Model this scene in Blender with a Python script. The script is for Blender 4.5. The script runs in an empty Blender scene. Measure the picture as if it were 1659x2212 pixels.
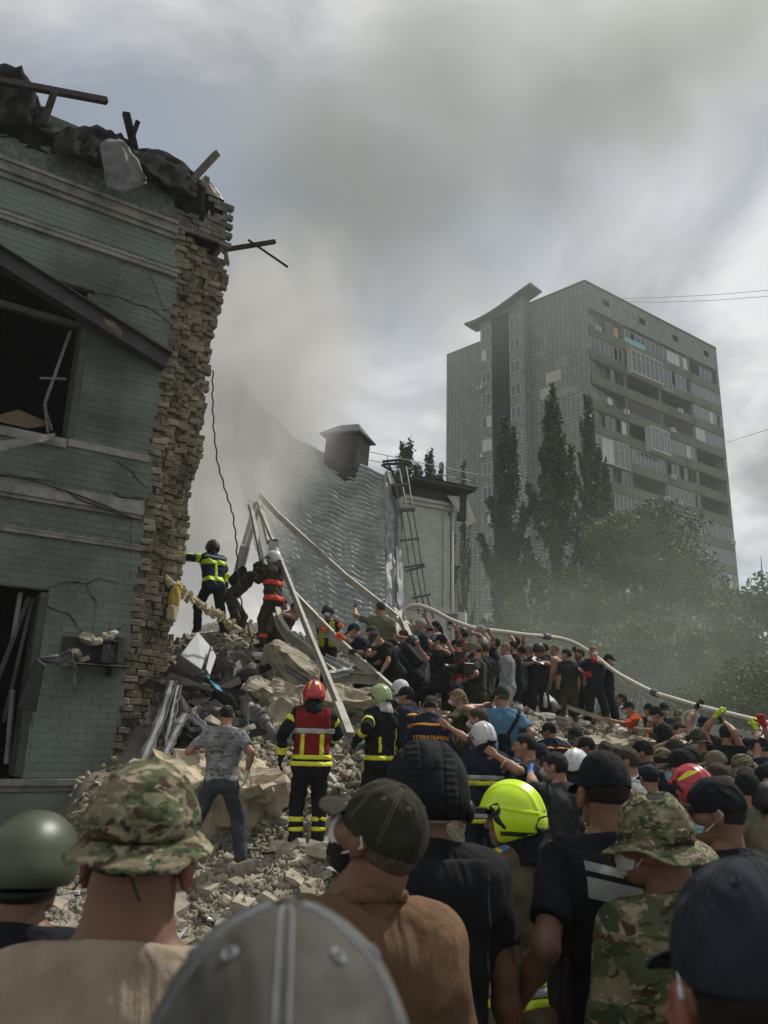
import bpy, math, random
import numpy as np
from math import sin, cos, tan, radians as R_, pi, sqrt
from mathutils import Vector, Matrix, noise as mnoise
random.seed(7)
RNG = np.random.default_rng(11)
scene = bpy.context.scene
COL = scene.collection

# ------------------------------------------------------------------ camera
CAM = np.array([0.0, 0.0, 2.05]); FPX = 1700.0; CXP, CYP = 829.5, 1106.0
PITCH, ROLL = R_(15.8), R_(1.6)
_F = np.array([0, cos(PITCH), sin(PITCH)]); _U0 = np.array([0, -sin(PITCH), cos(PITCH)]); _R0 = np.array([1.0, 0, 0])
_R = cos(ROLL) * _R0 + sin(ROLL) * _U0; _U = cos(ROLL) * _U0 - sin(ROLL) * _R0
cam_d = bpy.data.cameras.new('camera'); cam = bpy.data.objects.new('camera', cam_d); COL.objects.link(cam)
cam_d.sensor_fit = 'HORIZONTAL'; cam_d.sensor_width = 36; cam_d.lens = 36 * FPX / 1659
cam_d.clip_start = 0.05; cam_d.clip_end = 2000
cam.matrix_world = Matrix(((_R[0], _U[0], -_F[0], 0), (_R[1], _U[1], -_F[1], 0), (_R[2], _U[2], -_F[2], CAM[2]), (0, 0, 0, 1)))
cam_d.dof.use_dof = True; cam_d.dof.focus_distance = 11; cam_d.dof.aperture_fstop = 7.0
scene.camera = cam

def ray(px, py):
    return _F + _R * ((px - CXP) / FPX) + _U * ((CYP - py) / FPX)
def at(px, py, Y):
    d = ray(px, py); return Vector(CAM + d * (Y / d[1]))
def proj(p):
    d = np.array(p, float) - CAM; z = d @ _F
    return CXP + FPX * (d @ _R) / z, CYP - FPX * (d @ _U) / z

# ------------------------------------------------------------------ sky, sun, exposure
SUN_EL, SUN_AZ = 56.0, 52.0          # azimuth clockwise from +Y
W = bpy.data.worlds.new('World'); scene.world = W; W.use_nodes = True
nt = W.node_tree; nt.nodes.clear(); L = nt.links.new
def N(tree, kind, **kw):
    n = tree.nodes.new(kind)
    for k, v in kw.items():
        if k == 'inp':
            for a, b in v.items(): n.inputs[a].default_value = b
        else: setattr(n, k, v)
    return n
out = N(nt, 'ShaderNodeOutputWorld'); bg = N(nt, 'ShaderNodeBackground', inp={'Strength': 0.13})
sky = N(nt, 'ShaderNodeTexSky', sky_type='NISHITA', sun_disc=False, sun_elevation=R_(SUN_EL), sun_rotation=R_(SUN_AZ))
tc = N(nt, 'ShaderNodeTexCoord'); sep = N(nt, 'ShaderNodeSeparateXYZ'); L(tc.outputs['Generated'], sep.inputs[0])
zc = N(nt, 'ShaderNodeMath', operation='MAXIMUM', inp={1: 0.0}); L(sep.outputs[2], zc.inputs[0])
za = N(nt, 'ShaderNodeMath', operation='ADD', inp={1: 0.35}); L(zc.outputs[0], za.inputs[0])
dx = N(nt, 'ShaderNodeMath', operation='DIVIDE'); L(sep.outputs[0], dx.inputs[0]); L(za.outputs[0], dx.inputs[1])
dy = N(nt, 'ShaderNodeMath', operation='DIVIDE'); L(sep.outputs[1], dy.inputs[0]); L(za.outputs[0], dy.inputs[1])
cb = N(nt, 'ShaderNodeCombineXYZ', inp={2: 3.1}); L(dx.outputs[0], cb.inputs[0]); L(dy.outputs[0], cb.inputs[1])
n1 = N(nt, 'ShaderNodeTexNoise', inp={'Scale': 1.9, 'Detail': 7.0, 'Roughness': 0.5, 'Distortion': 0.35}); L(cb.outputs[0], n1.inputs['Vector'])
r1 = N(nt, 'ShaderNodeValToRGB'); L(n1.outputs['Fac'], r1.inputs[0])
r1.color_ramp.elements[0].position = 0.36; r1.color_ramp.elements[1].position = 0.60
r1.color_ramp.elements[0].color = (0.52, 0.52, 0.52, 1)
n2 = N(nt, 'ShaderNodeTexNoise', inp={'Scale': 3.1, 'Detail': 8.0, 'Roughness': 0.55, 'Distortion': 0.5}); L(cb.outputs[0], n2.inputs['Vector'])
r2 = N(nt, 'ShaderNodeValToRGB'); L(n2.outputs['Fac'], r2.inputs[0])
r2.color_ramp.elements[0].position = 0.40; r2.color_ramp.elements[0].color = (3.7, 3.8, 3.85, 1)
r2.color_ramp.elements[1].position = 0.64; r2.color_ramp.elements[1].color = (8.6, 8.4, 8.15, 1)
mx = N(nt, 'ShaderNodeMix', data_type='RGBA'); L(r1.outputs[0], mx.inputs[0]); L(sky.outputs[0], mx.inputs[6]); L(r2.outputs[0], mx.inputs[7])
L(mx.outputs[2], bg.inputs['Color']); L(bg.outputs[0], out.inputs[0])

sd = bpy.data.lights.new('sun', 'SUN'); sd.energy = 5.0; sd.angle = R_(0.8); sd.color = (1.0, 0.965, 0.90)
sun = bpy.data.objects.new('sun', sd); COL.objects.link(sun)
sun.rotation_euler = Vector((sin(R_(SUN_AZ)) * cos(R_(SUN_EL)), cos(R_(SUN_AZ)) * cos(R_(SUN_EL)), sin(R_(SUN_EL)))).to_track_quat('Z', 'Y').to_euler()
vs = scene.view_settings; vs.view_transform = 'Standard'; vs.look = 'None'; vs.exposure = -0.26; vs.gamma = 1.0; vs.use_curve_mapping = False
scene.render.engine = 'CYCLES'
cy = scene.cycles; cy.use_denoising = True; cy.max_bounces = 5; cy.diffuse_bounces = 3; cy.glossy_bounces = 2; cy.transmission_bounces = 4
cy.volume_bounces = 1; cy.transparent_max_bounces = 12; cy.volume_step_rate = 1.0; cy.volume_max_steps = 128
cy.use_adaptive_sampling = True; cy.adaptive_threshold = 0.02

# ------------------------------------------------------------------ materials
MATS = {}
def mat(name, col, rough=0.8, var=0.15, vs_=6.0, bump=0.0, bs=40.0, metal=0.0, rnd=0.0, col2=None, thr=(0.4, 0.65), det=6.0, spec=0.3, world=False, subs=None, coat=0):
    """procedural principled: two-tone noise colour, random value per object, noise bump"""
    if name in MATS: return MATS[name]
    m = bpy.data.materials.new(name); m.use_nodes = True; t = m.node_tree; b = t.nodes['Principled BSDF']; K = t.links.new
    b.inputs['Roughness'].default_value = rough; b.inputs['Metallic'].default_value = metal
    b.inputs['Specular IOR Level'].default_value = spec
    if coat: b.inputs['Coat Weight'].default_value = coat
    if subs: b.inputs['Subsurface Weight'].default_value = subs; b.inputs['Subsurface Radius'].default_value = (0.02, 0.008, 0.004)
    if world:
        g = N(t, 'ShaderNodeNewGeometry'); vec = g.outputs['Position']
    else:
        g = N(t, 'ShaderNodeTexCoord'); vec = g.outputs['Object']
    nz = N(t, 'ShaderNodeTexNoise', inp={'Scale': vs_, 'Detail': det, 'Roughness': 0.6}); K(vec, nz.inputs['Vector'])
    rp = N(t, 'ShaderNodeValToRGB'); K(nz.outputs['Fac'], rp.inputs[0])
    c2 = col2 if col2 else tuple(min(1, c * (1 + var)) for c in col); c1 = col if col2 else tuple(c * (1 - var) for c in col)
    rp.color_ramp.elements[0].position = thr[0]; rp.color_ramp.elements[1].position = thr[1]
    rp.color_ramp.elements[0].color = (*c1, 1); rp.color_ramp.elements[1].color = (*c2, 1)
    o = rp.outputs[0]
    if rnd:
        oi = N(t, 'ShaderNodeObjectInfo'); mr = N(t, 'ShaderNodeMapRange', inp={3: 1 - rnd, 4: 1 + rnd}); K(oi.outputs['Random'], mr.inputs[0])
        hs = N(t, 'ShaderNodeHueSaturation'); K(mr.outputs[0], hs.inputs['Value']); K(o, hs.inputs['Color']); o = hs.outputs[0]
    K(o, b.inputs['Base Color'])
    if bump:
        n2 = N(t, 'ShaderNodeTexNoise', inp={'Scale': bs, 'Detail': 5.0, 'Roughness': 0.65}); K(vec, n2.inputs['Vector'])
        bp = N(t, 'ShaderNodeBump', inp={'Strength': bump, 'Distance': 0.02}); K(n2.outputs['Fac'], bp.inputs['Height']); K(bp.outputs[0], b.inputs['Normal'])
    MATS[name] = m; return m
def M(n): return MATS[n]

mat('painted_brick', (0.165, 0.20, 0.168), 0.85, 0.12, 0.55, 0.3, 60, rnd=0.06, col2=(0.066, 0.076, 0.062), thr=(0.40, 0.68), world=True, det=9.0)
mat('mortar', (0.13, 0.145, 0.122), 0.95, 0.3, 12, 0.5, 60, world=True)
mat('moulding', (0.26, 0.255, 0.235), 0.85, 0.2, 3, 0.3, 50, col2=(0.13, 0.13, 0.12), world=True)
mat('raw_brick', (0.25, 0.215, 0.15), 0.95, 0.25, 2.2, 0.8, 70, rnd=0.4, col2=(0.10, 0.087, 0.065), world=True)
mat('raw_mortar', (0.13, 0.11, 0.08), 0.95, 0.35, 7, 1.0, 30, world=True)
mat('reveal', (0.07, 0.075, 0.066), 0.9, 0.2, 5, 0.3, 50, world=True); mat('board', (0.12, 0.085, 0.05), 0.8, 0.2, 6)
mat('charred', (0.014, 0.014, 0.014), 0.9, 0.5, 5, 0.6, 20, world=True, spec=.05)
mat('soot_shade_dark', (0.006, 0.007, 0.008), 0.9, 0.5, 2, world=True, spec=.02)  # near-black soot; also paints the unlit dark of room, tube mouth and vents
mat('charred_wood', (0.035, 0.028, 0.022), 0.9, 0.5, 9, 0.6, 60)
mat('dark_steel', (0.05, 0.047, 0.05), 0.55, 0.25, 4, 0.2, 60, metal=0.2)
mat('burnt_sheet', (0.16, 0.17, 0.165), 0.65, 0.3, 4, 0.4, 12, metal=0.1, col2=(0.10, 0.10, 0.10))
mat('crack', (0.012, 0.014, 0.013), 0.95)
mat('roof_metal', (0.40, 0.43, 0.41), 0.62, 0.12, 1.2, 0.15, 30, metal=0.1, col2=(0.25, 0.275, 0.265), world=True)
mat('flashing', (0.30, 0.315, 0.315), 0.55, 0.25, 2.5, 0.5, 8, metal=0.0, world=True)
mat('cream_metal', (0.37, 0.355, 0.30), 0.6, 0.18, 4, 0.25, 40, metal=0.1, col2=(0.19, 0.18, 0.15), thr=(0.45, 0.8))
mat('white_wall', (0.44, 0.475, 0.40), 0.85, 0.06, 3, 0.2, 50, world=True)
mat('white_trim', (0.46, 0.46, 0.41), 0.8, 0.1, 3, world=True)
mat('dark_trim', (0.06, 0.055, 0.05), 0.7, 0.3, 6, world=True)
mat('rubble', (0.36, 0.32, 0.245), 0.95, 0.2, 5, 0.5, 60, rnd=0.3, col2=(0.22, 0.195, 0.15), world=True)
mat('rubble_ground', (0.17, 0.15, 0.115), 0.97, 0.3, 2.5, 1.0, 22, col2=(0.09, 0.08, 0.062), world=True)
mat('concrete', (0.36, 0.315, 0.23), 0.95, 0.2, 4, 1.0, 14, col2=(0.22, 0.195, 0.15), world=True)
mat('sand_block', (0.50, 0.425, 0.30), 0.95, 0.2, 3, 0.8, 22, col2=(0.34, 0.29, 0.21), world=True)
mat('concrete_dark', (0.15, 0.14, 0.12), 0.95, 0.3, 5, 0.9, 18, world=True)
mat('ground', (0.12, 0.11, 0.092), 0.97, 0.2, 1.5, 0.6, 15, world=True)
mat('white_plastic', (0.45, 0.46, 0.46), 0.5, 0.08, 4)
mat('paper_white', (0.70, 0.69, 0.66), 0.8, 0.1, 8, 0.4, 15, rnd=0.1)
mat('grey_plastic', (0.24, 0.25, 0.25), 0.55, 0.2, 5)
mat('blue_board', (0.05, 0.25, 0.36), 0.6, 0.2, 6)
mat('foam', (0.50, 0.43, 0.27), 0.95, 0.25, 14, 1.0, 45)
mat('yellow_foam', (0.55, 0.42, 0.10), 0.95, 0.3, 12, 1.0, 40)
mat('black_metal', (0.022, 0.024, 0.024), 0.5, 0.3, 8)
mat('rail_metal', (0.10, 0.10, 0.10), 0.5, 0.2, 8)
mat('wire', (0.03, 0.03, 0.03), 0.7)
mat('hose', (0.52, 0.50, 0.43), 0.7, 0.12, 20, 0.4, 120)
mat('bark', (0.10, 0.085, 0.065), 0.95, 0.3, 5, 0.8, 15, world=True)
mat('leaf', (0.06, 0.11, 0.042), 0.65, 0.3, 0.5, col2=(0.115, 0.17, 0.07), world=True, spec=0.2)
mat('leaf_poplar', (0.036, 0.07, 0.032), 0.55, 0.3, 0.5, col2=(0.065, 0.11, 0.05), world=True, spec=0.3)
mat('tower_tile', (0.27, 0.285, 0.255), 0.85, 0.1, 0.7, world=True)
mat('tower_joint', (0.17, 0.17, 0.15), 0.9, 0.1, 1, world=True)
mat('spandrel', (0.155, 0.17, 0.125), 0.9, 0.12, 0.35, 0.2, 4, col2=(0.115, 0.125, 0.095), world=True)
mat('window_white', (0.50, 0.51, 0.50), 0.6, 0.05)
mat('window_dark_frame', (0.16, 0.15, 0.14), 0.7, 0.1)
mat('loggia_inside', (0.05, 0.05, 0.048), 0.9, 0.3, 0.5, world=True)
mat('curtain_yellow', (0.50, 0.44, 0.20), 0.9, 0.1, 3)
mat('curtain_white', (0.55, 0.55, 0.52), 0.9, 0.1, 3)
mat('cyan_glass', (0.16, 0.46, 0.50), 0.3, 0.1, 1, world=True)
mat('louvre', (0.016, 0.017, 0.017), 0.6, 0.2, 1, world=True)
mat('asbestos', (0.34, 0.34, 0.31), 0.9, 0.1, 3)
def glass_mat():
    m = bpy.data.materials.new('pane_glass'); m.use_nodes = True; b = m.node_tree.nodes['Principled BSDF']
    b.inputs['Base Color'].default_value = (0.06, 0.07, 0.075, 1); b.inputs['Roughness'].default_value = 0.06; b.inputs['Specular IOR Level'].default_value = 0.8
    MATS['pane_glass'] = m
glass_mat()

def tile_mat(name, src, w, h, dark, mortar=0.12, use='uv'):
    """adds a brick joint pattern (uv in metres) to a far wall whose tiles are too small to pick apart"""
    m = MATS[src].copy(); m.name = name; t = m.node_tree; K = t.links.new; b = t.nodes['Principled BSDF']
    src_l = b.inputs['Base Color'].links[0].from_socket
    uv = N(t, 'ShaderNodeUVMap', uv_map='UVMap')
    br = N(t, 'ShaderNodeTexBrick', offset=0.0, inp={'Scale': 1.0, 'Mortar Size': mortar * h, 'Brick Width': w, 'Row Height': h, 'Mortar Smooth': 0.1, 'Color1': (0.86, 0.86, 0.86, 1), 'Color2': (1.08, 1.08, 1.08, 1), 'Mortar': (dark, dark, dark, 1)})
    K(uv.outputs[0], br.inputs['Vector'])
    mm = N(t, 'ShaderNodeMix', data_type='RGBA', blend_type='MULTIPLY'); mm.inputs[0].default_value = 1.0; mm.clamp_result = False
    K(src_l, mm.inputs[6]); K(br.outputs['Color'], mm.inputs[7])
    # repaired / weathered areas of the cladding
    K(mm.outputs[2], b.inputs['Base Color']); MATS[name] = m; return m
tile_mat('tower_wall', 'tower_tile', 0.62, 0.42, 0.45, 0.10)
tile_mat('white_brick_wall', 'white_wall', 0.26, 0.10, 0.78, 0.12); MATS['white_brick_wall'].node_tree.nodes['Brick Texture'].offset = 0.5

# ------------------------------------------------------------------ mesh helpers
def link(o, parent=None):
    COL.objects.link(o)
    if parent is not None:
        o.parent = parent
        o.matrix_parent_inverse = parent_inv(parent)
    return o
def world_of(p):
    m = p.matrix_parent_inverse @ p.matrix_basis
    return (world_of(p.parent) @ m) if p.parent is not None else p.matrix_basis.copy()
def parent_inv(p): return world_of(p).inverted()
def tag(o, label=None, cat=None, group=None, kind=None):
    if label: o['label'] = label
    if cat: o['category'] = cat
    if group: o['group'] = group
    if kind: o['kind'] = kind
    return o
def empty(name, loc=(0, 0, 0), rz=0.0):
    o = bpy.data.objects.new(name, None); COL.objects.link(o); o.location = loc; o.rotation_euler = (0, 0, rz); o.empty_display_size = 0.1
    return o
def np_mesh(name, V, Q, m=None, smooth=True, mats=None, mi=None):
    """V (n,3), Q (k,4) or (k,3) ints"""
    me = bpy.data.meshes.new(name); V = np.asarray(V, np.float32); Q = np.asarray(Q, np.int32); k, c = Q.shape
    me.vertices.add(len(V)); me.vertices.foreach_set('co', V.ravel())
    me.loops.add(k * c); me.loops.foreach_set('vertex_index', Q.ravel())
    me.polygons.add(k); me.polygons.foreach_set('loop_start', np.arange(0, k * c, c, dtype=np.int32)); me.polygons.foreach_set('loop_total', np.full(k, c, np.int32))
    if smooth: me.polygons.foreach_set('use_smooth', np.ones(k, bool))
    for x in (mats or ([m] if m else [])): me.materials.append(x)
    if mi is not None: me.polygons.foreach_set('material_index', np.asarray(mi, np.int32))
    me.update(calc_edges=True); return me
def mobj(name, me, parent=None, local=False):
    o = bpy.data.objects.new(name, me)
    COL.objects.link(o)
    if parent is not None:
        o.parent = parent
        if not local: o.matrix_parent_inverse = parent_inv(parent)
    return o
class MB:
    def __init__(s): s.v = []; s.f = []; s.uv = None
    def add(s, V, F):
        n = len(s.v); s.v += [tuple(p) for p in V]; s.f += [tuple(i + n for i in f) for f in F]; return s
    def box(s, c, size, rot=None, jit=0.0, taper=None):
        hx, hy, hz = [a / 2 for a in size]; P = []
        for sx in (-1, 1):
            for sy in (-1, 1):
                for sz in (-1, 1):
                    q = Vector((sx * hx, sy * hy, sz * hz))
                    if jit: q += Vector((random.uniform(-jit, jit), random.uniform(-jit, jit), random.uniform(-jit, jit)))
                    if rot is not None: q = rot @ q
                    P.append(q + Vector(c))
        return s.add(P, [(0, 1, 3, 2), (4, 6, 7, 5), (0, 4, 5, 1), (2, 3, 7, 6), (0, 2, 6, 4), (1, 5, 7, 3)])
    def hexa(s, P):  # P: 4 front corners (ccw) + 4 back
        return s.add(P, [(0, 1, 2, 3), (7, 6, 5, 4), (0, 4, 5, 1), (1, 5, 6, 2), (2, 6, 7, 3), (3, 7, 4, 0)])
    def tube(s, pts, r, n=8, cap=True, flat=1.0):
        pts = [Vector(p) for p in pts]; rr = r if isinstance(r, (list, tuple)) else [r] * len(pts); base = len(s.v)
        ref = Vector((0, 0, 1)) if abs((pts[-1] - pts[0]).normalized().z) < 0.9 else Vector((1, 0, 0))
        for i, p in enumerate(pts):
            d = (pts[min(i + 1, len(pts) - 1)] - pts[max(i - 1, 0)]).normalized()
            a = d.cross(ref).normalized(); b = a.cross(d).normalized()
            for k in range(n):
                t = 2 * pi * k / n; s.v.append(tuple(p + a * (cos(t) * rr[i]) + b * (sin(t) * rr[i] * flat)))
        for i in range(len(pts) - 1):
            for k in range(n):
                a0 = base + i * n + k; a1 = base + i * n + (k + 1) % n; s.f.append((a0, a1, a1 + n, a0 + n))
        if cap:
            s.f.append(tuple(base + k for k in range(n))[::-1]); s.f.append(tuple(base + (len(pts) - 1) * n + k for k in range(n)))
        return s
    def beam(s, a, b, w, h, up=Vector((0, 0, 1)), profile='box', t=0.012):
        a, b = Vector(a), Vector(b); d = (b - a).normalized(); x = d.cross(up).normalized(); y = x.cross(d).normalized()
        def B(x0, x1, y0, y1):
            P = []
            for p in (a, b):
                for (i, j) in ((x0, y0), (x1, y0), (x1, y1), (x0, y1)): P.append(p + x * i + y * j)
            s.add(P, [(0, 1, 2, 3), (7, 6, 5, 4), (0, 4, 5, 1), (1, 5, 6, 2), (2, 6, 7, 3), (3, 7, 4, 0)])
        if profile == 'box': B(-w / 2, w / 2, -h / 2, h / 2)
        elif profile == 'C':      # channel: web on the camera side, two flanges
            B(-w / 2, -w / 2 + t, -h / 2, h / 2); B(-w / 2 + t, w / 2, h / 2 - t, h / 2); B(-w / 2 + t, w / 2, -h / 2, -h / 2 + t)
        elif profile == 'I':
            B(-t / 2, t / 2, -h / 2 + t, h / 2 - t); B(-w / 2, w / 2, h / 2 - t, h / 2); B(-w / 2, w / 2, -h / 2, -h / 2 + t)
        return s
    def build(s, name, m, parent=None, smooth=False, bevel=0.0, kind=None):
        me = bpy.data.meshes.new(name); me.from_pydata(s.v, [], s.f)
        if m: me.materials.append(m if not isinstance(m, str) else MATS[m])
        if smooth: me.polygons.foreach_set('use_smooth', [True] * len(me.polygons))
        me.update(); o = mobj(name, me, parent)
        if bevel:
            b = o.modifiers.new('b', 'BEVEL'); b.width = bevel; b.segments = 1
        if kind: o['kind'] = kind
        return o
def fn(x, y, z=0.0): return mnoise.noise(Vector((x, y, z)))
def planar_uv(o, ud, scale=1.0):
    me = o.data; uvl = me.uv_layers.new(name='UVMap')
    for lp in me.loops:
        p = me.vertices[lp.vertex_index].co; uvl.data[lp.index].uv = (p.x * ud[0] + p.y * ud[1] + 100, p.z)
def rock_mesh(name, r, seed, sub=2, flat=0.7, m='rubble', ang=0.35):
    """angular chunk: cut cube with noise"""
    rs = random.Random(seed); P = []
    n = sub
    import itertools
    verts = {}; faces = []
    def key(i, j, k): 
        t = (i, j, k)
        if t not in verts: verts[t] = len(verts)
        return verts[t]
    for ax in range(3):
        for side in (0, n):
            for i in range(n):
                for j in range(n):
                    q = []
                    for (a, b) in ((i, j), (i + 1, j), (i + 1, j + 1), (i, j + 1)):
                        t = [0, 0, 0]; t[ax] = side; t[(ax + 1) % 3] = a; t[(ax + 2) % 3] = b; q.append(key(*t))
                    faces.append(q if side else q[::-1])
    sx, sy, sz = r * rs.uniform(.7, 1.2), r * rs.uniform(.6, 1.0), r * flat * rs.uniform(.6, 1.0)
    V = [None] * len(verts)
    for t, i in verts.items():
        p = Vector([(c / n - .5) * 2 for c in t]); l = max(abs(p.x), abs(p.y), abs(p.z)); sph = p.normalized() * 1.15
        q = p.lerp(sph, ang) ; q += Vector([rs.uniform(-.17, .17) for _ in range(3)])
        V[i] = (q.x * sx, q.y * sy, q.z * sz)
    me = bpy.data.meshes.new(name); me.from_pydata(V, [], faces); me.materials.append(MATS[m]); me.update(); return me
# ================================================================== THE GROUND AND THE RUBBLE MOUND
MOUND = [ # px, py, Y, weight radius  (ground points read off the picture at their distance)
 (650,1828,8.9),(515,1882,8.8),(575,1400,15.5),(480,1372,15.6),(420,1380,14.8),(700,1560,13),(800,1560,13.5),(950,1527,13.6),(1035,1525,14),(1100,1520,15),
 (1170,1566,15.5),(1230,1568,15.5),(1290,1562,16),(1320,1560,16.2),(1400,1580,16.0),(1000,1640,11.5),(860,1660,10.5),(760,1690,10.3),(560,1480,14),(450,1480,13.4),(640,1480,13.8),
 (380,1500,12.8),(330,1640,11.4),(270,1690,11),(520,1600,11.6),(620,1570,12.2),(700,1640,10.8),(900,1540,13),(1120,1600,14.0),(1250,1605,14.4),(1380,1600,14.6),
 (1000,1500,16.5),(800,1420,17),(650,1380,18),(500,1350,19)]
_mp = [(at(a, b, c)) for a, b, c in MOUND]
_flat = [(x, y, 0.0) for x, y in ((-1,1),(1,1),(-3,2),(3,3),(-6,4),(0,3.2),(6,5),(4,8),(6,10),(8,13),(10,16),(9,19),(6.8,16.5),(12,22),(14,14),(3.2,10.5),(5.6,13.2),(2,8.6),(2.2,6),(-9,10),(-12,16),(7,22),(2,26),(-6,28),(8,7),(3,12.2),(4.5,12.8),(7.8,18),(10,30))]
_flat += [(-1.4,6.0,.22),(-2.4,6.4,.22),(-0.4,6.6,.15),(-2.0,4.6,.08),(0.9,8.0,.12),(-3.6,7.6,.3),(-0.3,4.6,.03),(-2.9,8.6,.42),(1.0,9.6,.25),(-4.6,10.2,.15),(-5.6,10.8,.1),(-6.5,12,.1),(-5.2,10.0,.1),(-4.3,9.6,.2),(-7,15,.6),(-6,19,3)]
MP = np.array([tuple(p) for p in _mp] + _flat)
def GZ(x, y):
    x = np.asarray(x, float); y = np.asarray(y, float)
    d2 = (x[..., None] - MP[:, 0]) ** 2 + (y[..., None] - MP[:, 1]) ** 2
    w = 1.0 / (d2 + 0.12) ** 1.9
    z = (w * MP[:, 2]).sum(-1) / w.sum(-1)
    far = np.clip((y - 24) / 6, 0, 1); z = z * (1 - far)
    return z
def gz(x, y): return float(GZ(x, y))
def _sheet(name, x0, x1, y0, y1, nx, ny, m, amp, dz=0.0):
    xs = np.linspace(x0, x1, nx); ys = np.linspace(y0, y1, ny); X, Y = np.meshgrid(xs, ys, indexing='ij'); Z = GZ(X, Y) + dz
    V = np.stack([X, Y, Z], -1).reshape(-1, 3)
    for i in range(len(V)):
        x, y = V[i, 0], V[i, 1]; k = min(1.0, V[i, 2] / 0.4) if V[i, 2] > 0.02 else 0.0
        V[i, 2] += amp * k * (fn(x * 1.7, y * 1.7, 3) + .5 * fn(x * 5, y * 5, 1) + .35 * abs(fn(x * 11, y * 11, 6)))
    I = np.arange(nx * ny).reshape(nx, ny); Q = np.stack([I[:-1, :-1], I[1:, :-1], I[1:, 1:], I[:-1, 1:]], -1).reshape(-1, 4)
    return np_mesh(name, V, Q, MATS[m], smooth=False)
g = MB(); g.add([(-600, -60, -0.03), (600, -60, -0.03), (600, 900, -0.03), (-600, 900, -0.03)], [(0, 1, 2, 3)]); tag(g.build('ground', 'ground'), kind='structure')
mound = mobj('rubble_mound', _sheet('rubble_mound', -9, 10.5, 3.0, 26, 190, 220, 'rubble_ground', 0.16)); tag(mound, kind='structure')

# chunks that can be picked apart: the 300 largest singly, the rest as one stuff part
_rk = [rock_mesh('rock_shape', 1.0, 100 + i, 2, 0.62, 'rubble', 0.3 if i % 3 else 0.05) for i in range(14)]
from mathutils.bvhtree import BVHTree
_bv = BVHTree.FromPolygons([v.co for v in mound.data.vertices], [tuple(p.vertices) for p in mound.data.polygons])
def mound_z(x, y):
    h = _bv.ray_cast(Vector((x, y, 30)), Vector((0, 0, -1)))[0]; return h.z if h else 0.0
zones = [ # px,py ranges on screen sampled on the mound, count, size range
 ((380,760),(1840,2080),120,(.035,.10)), ((100,380),(1960,2100),40,(.04,.11)), ((560,760),(1780,1860),16,(.06,.14)),
 ((400,700),(1420,1600),44,(.10,.26)), ((1130,1420),(1560,1640),52,(.06,.17)), ((700,1000),(1540,1680),26,(.07,.17)), ((300,400),(1600,1720),10,(.06,.14)),((440,640),(1370,1420),14,(.06,.14)),((880,1120),(1490,1560),24,(.06,.15))]
def on_mound(px, py):
    d = Vector(ray(px, py)); h = _bv.ray_cast(Vector(CAM), d.normalized())[0]
    return h
rock_pts = []
for (xr, yr, n, sr) in zones:
    c = 0; tries = 0
    while c < n and tries < n * 8:
        tries += 1; h = on_mound(random.uniform(*xr), random.uniform(*yr))
        if h is None or h.y > 20: continue
        s = sr[0] + (sr[1] - sr[0]) * random.random() ** 2.2
        o = bpy.data.objects.new('rubble_chunk', _rk[random.randrange(14)]); COL.objects.link(o); o.parent = mound
        o.location = (h.x, h.y, h.z + s * .25); o.scale = (s, s, s); o.rotation_euler = (random.uniform(-.5, .5), random.uniform(-.5, .5), random.uniform(0, 6.3)); c += 1
def gravel(name, n, box, sz, m, parent, seed=3, p=2.0, scr=None):
    rs = np.random.default_rng(seed); V = []; Q = []
    base = np.array([(-1,-1,-1),(1,-1,-1),(1,1,-1),(-1,1,-1),(-1,-1,1),(1,-1,1),(1,1,1),(-1,1,1)], float)
    F = np.array([(0,3,2,1),(4,5,6,7),(0,1,5,4),(1,2,6,5),(2,3,7,6),(3,0,4,7)])
    k = 0
    for i in range(n):
        if scr:
            h = on_mound(rs.uniform(scr[0], scr[1]), rs.uniform(scr[2], scr[3]))
            if h is None: continue
            x, y, z = h
        else:
            x = rs.uniform(box[0], box[1]); y = rs.uniform(box[2], box[3]); z = mound_z(x, y)
        s = sz[0] + (sz[1] - sz[0]) * rs.random() ** p
        A = rs.normal(size=(3, 3)); q, _ = np.linalg.qr(A)
        P = (base * (1 + rs.uniform(-.5, .1, size=(8, 3)))) * (s * np.array([1.25, .9, .5]) * rs.uniform(.6, 1.05, 3)); P = P @ q.T + (x, y, z + s * .2)
        V.append(P); Q.append(F + 8 * k); k += 1
    me = np_mesh(name, np.concatenate(V), np.concatenate(Q), MATS[m], smooth=False); o = mobj(name, me, parent); o['kind'] = 'stuff'; return o
gravel('gravel', 15000, None, (.010, .05), 'rubble', mound, 5, scr=(90, 790, 1760, 2130))
gravel('gravel', 5500, None, (.02, .09), 'rubble', mound, 6, scr=(320, 1430, 1370, 1720))
gravel('gravel', 5000, (-6, 7.5, 9, 19), (.02, .09), 'rubble', mound, 8)
gravel('gravel', 3500, (-4, 5, 3.2, 10), (.015, .05), 'rubble', mound, 9)

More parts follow.
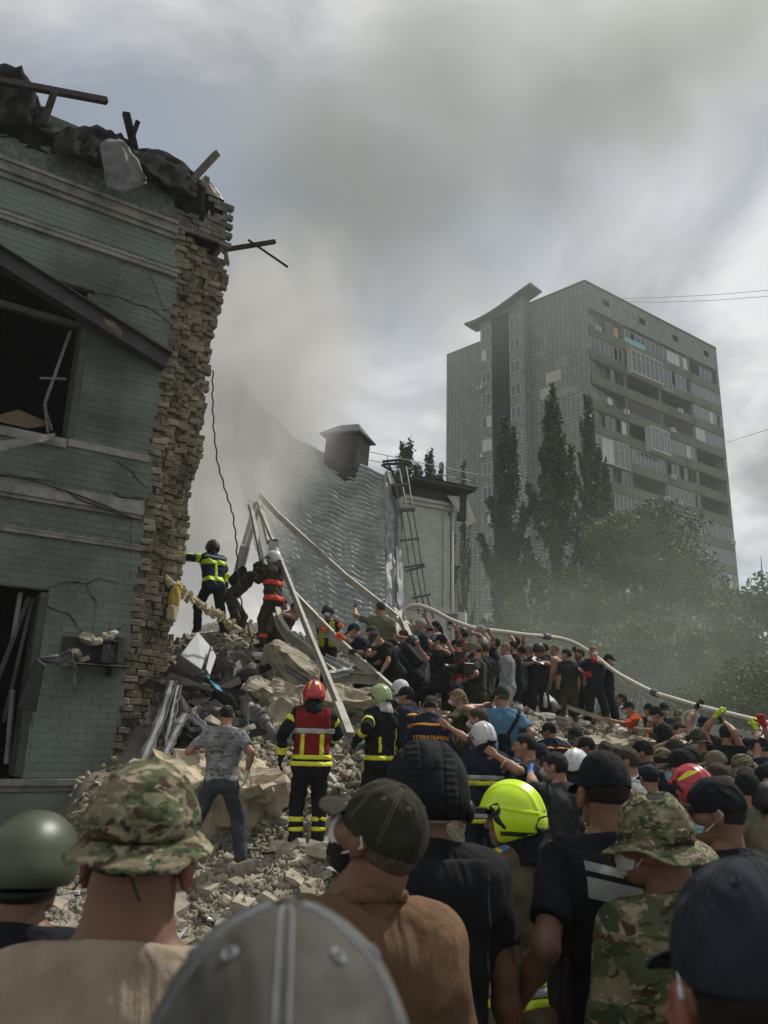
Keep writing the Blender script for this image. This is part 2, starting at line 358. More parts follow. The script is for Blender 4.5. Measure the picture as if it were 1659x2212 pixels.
# ================================================================== LEFT: THE BROKEN HOSPITAL WING
WA = at(330, 1100, 11.8); AZ = R_(57)
UD = Vector((sin(AZ), cos(AZ), 0)); ND = Vector((sin(AZ + pi / 2), cos(AZ + pi / 2), 0))     # along the wall, out of the wall
def wuv(px, py, n=0.0):
    d = Vector(ray(px, py)); o = WA + ND * n; t = (o - Vector(CAM)).dot(ND) / d.dot(ND); p = Vector(CAM) + d * t
    return (p - o).dot(UD), p.z
def WP(u, z, n=0.0): p = WA + UD * u + ND * n; return Vector((p.x, p.y, z))
def interp(poly, z):   # poly [(u,z)] -> u at z
    poly = sorted(poly, key=lambda a: a[1])
    if z <= poly[0][1]: return poly[0][0]
    for a, b in zip(poly, poly[1:]):
        if z <= b[1]: return a[0] + (b[0] - a[0]) * (z - a[1]) / max(1e-6, b[1] - a[1])
    return poly[-1][0]
EDGE = [wuv(*p) for p in ((374,500),(385,590),(378,650),(368,720),(362,780),(350,800),(345,860),(325,985),(333,1040),(312,1105),(308,1180),(300,1240),(290,1290),(285,1380),(270,1450),(265,1530),(250,1620),(243,1668))]
SIL = [wuv(*p, n=-.55) for p in ((468,470),(490,560),(494,610),(484,660),(470,700),(462,750),(452,850),(442,960),(434,1010),(416,1060),(410,1150),(402,1200),(392,1270),(384,1330),(374,1400),(366,1500),(345,1560),(318,1650),(300,1720))]
wing = empty('hospital_wing', WP(-1.0, 0.4)); tag(wing, 'green brick building with torn corner, smashed windows and charred roof', 'building')
Z0 = wuv(200, 1680)[1]; ZT = wuv(370, 497)[1]
print('wing', Z0, ZT, EDGE[0], EDGE[-1], SIL[0], SIL[-1])
# openings (u0,u1 at bottom/top): upper window, lower door-window
UW = [wuv(-260, 900), wuv(146, 948), wuv(180, 690), wuv(-200, 540)]
LW = [wuv(-260, 1680), wuv(33, 1669), wuv(88, 1281), wuv(-200, 1240)]
UW_z = (wuv(137, 946)[1], wuv(170, 672)[1] + .35); UW_u = (-6.0, (wuv(146, 948)[0] + wuv(180, 690)[0]) / 2)
LW_z = (Z0 + .02, wuv(88, 1279)[1]); LW_u = (-6.0, (wuv(33, 1669)[0] + wuv(88, 1281)[0]) / 2)
print('win', UW_z, UW_u, LW_z, LW_u)
# horizontal mouldings (z)
zc1 = (wuv(200, 463 - 20)[1], 0)
CORN = (wuv(369, 516)[1], wuv(369, 483)[1]); BAND2 = (wuv(370, 598)[1], wuv(375, 585)[1]); MIDB = (wuv(278, 1118)[1], wuv(300, 1085)[1]); BAND4 = (wuv(300, 1190)[1], wuv(307, 1180)[1]); SILLB = (wuv(322, 1000)[1], wuv(322, 985)[1])
print('bands', CORN, BAND2, MIDB, BAND4, SILLB)
PITCHZ = 0.098; TILE = 0.262
def in_open(u0, u1, z0, z1):
    for (uu, zz) in ((UW_u, UW_z), (LW_u, LW_z)):
        if z1 > zz[0] and z0 < zz[1] and u0 < uu[1] + .10: return uu[1] + .10
    return None
def in_band(z0, z1):
    for b in (CORN, BAND2, MIDB, BAND4):
        if z1 > b[0] - .01 and z0 < b[1] + .01: return True
    return False
full_me = None; rowi = 0; n_ind = 0; rest = MB(); z = Z0
Rw = Matrix((UD, ND, Vector((0, 0, 1)))).transposed()
cells = []
while z < ZT + .02:
    ue = interp(EDGE, z + PITCHZ / 2); off = 0.13 if rowi % 2 else 0.0; k0 = int((-4.5) / TILE)
    umax = ue + random.uniform(-.05, .03); u = -4.5 - off
    while u < umax:
        a, b = u + .0028, min(u + TILE - .0028, umax); u += TILE
        lim = in_open(a, b, z, z + PITCHZ)
        if lim is not None:
            if b <= lim: continue
            a = max(a, lim)
        if b - a < .03 or in_band(z + .02, z + PITCHZ - .02): continue
        cells.append((a, b, z + .0028, z + PITCHZ - .0028))
    z += PITCHZ; rowi += 1
vis = [c for c in cells if proj(WP(c[0], (c[2] + c[3]) / 2))[0] > -10]
vis.sort(key=lambda c: c[2]); chosen = set(id(c) for c in vis[:300])
print('tiles', len(cells), len(vis))
def rel_hex(mb, a, b, z0, z1, n0, n1):
    mb.hexa([WP(a, z0, n1), WP(b, z0, n1), WP(b, z1, n1), WP(a, z1, n1), WP(a, z0, n0), WP(b, z0, n0), WP(b, z1, n0), WP(a, z1, n0)])
shared = {}
for c in cells:
    a, b, z0, z1 = c; nn = random.gauss(0, .0025)
    if id(c) in chosen:
        key = (round((b - a) / .02), )
        if key not in shared:
            mb = MB(); mb.box((0, 0, 0), (b - a, .05, z1 - z0)); o = mb.build('brick', 'painted_brick', wing, bevel=0); shared[key] = o.data
        else:
            o = bpy.data.objects.new('brick', shared[key]); COL.objects.link(o); o.parent = wing
        o.matrix_parent_inverse = parent_inv(wing)
        P = WP((a + b) / 2, (z0 + z1) / 2, -.025 + nn); o.matrix_basis = Matrix.Translation(P) @ Rw.to_4x4() @ Matrix.Rotation(random.gauss(0, .004), 4, 'Z')
    else: rel_hex(rest, a, b, z0, z1, -.05 + nn, nn)
r_ = rest.build('brick', 'painted_brick', wing); r_['kind'] = 'stuff'
# backing mortar wall cut around the openings, columns follow the torn edge
mb = MB(); zz = Z0 - .9
while zz < ZT + 1.2:
    z1 = zz + .098; ue = interp(EDGE, zz + .05) - .03
    L_ = in_open(-5, -4, zz + .01, z1 - .01)
    rel_hex(mb, (L_ if L_ is not None else -5.5), ue, zz, z1, -.14, -.007); zz = z1
mb.build('wall_backing', 'mortar', wing)
# reveals of the two openings
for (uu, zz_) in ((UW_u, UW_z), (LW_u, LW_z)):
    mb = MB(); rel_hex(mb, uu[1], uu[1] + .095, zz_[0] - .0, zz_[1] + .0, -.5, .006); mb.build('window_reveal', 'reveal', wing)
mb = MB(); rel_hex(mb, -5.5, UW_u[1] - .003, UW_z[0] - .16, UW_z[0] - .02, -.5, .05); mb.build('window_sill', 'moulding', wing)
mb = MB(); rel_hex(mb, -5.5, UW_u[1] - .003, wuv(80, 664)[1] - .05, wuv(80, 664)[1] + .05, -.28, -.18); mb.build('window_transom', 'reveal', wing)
# room behind: floor, ceiling, far walls, coloured near-black for the unlit inside
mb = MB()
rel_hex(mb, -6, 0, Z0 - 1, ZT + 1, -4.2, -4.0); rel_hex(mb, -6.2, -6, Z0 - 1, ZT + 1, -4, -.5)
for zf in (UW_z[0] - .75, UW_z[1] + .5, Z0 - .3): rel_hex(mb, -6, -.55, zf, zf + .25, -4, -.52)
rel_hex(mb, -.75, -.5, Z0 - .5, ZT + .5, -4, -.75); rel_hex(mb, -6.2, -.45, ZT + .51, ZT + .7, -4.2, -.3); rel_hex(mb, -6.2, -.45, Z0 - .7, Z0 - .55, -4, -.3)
mb.build('room_shell', 'soot_shade_dark', wing)
# mouldings
def moulding(name, zb, prof, u0=-5.5, du=0.0, m='moulding', tears=None):
    mb = MB()
    for (n, a, b) in prof:
        u = u0
        while u < interp(EDGE, zb[0]) + du:
            u2 = min(u + random.uniform(.5, .9), interp(EDGE, zb[0]) + du + random.uniform(-.03, .02))
            if u2 - u < .02: break
            h = zb[1] - zb[0]; rel_hex(mb, u, u2 - .003, zb[0] + a * h, zb[0] + b * h, -.03, n + random.uniform(0, .004)); u = u2
    o = mb.build(name, m, wing); return o
moulding('cornice', CORN, ((.05, 0, .28), (.10, .285, .8), (.14, .805, 1.0)))
moulding('moulding', BAND2, ((.05, 0, .6), (.07, .605, 1)))
moulding('moulding', MIDB, ((.05, 0, .2), (.09, .205, .75), (.065, .755, 1)), du=-.05)
moulding('moulding', BAND4, ((.045, 0, .7), (.06, .705, 1)), du=-.02)
moulding('moulding', SILLB, ((.03, 0, 1),), u0=UW_u[1] + .02, du=-.02)
moulding('plinth_ledge', (Z0 - .17, Z0 - .01), ((.06, 0, .5), (.13, .505, 1)), du=-.06, m='moulding')
mb = MB(); rel_hex(mb, -5.5, interp(EDGE, Z0) - .1, -.2, Z0 - .18, -.14, .03); mb.build('plinth', 'painted_brick', wing)
# torn masonry: layers of bricks stepping back from the plaster edge to the broken silhouette
core = MB(); loose = []; z = Z0 - .45; ci = 0
NL = 5
while z < ZT + .15:
    pz = .104; zm = z + pz / 2; uL = interp(EDGE, zm) - .04; uR = interp(SIL, zm); w = max(.12, uR - uL)
    for k in range(NL):
        nf = -.055 - .13 * k
        ue = uL + w * ((k + 1) / NL) ** 0.9 + fn(zm * 2.2, k * 3.1, 5) * .07 + random.uniform(-.035, .035)
        if k == NL - 1: ue = uR + random.uniform(-.05, .035)
        us = uL + w * (k / NL) - .14
        rel_hex(core, us - .3, ue - .06 - random.uniform(0, .03), z, z + pz, nf - .13, nf - .02 - random.uniform(0, .03))
        u = us + random.uniform(0, .1) if k else uL + random.uniform(0, .03)
        while u < ue - .04:
            ln = random.choice((.12, .14, .25, .25, .19)); u2 = min(u + ln, ue)
            if u2 - u > .045 and random.random() > .12 + .25 * (fn(zm * 1.3, k, 2) > .3):
                loose.append((u + .005, u2 - .005, z + .008, z + pz - .008, nf - .10, nf + random.uniform(-.035, .03)))
            u = u2
    z += pz; ci += 1
core.build('masonry_core', 'raw_mortar', wing)
print('loose bricks', len(loose))
loose.sort(key=lambda c: -(c[1] - c[0]) / (8 + c[2])); rb = MB(); shapes = {}
for i, (a, b, z0, z1, n0, n1) in enumerate(loose):
    c = WP((a + b) / 2, (z0 + z1) / 2, (n0 + n1) / 2); sz = (b - a, abs(n1 - n0), z1 - z0)
    rot = Rw @ Matrix.Rotation(random.gauss(0, .07), 3, 'Z') @ Matrix.Rotation(random.gauss(0, .03), 3, 'X') @ Matrix.Rotation(random.gauss(0, .05), 3, 'Y')
    if i < 300:
        key = round((b - a) / .03)
        if (key, i % 4) not in shapes:
            mb = MB(); mb.box((0, 0, 0), (key * .03 - .004, .16, .088), jit=.009); o = mb.build('torn_brick', 'raw_brick', wing, bevel=.010); shapes[(key, i % 4)] = o.data
        else:
            o = bpy.data.objects.new('torn_brick', shapes[(key, i % 4)]); COL.objects.link(o); o.parent = wing; o.matrix_parent_inverse = parent_inv(wing)
            b_ = o.modifiers.new('b', 'BEVEL'); b_.width = .010; b_.segments = 1
        o.matrix_basis = Matrix.Translation(c) @ rot.to_4x4()
    else: rb.box(c, sz, rot, jit=.005)
r_ = rb.build('torn_brick', 'raw_brick', wing); r_['kind'] = 'stuff'
# bare brick courses between cornice and roof
mb = MB(); z = CORN[1] + .01; i = 0
ZR = wuv(400, 372)[1]
while z < CORN[1] + .9:
    u = -5 - (.13 if i % 2 else 0)
    while u < .75:
        if random.random() > .06: rel_hex(mb, u + .005, u + .25, z + .006, z + .092, -.2, -.05 + random.uniform(-.03, .02) - .02 * i * .3)
        u += .257
    z += .10; i += 1
o = mb.build('parapet_brick', 'concrete_dark', wing); o['kind'] = 'stuff'
mb = MB(); rel_hex(mb, -5, .7, CORN[1], CORN[1] + .95, -.6, -.1); mb.build('parapet', 'soot_shade_dark', wing)
# crumpled charred roof sheets along the skyline
def sheet_obj(name, low, up, n0, n1, m, parent, nu=26, nv=9, amp=.12, thick=.01, seed=0):
    """curved torn sheet between two screen polylines laid on the wall plane offset n0..n1"""
    V = []; lo = [(*wuv(p[0], p[1], n0),) for p in low]; hi = [(*wuv(p[0], p[1], n1),) for p in up]
    def pl(P, t):
        t *= len(P) - 1; i = min(int(t), len(P) - 2); f = t - i; return P[i][0] * (1 - f) + P[i + 1][0] * f, P[i][1] * (1 - f) + P[i + 1][1] * f
    for i in range(nu):
        for j in range(nv):
            a, b = pl(lo, i / (nu - 1)), pl(hi, i / (nu - 1)); f = j / (nv - 1)
            n = n0 + (n1 - n0) * f + amp * fn(i * .45, j * .5, seed + 2) + amp * .5 * fn(i * 1.3, j * 1.2, seed)
            j2 = (.04 * fn(i * 1.1, 9, seed) if j in (0, nv - 1) else 0)
            V.append(WP(a[0] + (b[0] - a[0]) * f, a[1] + (b[1] - a[1]) * f + j2, n))
    Q = [(i * nv + j, (i + 1) * nv + j, (i + 1) * nv + j + 1, i * nv + j + 1) for i in range(nu - 1) for j in range(nv - 1)]
    me = np_mesh(name, np.array([tuple(v) for v in V]), np.array(Q), MATS[m]); o = mobj(name, me, parent); s = o.modifiers.new('s', 'SOLIDIFY'); s.thickness = thick; return o
sheet_obj('roof_sheet', [(-60, 260), (60, 275), (122, 300)], [(-60, 120), (0, 138), (50, 146), (74, 190), (88, 222), (112, 262), (124, 290)], .15, -.1, 'charred', wing, seed=1)
sheet_obj('roof_sheet', [(110, 330), (200, 345), (300, 365), (420, 430)], [(118, 285), (150, 272), (215, 270), (262, 292), (300, 318), (345, 322), (400, 352), (440, 392)], .3, .0, 'charred', wing, nu=34, seed=4)
sheet_obj('roof_sheet', [(-60, 300), (150, 350), (300, 400), (440, 480)], [(-60, 240), (150, 300), (300, 340), (445, 400)], -.05, .1, 'charred', wing, nu=30, seed=8)
sheet_obj('hanging_sheet', [(232, 405), (262, 418), (316, 395)], [(214, 312), (230, 300), (262, 299), (300, 345), (316, 388)], .5, .55, 'burnt_sheet', wing, nu=16, nv=14, amp=.07, seed=5)
sheet_obj('hanging_sheet', [(415, 470), (450, 500), (486, 490)], [(405, 415), (430, 372), (462, 400), (488, 470)], -.2, -.3, 'concrete', wing, nu=14, nv=10, amp=.25, seed=6)
sheet_obj('hanging_sheet', [(470, 420), (497, 470)], [(445, 384), (478, 420), (499, 466)], -.5, -.55, 'flashing', wing, nu=8, nv=6, amp=.05, seed=7)
sheet_obj('hanging_sheet', [(462, 560), (478, 545), (494, 575)], [(452, 505), (475, 500), (492, 530)], -.5, -.45, 'concrete', wing, nu=10, nv=8, amp=.15, seed=9)
def stick(name, p, q, w, h, m, label=None, cat=None, prof='box', n0=0, n1=0, parent=None):
    a = WP(*wuv(p[0], p[1], n0), n0); b = WP(*wuv(q[0], q[1], n1), n1); mb = MB(); mb.beam(a, b, w, h, profile=prof)
    o = mb.build(name, m, parent, bevel=.004 if prof == 'box' else 0)
    if label: tag(o, label, cat)
    return o
stick('charred_beam', (-80, 160), (231, 218), .10, .10, 'charred_wood', 'long charred timber jutting right from the top left roof edge against the sky', 'beam', n0=.3, n1=.1)
stick('charred_beam', (117, 200), (92, 272), .09, .11, 'charred_wood', 'short upright charred timber propping the long jutting beam', 'beam', n0=.2, n1=.2)
stick('charred_beam', (388, 418), (468, 332), .11, .12, 'charred_wood', 'thick charred rafter pointing up right from the torn corner of the roof', 'beam', n0=.1, n1=-.1)
stick('charred_post', (290, 318), (272, 244), .08, .12, 'charred', 'jagged black stub standing up on the middle of the burnt roof', 'debris', n0=0, n1=0)
stick('charred_post', (283, 305), (298, 262), .05, .08, 'charred', 'small bent black spike beside the jagged stub on the roof', 'debris', n0=0, n1=0)
stick('charred_beam', (482, 540), (594, 522), .07, .08, 'charred_wood', 'dark timber poking out sideways from the torn brick corner', 'beam', n0=-.5, n1=-.5)
stick('charred_beam', (536, 518), (622, 577), .03, .04, 'charred_wood', 'thin charred lath hanging crosswise on the protruding timber', 'beam', n0=-.45, n1=-.45)
# steel I beam fallen across the facade
a = WP(*wuv(-60, 520, .30), .30); b = WP(*wuv(362, 782, .16), .16); mb = MB(); mb.beam(a, b, .20, .30, profile='I', t=.02); o = mb.build('steel_beam', 'dark_steel'); tag(o, 'dark steel girder fallen slanting across the upper window and green wall', 'girder')
mb = MB(); m0 = a.lerp(b, .70) + ND * .013; mb.add([m0 + (b - a).normalized() * x + Vector((0, 0, y)) for x, y in ((-.18, .06), (-.02, .10), (.14, .03), (.12, -.07), (-.05, -.03), (-.14, -.02))], [(0, 5, 4, 3, 2, 1)]); mb.build('plaster_smear', 'raw_brick', o)
# frames and junk in the openings
def wstick(p, q, w, m, n0=-.2, n1=-.2): return stick('window_frame', p, q, w, w, m, n0=n0, n1=n1, parent=wing)
wstick((152, 715), (97, 870), .045, 'burnt_sheet'); wstick((97, 870), (103, 935), .04, 'burnt_sheet'); wstick((86, 817), (143, 819), .035, 'burnt_sheet'); wstick((95, 875), (112, 930), .035, 'burnt_sheet')
wstick((70, 1292), (8, 1560), .05, 'dark_steel'); wstick((62, 1290), (-10, 1480), .06, 'dark_steel'); wstick((28, 1490), (14, 1650), .05, 'burnt_sheet', -.15, -.1); wstick((44, 1280), (28, 1380), .06, 'burnt_sheet')
mb = MB(); p0 = [WP(*wuv(x, y, n), n) for x, y, n in ((-30, 905, -.1), (40, 886, -.35), (115, 918, -.3), (60, 925, .0))]; mb.hexa([p + Vector((0, 0, .01)) for p in p0] + p0); mb.build('broken_board', 'board', wing)
mb = MB(); p0 = [WP(*wuv(x, y, n), n) for x, y, n in ((-60, 962, .55), (120, 935, .10), (116, 948, .10), (-60, 990, .55))]; mb.hexa(p0 + [p - ND * .02 for p in p0]); o = mb.build('window_ledge_plate', 'moulding'); tag(o, 'pale metal sill plate bent outward below the smashed upper window', 'sill plate')
# sagging black cable on the wall
mb = MB(); pts = [WP(*wuv(x, y, .12), .12) for x, y in ((-60, 1018), (0, 1025), (70, 1037), (150, 1062), (220, 1088), (290, 1121), (304, 1110))]; mb.tube(pts, .014, 6); pts = [WP(*wuv(x, y, .11), .11) for x, y in ((-60, 1024), (60, 1032), (110, 1040), (170, 1078), (230, 1100), (285, 1122))]; mb.tube(pts, .009, 6)
tag(mb.build('wall_cable', 'wire', smooth=True), 'black cable sagging along the middle moulding of the green wall', 'cable')
# cracks: ragged dark gaps
def crack(pts, w=.012):
    mb = MB(); P = []
    for (a, b) in zip(pts, pts[1:]):
        for k in range(4): P.append((a[0] + (b[0] - a[0]) * k / 4 + random.uniform(-2, 2) * (k > 0), a[1] + (b[1] - a[1]) * k / 4 + random.uniform(-2, 2) * (k > 0)))
    P.append(pts[-1]); pr = None
    for i, p in enumerate(P):
        u, z = wuv(*p); ww = w * (1 - abs(i / (len(P) - 1) - .5) * 1.3) * random.uniform(.5, 1.3); q = (WP(u, z - ww, .0075), WP(u, z + ww, .0075), WP(u + ww * .5, z, -.02))
        if pr: mb.add([*pr, *q], [(0, 3, 4, 1), (0, 2, 5, 3), (1, 4, 5, 2)])
        pr = q
    mb.build('crack', 'crack', wing)
for c in ([(190, 632), (250, 640), (300, 660), (330, 670), (350, 685), (368, 698)], [(322, 590), (338, 630), (352, 668), (368, 672)], [(255, 570), (252, 610), (243, 650)],
          [(92, 1292), (98, 1310), (150, 1328), (165, 1350), (180, 1372)], [(185, 1262), (195, 1285), (208, 1300), (205, 1330), (200, 1370)], [(100, 1270), (150, 1256), (185, 1262), (215, 1248), (250, 1258)],
          [(245, 995), (280, 1015), (300, 1040), (322, 1056)], [(238, 1060), (262, 1075), (310, 1078)], [(270, 1350), (250, 1360), (245, 1375)], [(178, 1460), (165, 1490)], [(228, 440), (238, 460)], [(72, 1500), (70, 1560), (62, 1640)],[(282,1130),(283,1180),(280,1250)]): crack(c)
# wrecked air conditioner
ac = empty('wrecked_air_conditioner', WP(*wuv(195, 1440), .1)); tag(ac, 'smashed air conditioner hanging open on the green wall with rubble on top', 'air conditioner')
def acb(name, x0, y0, x1, y1, n0, n1, m):
    u0, z1 = wuv(x0, y0); u1, z0 = wuv(x1, y1); mb = MB(); rel_hex(mb, u0, u1, z0, z1, n0, n1); return mb.build(name, m, ac, bevel=.006)
acb('back_panel', 135, 1374, 245, 1436, .02, .05, 'black_metal'); acb('base_tray', 132, 1436, 262, 1443, .02, .42, 'dark_steel'); acb('compressor', 212, 1395, 234, 1436, .1, .3, 'dark_steel'); acb('end_frame', 242, 1380, 248, 1436, .05, .4, 'dark_steel'); acb('bracket', 228, 1443, 233, 1462, .02, .35, 'black_metal')
mb = MB(); u0, z0 = wuv(222, 1385); mb.tube([WP(u0, z0, .3), WP(u0 + .2, z0 - .02, .32), WP(u0 + .25, z0 - .2, .3), WP(u0 + .3, z0 - .35, .2)], .012, 6); mb.tube([WP(u0, z0 - .1, .33), WP(u0 + .12, z0 - .3, .35), WP(u0 + .2, z0 - .1, .3)], .008, 6); mb.build('pipe', 'rail_metal', ac, smooth=True)
o = sheet_obj('bent_cover', [(68, 1423), (120, 1440), (165, 1436), (160, 1500)], [(78, 1420), (122, 1416), (152, 1402), (155, 1425)], .35, .40, 'burnt_sheet', ac, nu=12, nv=8, amp=.12, seed=11)
P_ = [WP(*wuv(x, y, .4), .4) for x, y in ((36, 1528), (76, 1538), (96, 1438), (76, 1422))]; mb = MB(); mb.hexa([p + ND * .06 for p in P_] + P_); o = mb.build('dangling_panel', 'black_metal', ac, bevel=.004)
for (x, y, s, lb_) in ((190, 1380, .10, 'largest pale brick fragment, leftmost on top of the smashed air conditioner'), (212, 1385, .09, 'second large brick fragment in the middle on top of the air conditioner'), (232, 1376, .08, 'brick fragment over the right end of the air conditioner'), (205, 1388, .06, 'small brick fragment wedged between the two largest on the air conditioner'), (165, 1412, .07, 'brick fragment lying inside the torn left half of the air conditioner'), (180, 1425, .06, 'lowest small fragment resting on the tray of the air conditioner'), (243, 1368, .06, 'topmost small fragment at the right corner of the air conditioner')):
    o = bpy.data.objects.new('brick_fragment', _rk[int(x) % 14]); COL.objects.link(o); o.location = WP(*wuv(x, y, .2), .2); o.scale = (s * 1.2, s, s); o.rotation_euler = (.2, .4, x); tag(o, lb_, 'brick fragment', 'fragments on the smashed air conditioner')
mb = MB(); pts = [WP(*wuv(x, y, -.7), -.7) for x, y in ((460, 800), (459, 860), (462, 930), (470, 1000), (487, 1060), (503, 1110), (511, 1170), (513, 1230), (519, 1290), (533, 1345), (548, 1395))]
pp = []
for a_, b_ in zip(pts, pts[1:]):
    for k in range(8): pp.append(a_.lerp(b_, k / 8) + Vector((.012 * sin(k * pi / 2), 0, 0)))
mb.tube(pp, .014, 5); tag(mb.build('hanging_cable', 'wire', smooth=True), 'twisted black cable hanging free from the torn corner past the firefighters', 'cable')
# insulation on the torn edge
for (x, y, sx, sz, m, n) in ((377, 1290, .10, .17, 'yellow_foam', -.35), (372, 1325, .09, .14, 'foam', -.3), (384, 1270, .07, .08, 'yellow_foam', -.4)):
    o = bpy.data.objects.new('insulation_lump', rock_mesh('insulation_lump', 1, int(x), 4, 1, m, .6)); mobj('x', o.data) if False else COL.objects.link(o); o.location = WP(*wuv(x, y, n), n); o.scale = (sx, .1, sz); o.parent = wing; o.matrix_parent_inverse = parent_inv(wing)
# ================================================================== COLLAPSED METAL ROOF
def bil(rows, s, t):
    def pl(P, q):
        q = min(max(q, 0), 1) * (len(P) - 1); i = min(int(q), len(P) - 2); f = q - i; f = f; return np.array(P[i]) * (1 - f) + np.array(P[i + 1]) * f
    return pl([pl(r, s) for r in rows], t)
ROOFC = [ # rows of (px,py,Y) left to right
 [(505,822,31),(540,852,31),(582,888,30.5),(640,945,30),(700,972,29.5),(765,998,29),(832,1020,28.5)],
 [(500,905,29),(545,955,29),(600,1000,28.6),(655,1045,28.2),(712,1070,27.8),(772,1092,27.4),(832,1110,27)],
 [(512,1020,27),(558,1068,27),(610,1110,26.8),(665,1148,26.4),(720,1172,26),(776,1190,25.6),(832,1200,25.2)],
 [(540,1130,25),(582,1180,25),(630,1218,24.6),(680,1252,24.4),(732,1276,24),(782,1292,23.6),(832,1298,23.4)],
 [(572,1240,23),(612,1290,23),(655,1330,22.8),(700,1365,22.6),(744,1392,22.4),(788,1408,22.2),(834,1414,22)]]
_tab = {}
def roof_pt(s, t):
    # Catmull-smooth bilinear
    a = bil(ROOFC, s, t); b = bil(ROOFC, s + .07, t); c = bil(ROOFC, s - .07, t); d = bil(ROOFC, s, t + .1); e = bil(ROOFC, s, t - .1)
    q = (a * 2 + b + c + d + e) / 6 if 0.07 < s < .93 and .1 < t < .9 else a
    return np.array(at(*q))
collapsed = empty('collapsed_roof', tuple(at(700, 1400, 22.4))); tag(collapsed, 'large grey metal tile roof slumped down in one sagging slope behind the crowd', 'roof')
NS, NR = 9, 37
prof = ((0.0, -.07), (.10, -.055), (.22, .0), (.60, .03), (.93, .075))   # within one course: height above the battens
gs = np.linspace(0, 1, 109); T = []; Hh = []
for r in range(NR):
    for f, h in prof: T.append((r + f) / NR); Hh.append(h)
T.append(1.0); Hh.append(-.07)
G = np.array([[roof_pt(s, t) for t in np.linspace(0, 1, 31)] for s in gs]) # s,t grid, then interpolate t
tt = np.array(T) * 30; i0 = np.minimum(tt.astype(int), 29); ff = (tt - i0)[None, :, None]
P = G[:, i0] * (1 - ff) + G[:, i0 + 1] * ff
dS = np.gradient(P, axis=0); dT = np.gradient(G, axis=1)[:, i0]
Nn = np.cross(dS, dT); Nn /= np.linalg.norm(Nn, axis=2)[:, :, None] + 1e-9
if Nn[50, 50, 1] > 0: Nn = -Nn
buck = np.array([[.16 * fn(i * .09, t * 5, 2) + .07 * fn(i * .3, t * 14, 7) for t in T] for i in range(len(gs))])
wave = np.array([.006 * (1 if (i % 4) < 2 else -.6) for i in range(len(gs))])
ragg = np.array([[.006 * fn(i * .8, int(j / 5) * 7.3, 3) for j in range(len(T))] for i in range(len(gs))])
P = P + Nn * (buck + np.array(Hh)[None, :] * 1.1 + wave[:, None] + ragg)[:, :, None]
per = (len(gs) - 1) // NS
for k in range(NS):
    a, b = k * per, (k + 1) * per + 1; V = P[a:b].copy(); V += Nn[a:b] * (.012 * (k % 2)); nx, ny = V.shape[:2]; I = np.arange(nx * ny).reshape(nx, ny)
    Q = np.stack([I[:-1, :-1], I[1:, :-1], I[1:, 1:], I[:-1, 1:]], -1).reshape(-1, 4)
    o = mobj('roof_sheet', np_mesh('roof_sheet', V.reshape(-1, 3), Q, MATS['roof_metal'], smooth=False), collapsed)
# edge flashing, right
def strip(name, L_, R_2, m, parent, nu=30, nv=8, amp=.1, seed=0, thick=.01):
    V = []
    for i in range(nu):
        for j in range(nv):
            a, b = bil([L_], i / (nu - 1), 0) if False else None, None
    def pl(Pp, q):
        q = q * (len(Pp) - 1); i = min(int(q), len(Pp) - 2); f = q - i; return np.array(Pp[i]) * (1 - f) + np.array(Pp[i + 1]) * f
    for i in range(nu):
        l, r = np.array(at(*pl(L_, i / (nu - 1)))), np.array(at(*pl(R_2, i / (nu - 1))))
        for j in range(nv):
            f = j / (nv - 1); p = l * (1 - f) + r * f; p[1] += amp * fn(i * .5, j * .8, seed) + amp * .5 * fn(i * 1.5, j * 2.1, seed + 3); p[0] += amp * .3 * fn(i * .7, j * 1., seed + 9) ; V.append(p)
    Q = [(i * nv + j, i * nv + j + 1, (i + 1) * nv + j + 1, (i + 1) * nv + j) for i in range(nu - 1) for j in range(nv - 1)]
    o = mobj(name, np_mesh(name, np.array(V), np.array(Q), MATS[m], smooth=False), parent); s = o.modifiers.new('s', 'SOLIDIFY'); s.thickness = thick; return o
strip('edge_flashing', [(831,1018,28.3),(831,1120,26.8),(832,1220,25),(834,1330,23),(836,1425,21.8)], [(850,1018,28.6),(862,1060,27.8),(868,1180,26),(872,1310,24),(876,1425,22)], 'flashing', collapsed, amp=.28, seed=4)
# drain pipe down the flashing
mb = MB(); mb.tube([at(838,1030,28.0), at(856,1110,26.8), at(857,1220,25), at(858,1300,23.6), at(872,1345,22.6)], .045, 8); tag(mb.build('drain_pipe', 'rail_metal', smooth=True), 'dark drain pipe running down beside the edge of the slumped roof', 'pipe')
# duct box with hipped cap
K0 = at(747, 990, 29.1); ch = empty('ventilation_chimney', K0 + Vector((0, 0, -.2)), R_(-8)); tag(ch, 'square sheet metal chimney with a hipped cap tilted on the slumped roof', 'chimney')
def loc_build(mb, name, m, par, rot, smooth=False, bevel=0):
    V = [rot @ Vector(v) for v in mb.v]; mb.v = [tuple(v) for v in V]; me = bpy.data.meshes.new(name); me.from_pydata(mb.v, [], mb.f); me.materials.append(MATS[m]); me.update()
    o = mobj(name, me, par, local=True)
    if bevel: b = o.modifiers.new('b', 'BEVEL'); b.width = bevel; b.segments = 1
    return o
TR = Matrix.Rotation(R_(3), 3, 'Y') @ Matrix.Rotation(R_(-14), 3, 'Z')
mb = MB(); mb.box((0, .05, -.05), (1.38, 1.2, 2.0)); loc_build(mb, 'duct', 'dark_trim', ch, TR, bevel=.02)
mb = MB(); V = [(-.88, -.8, 1.02), (.88, -.8, 1.02), (.88, .8, 1.02), (-.88, .8, 1.02), (-.40, 0, 1.62), (.40, 0, 1.62), (-.88, -.8, .98), (.88, -.8, .98), (.88, .8, .98), (-.88, .8, .98)]
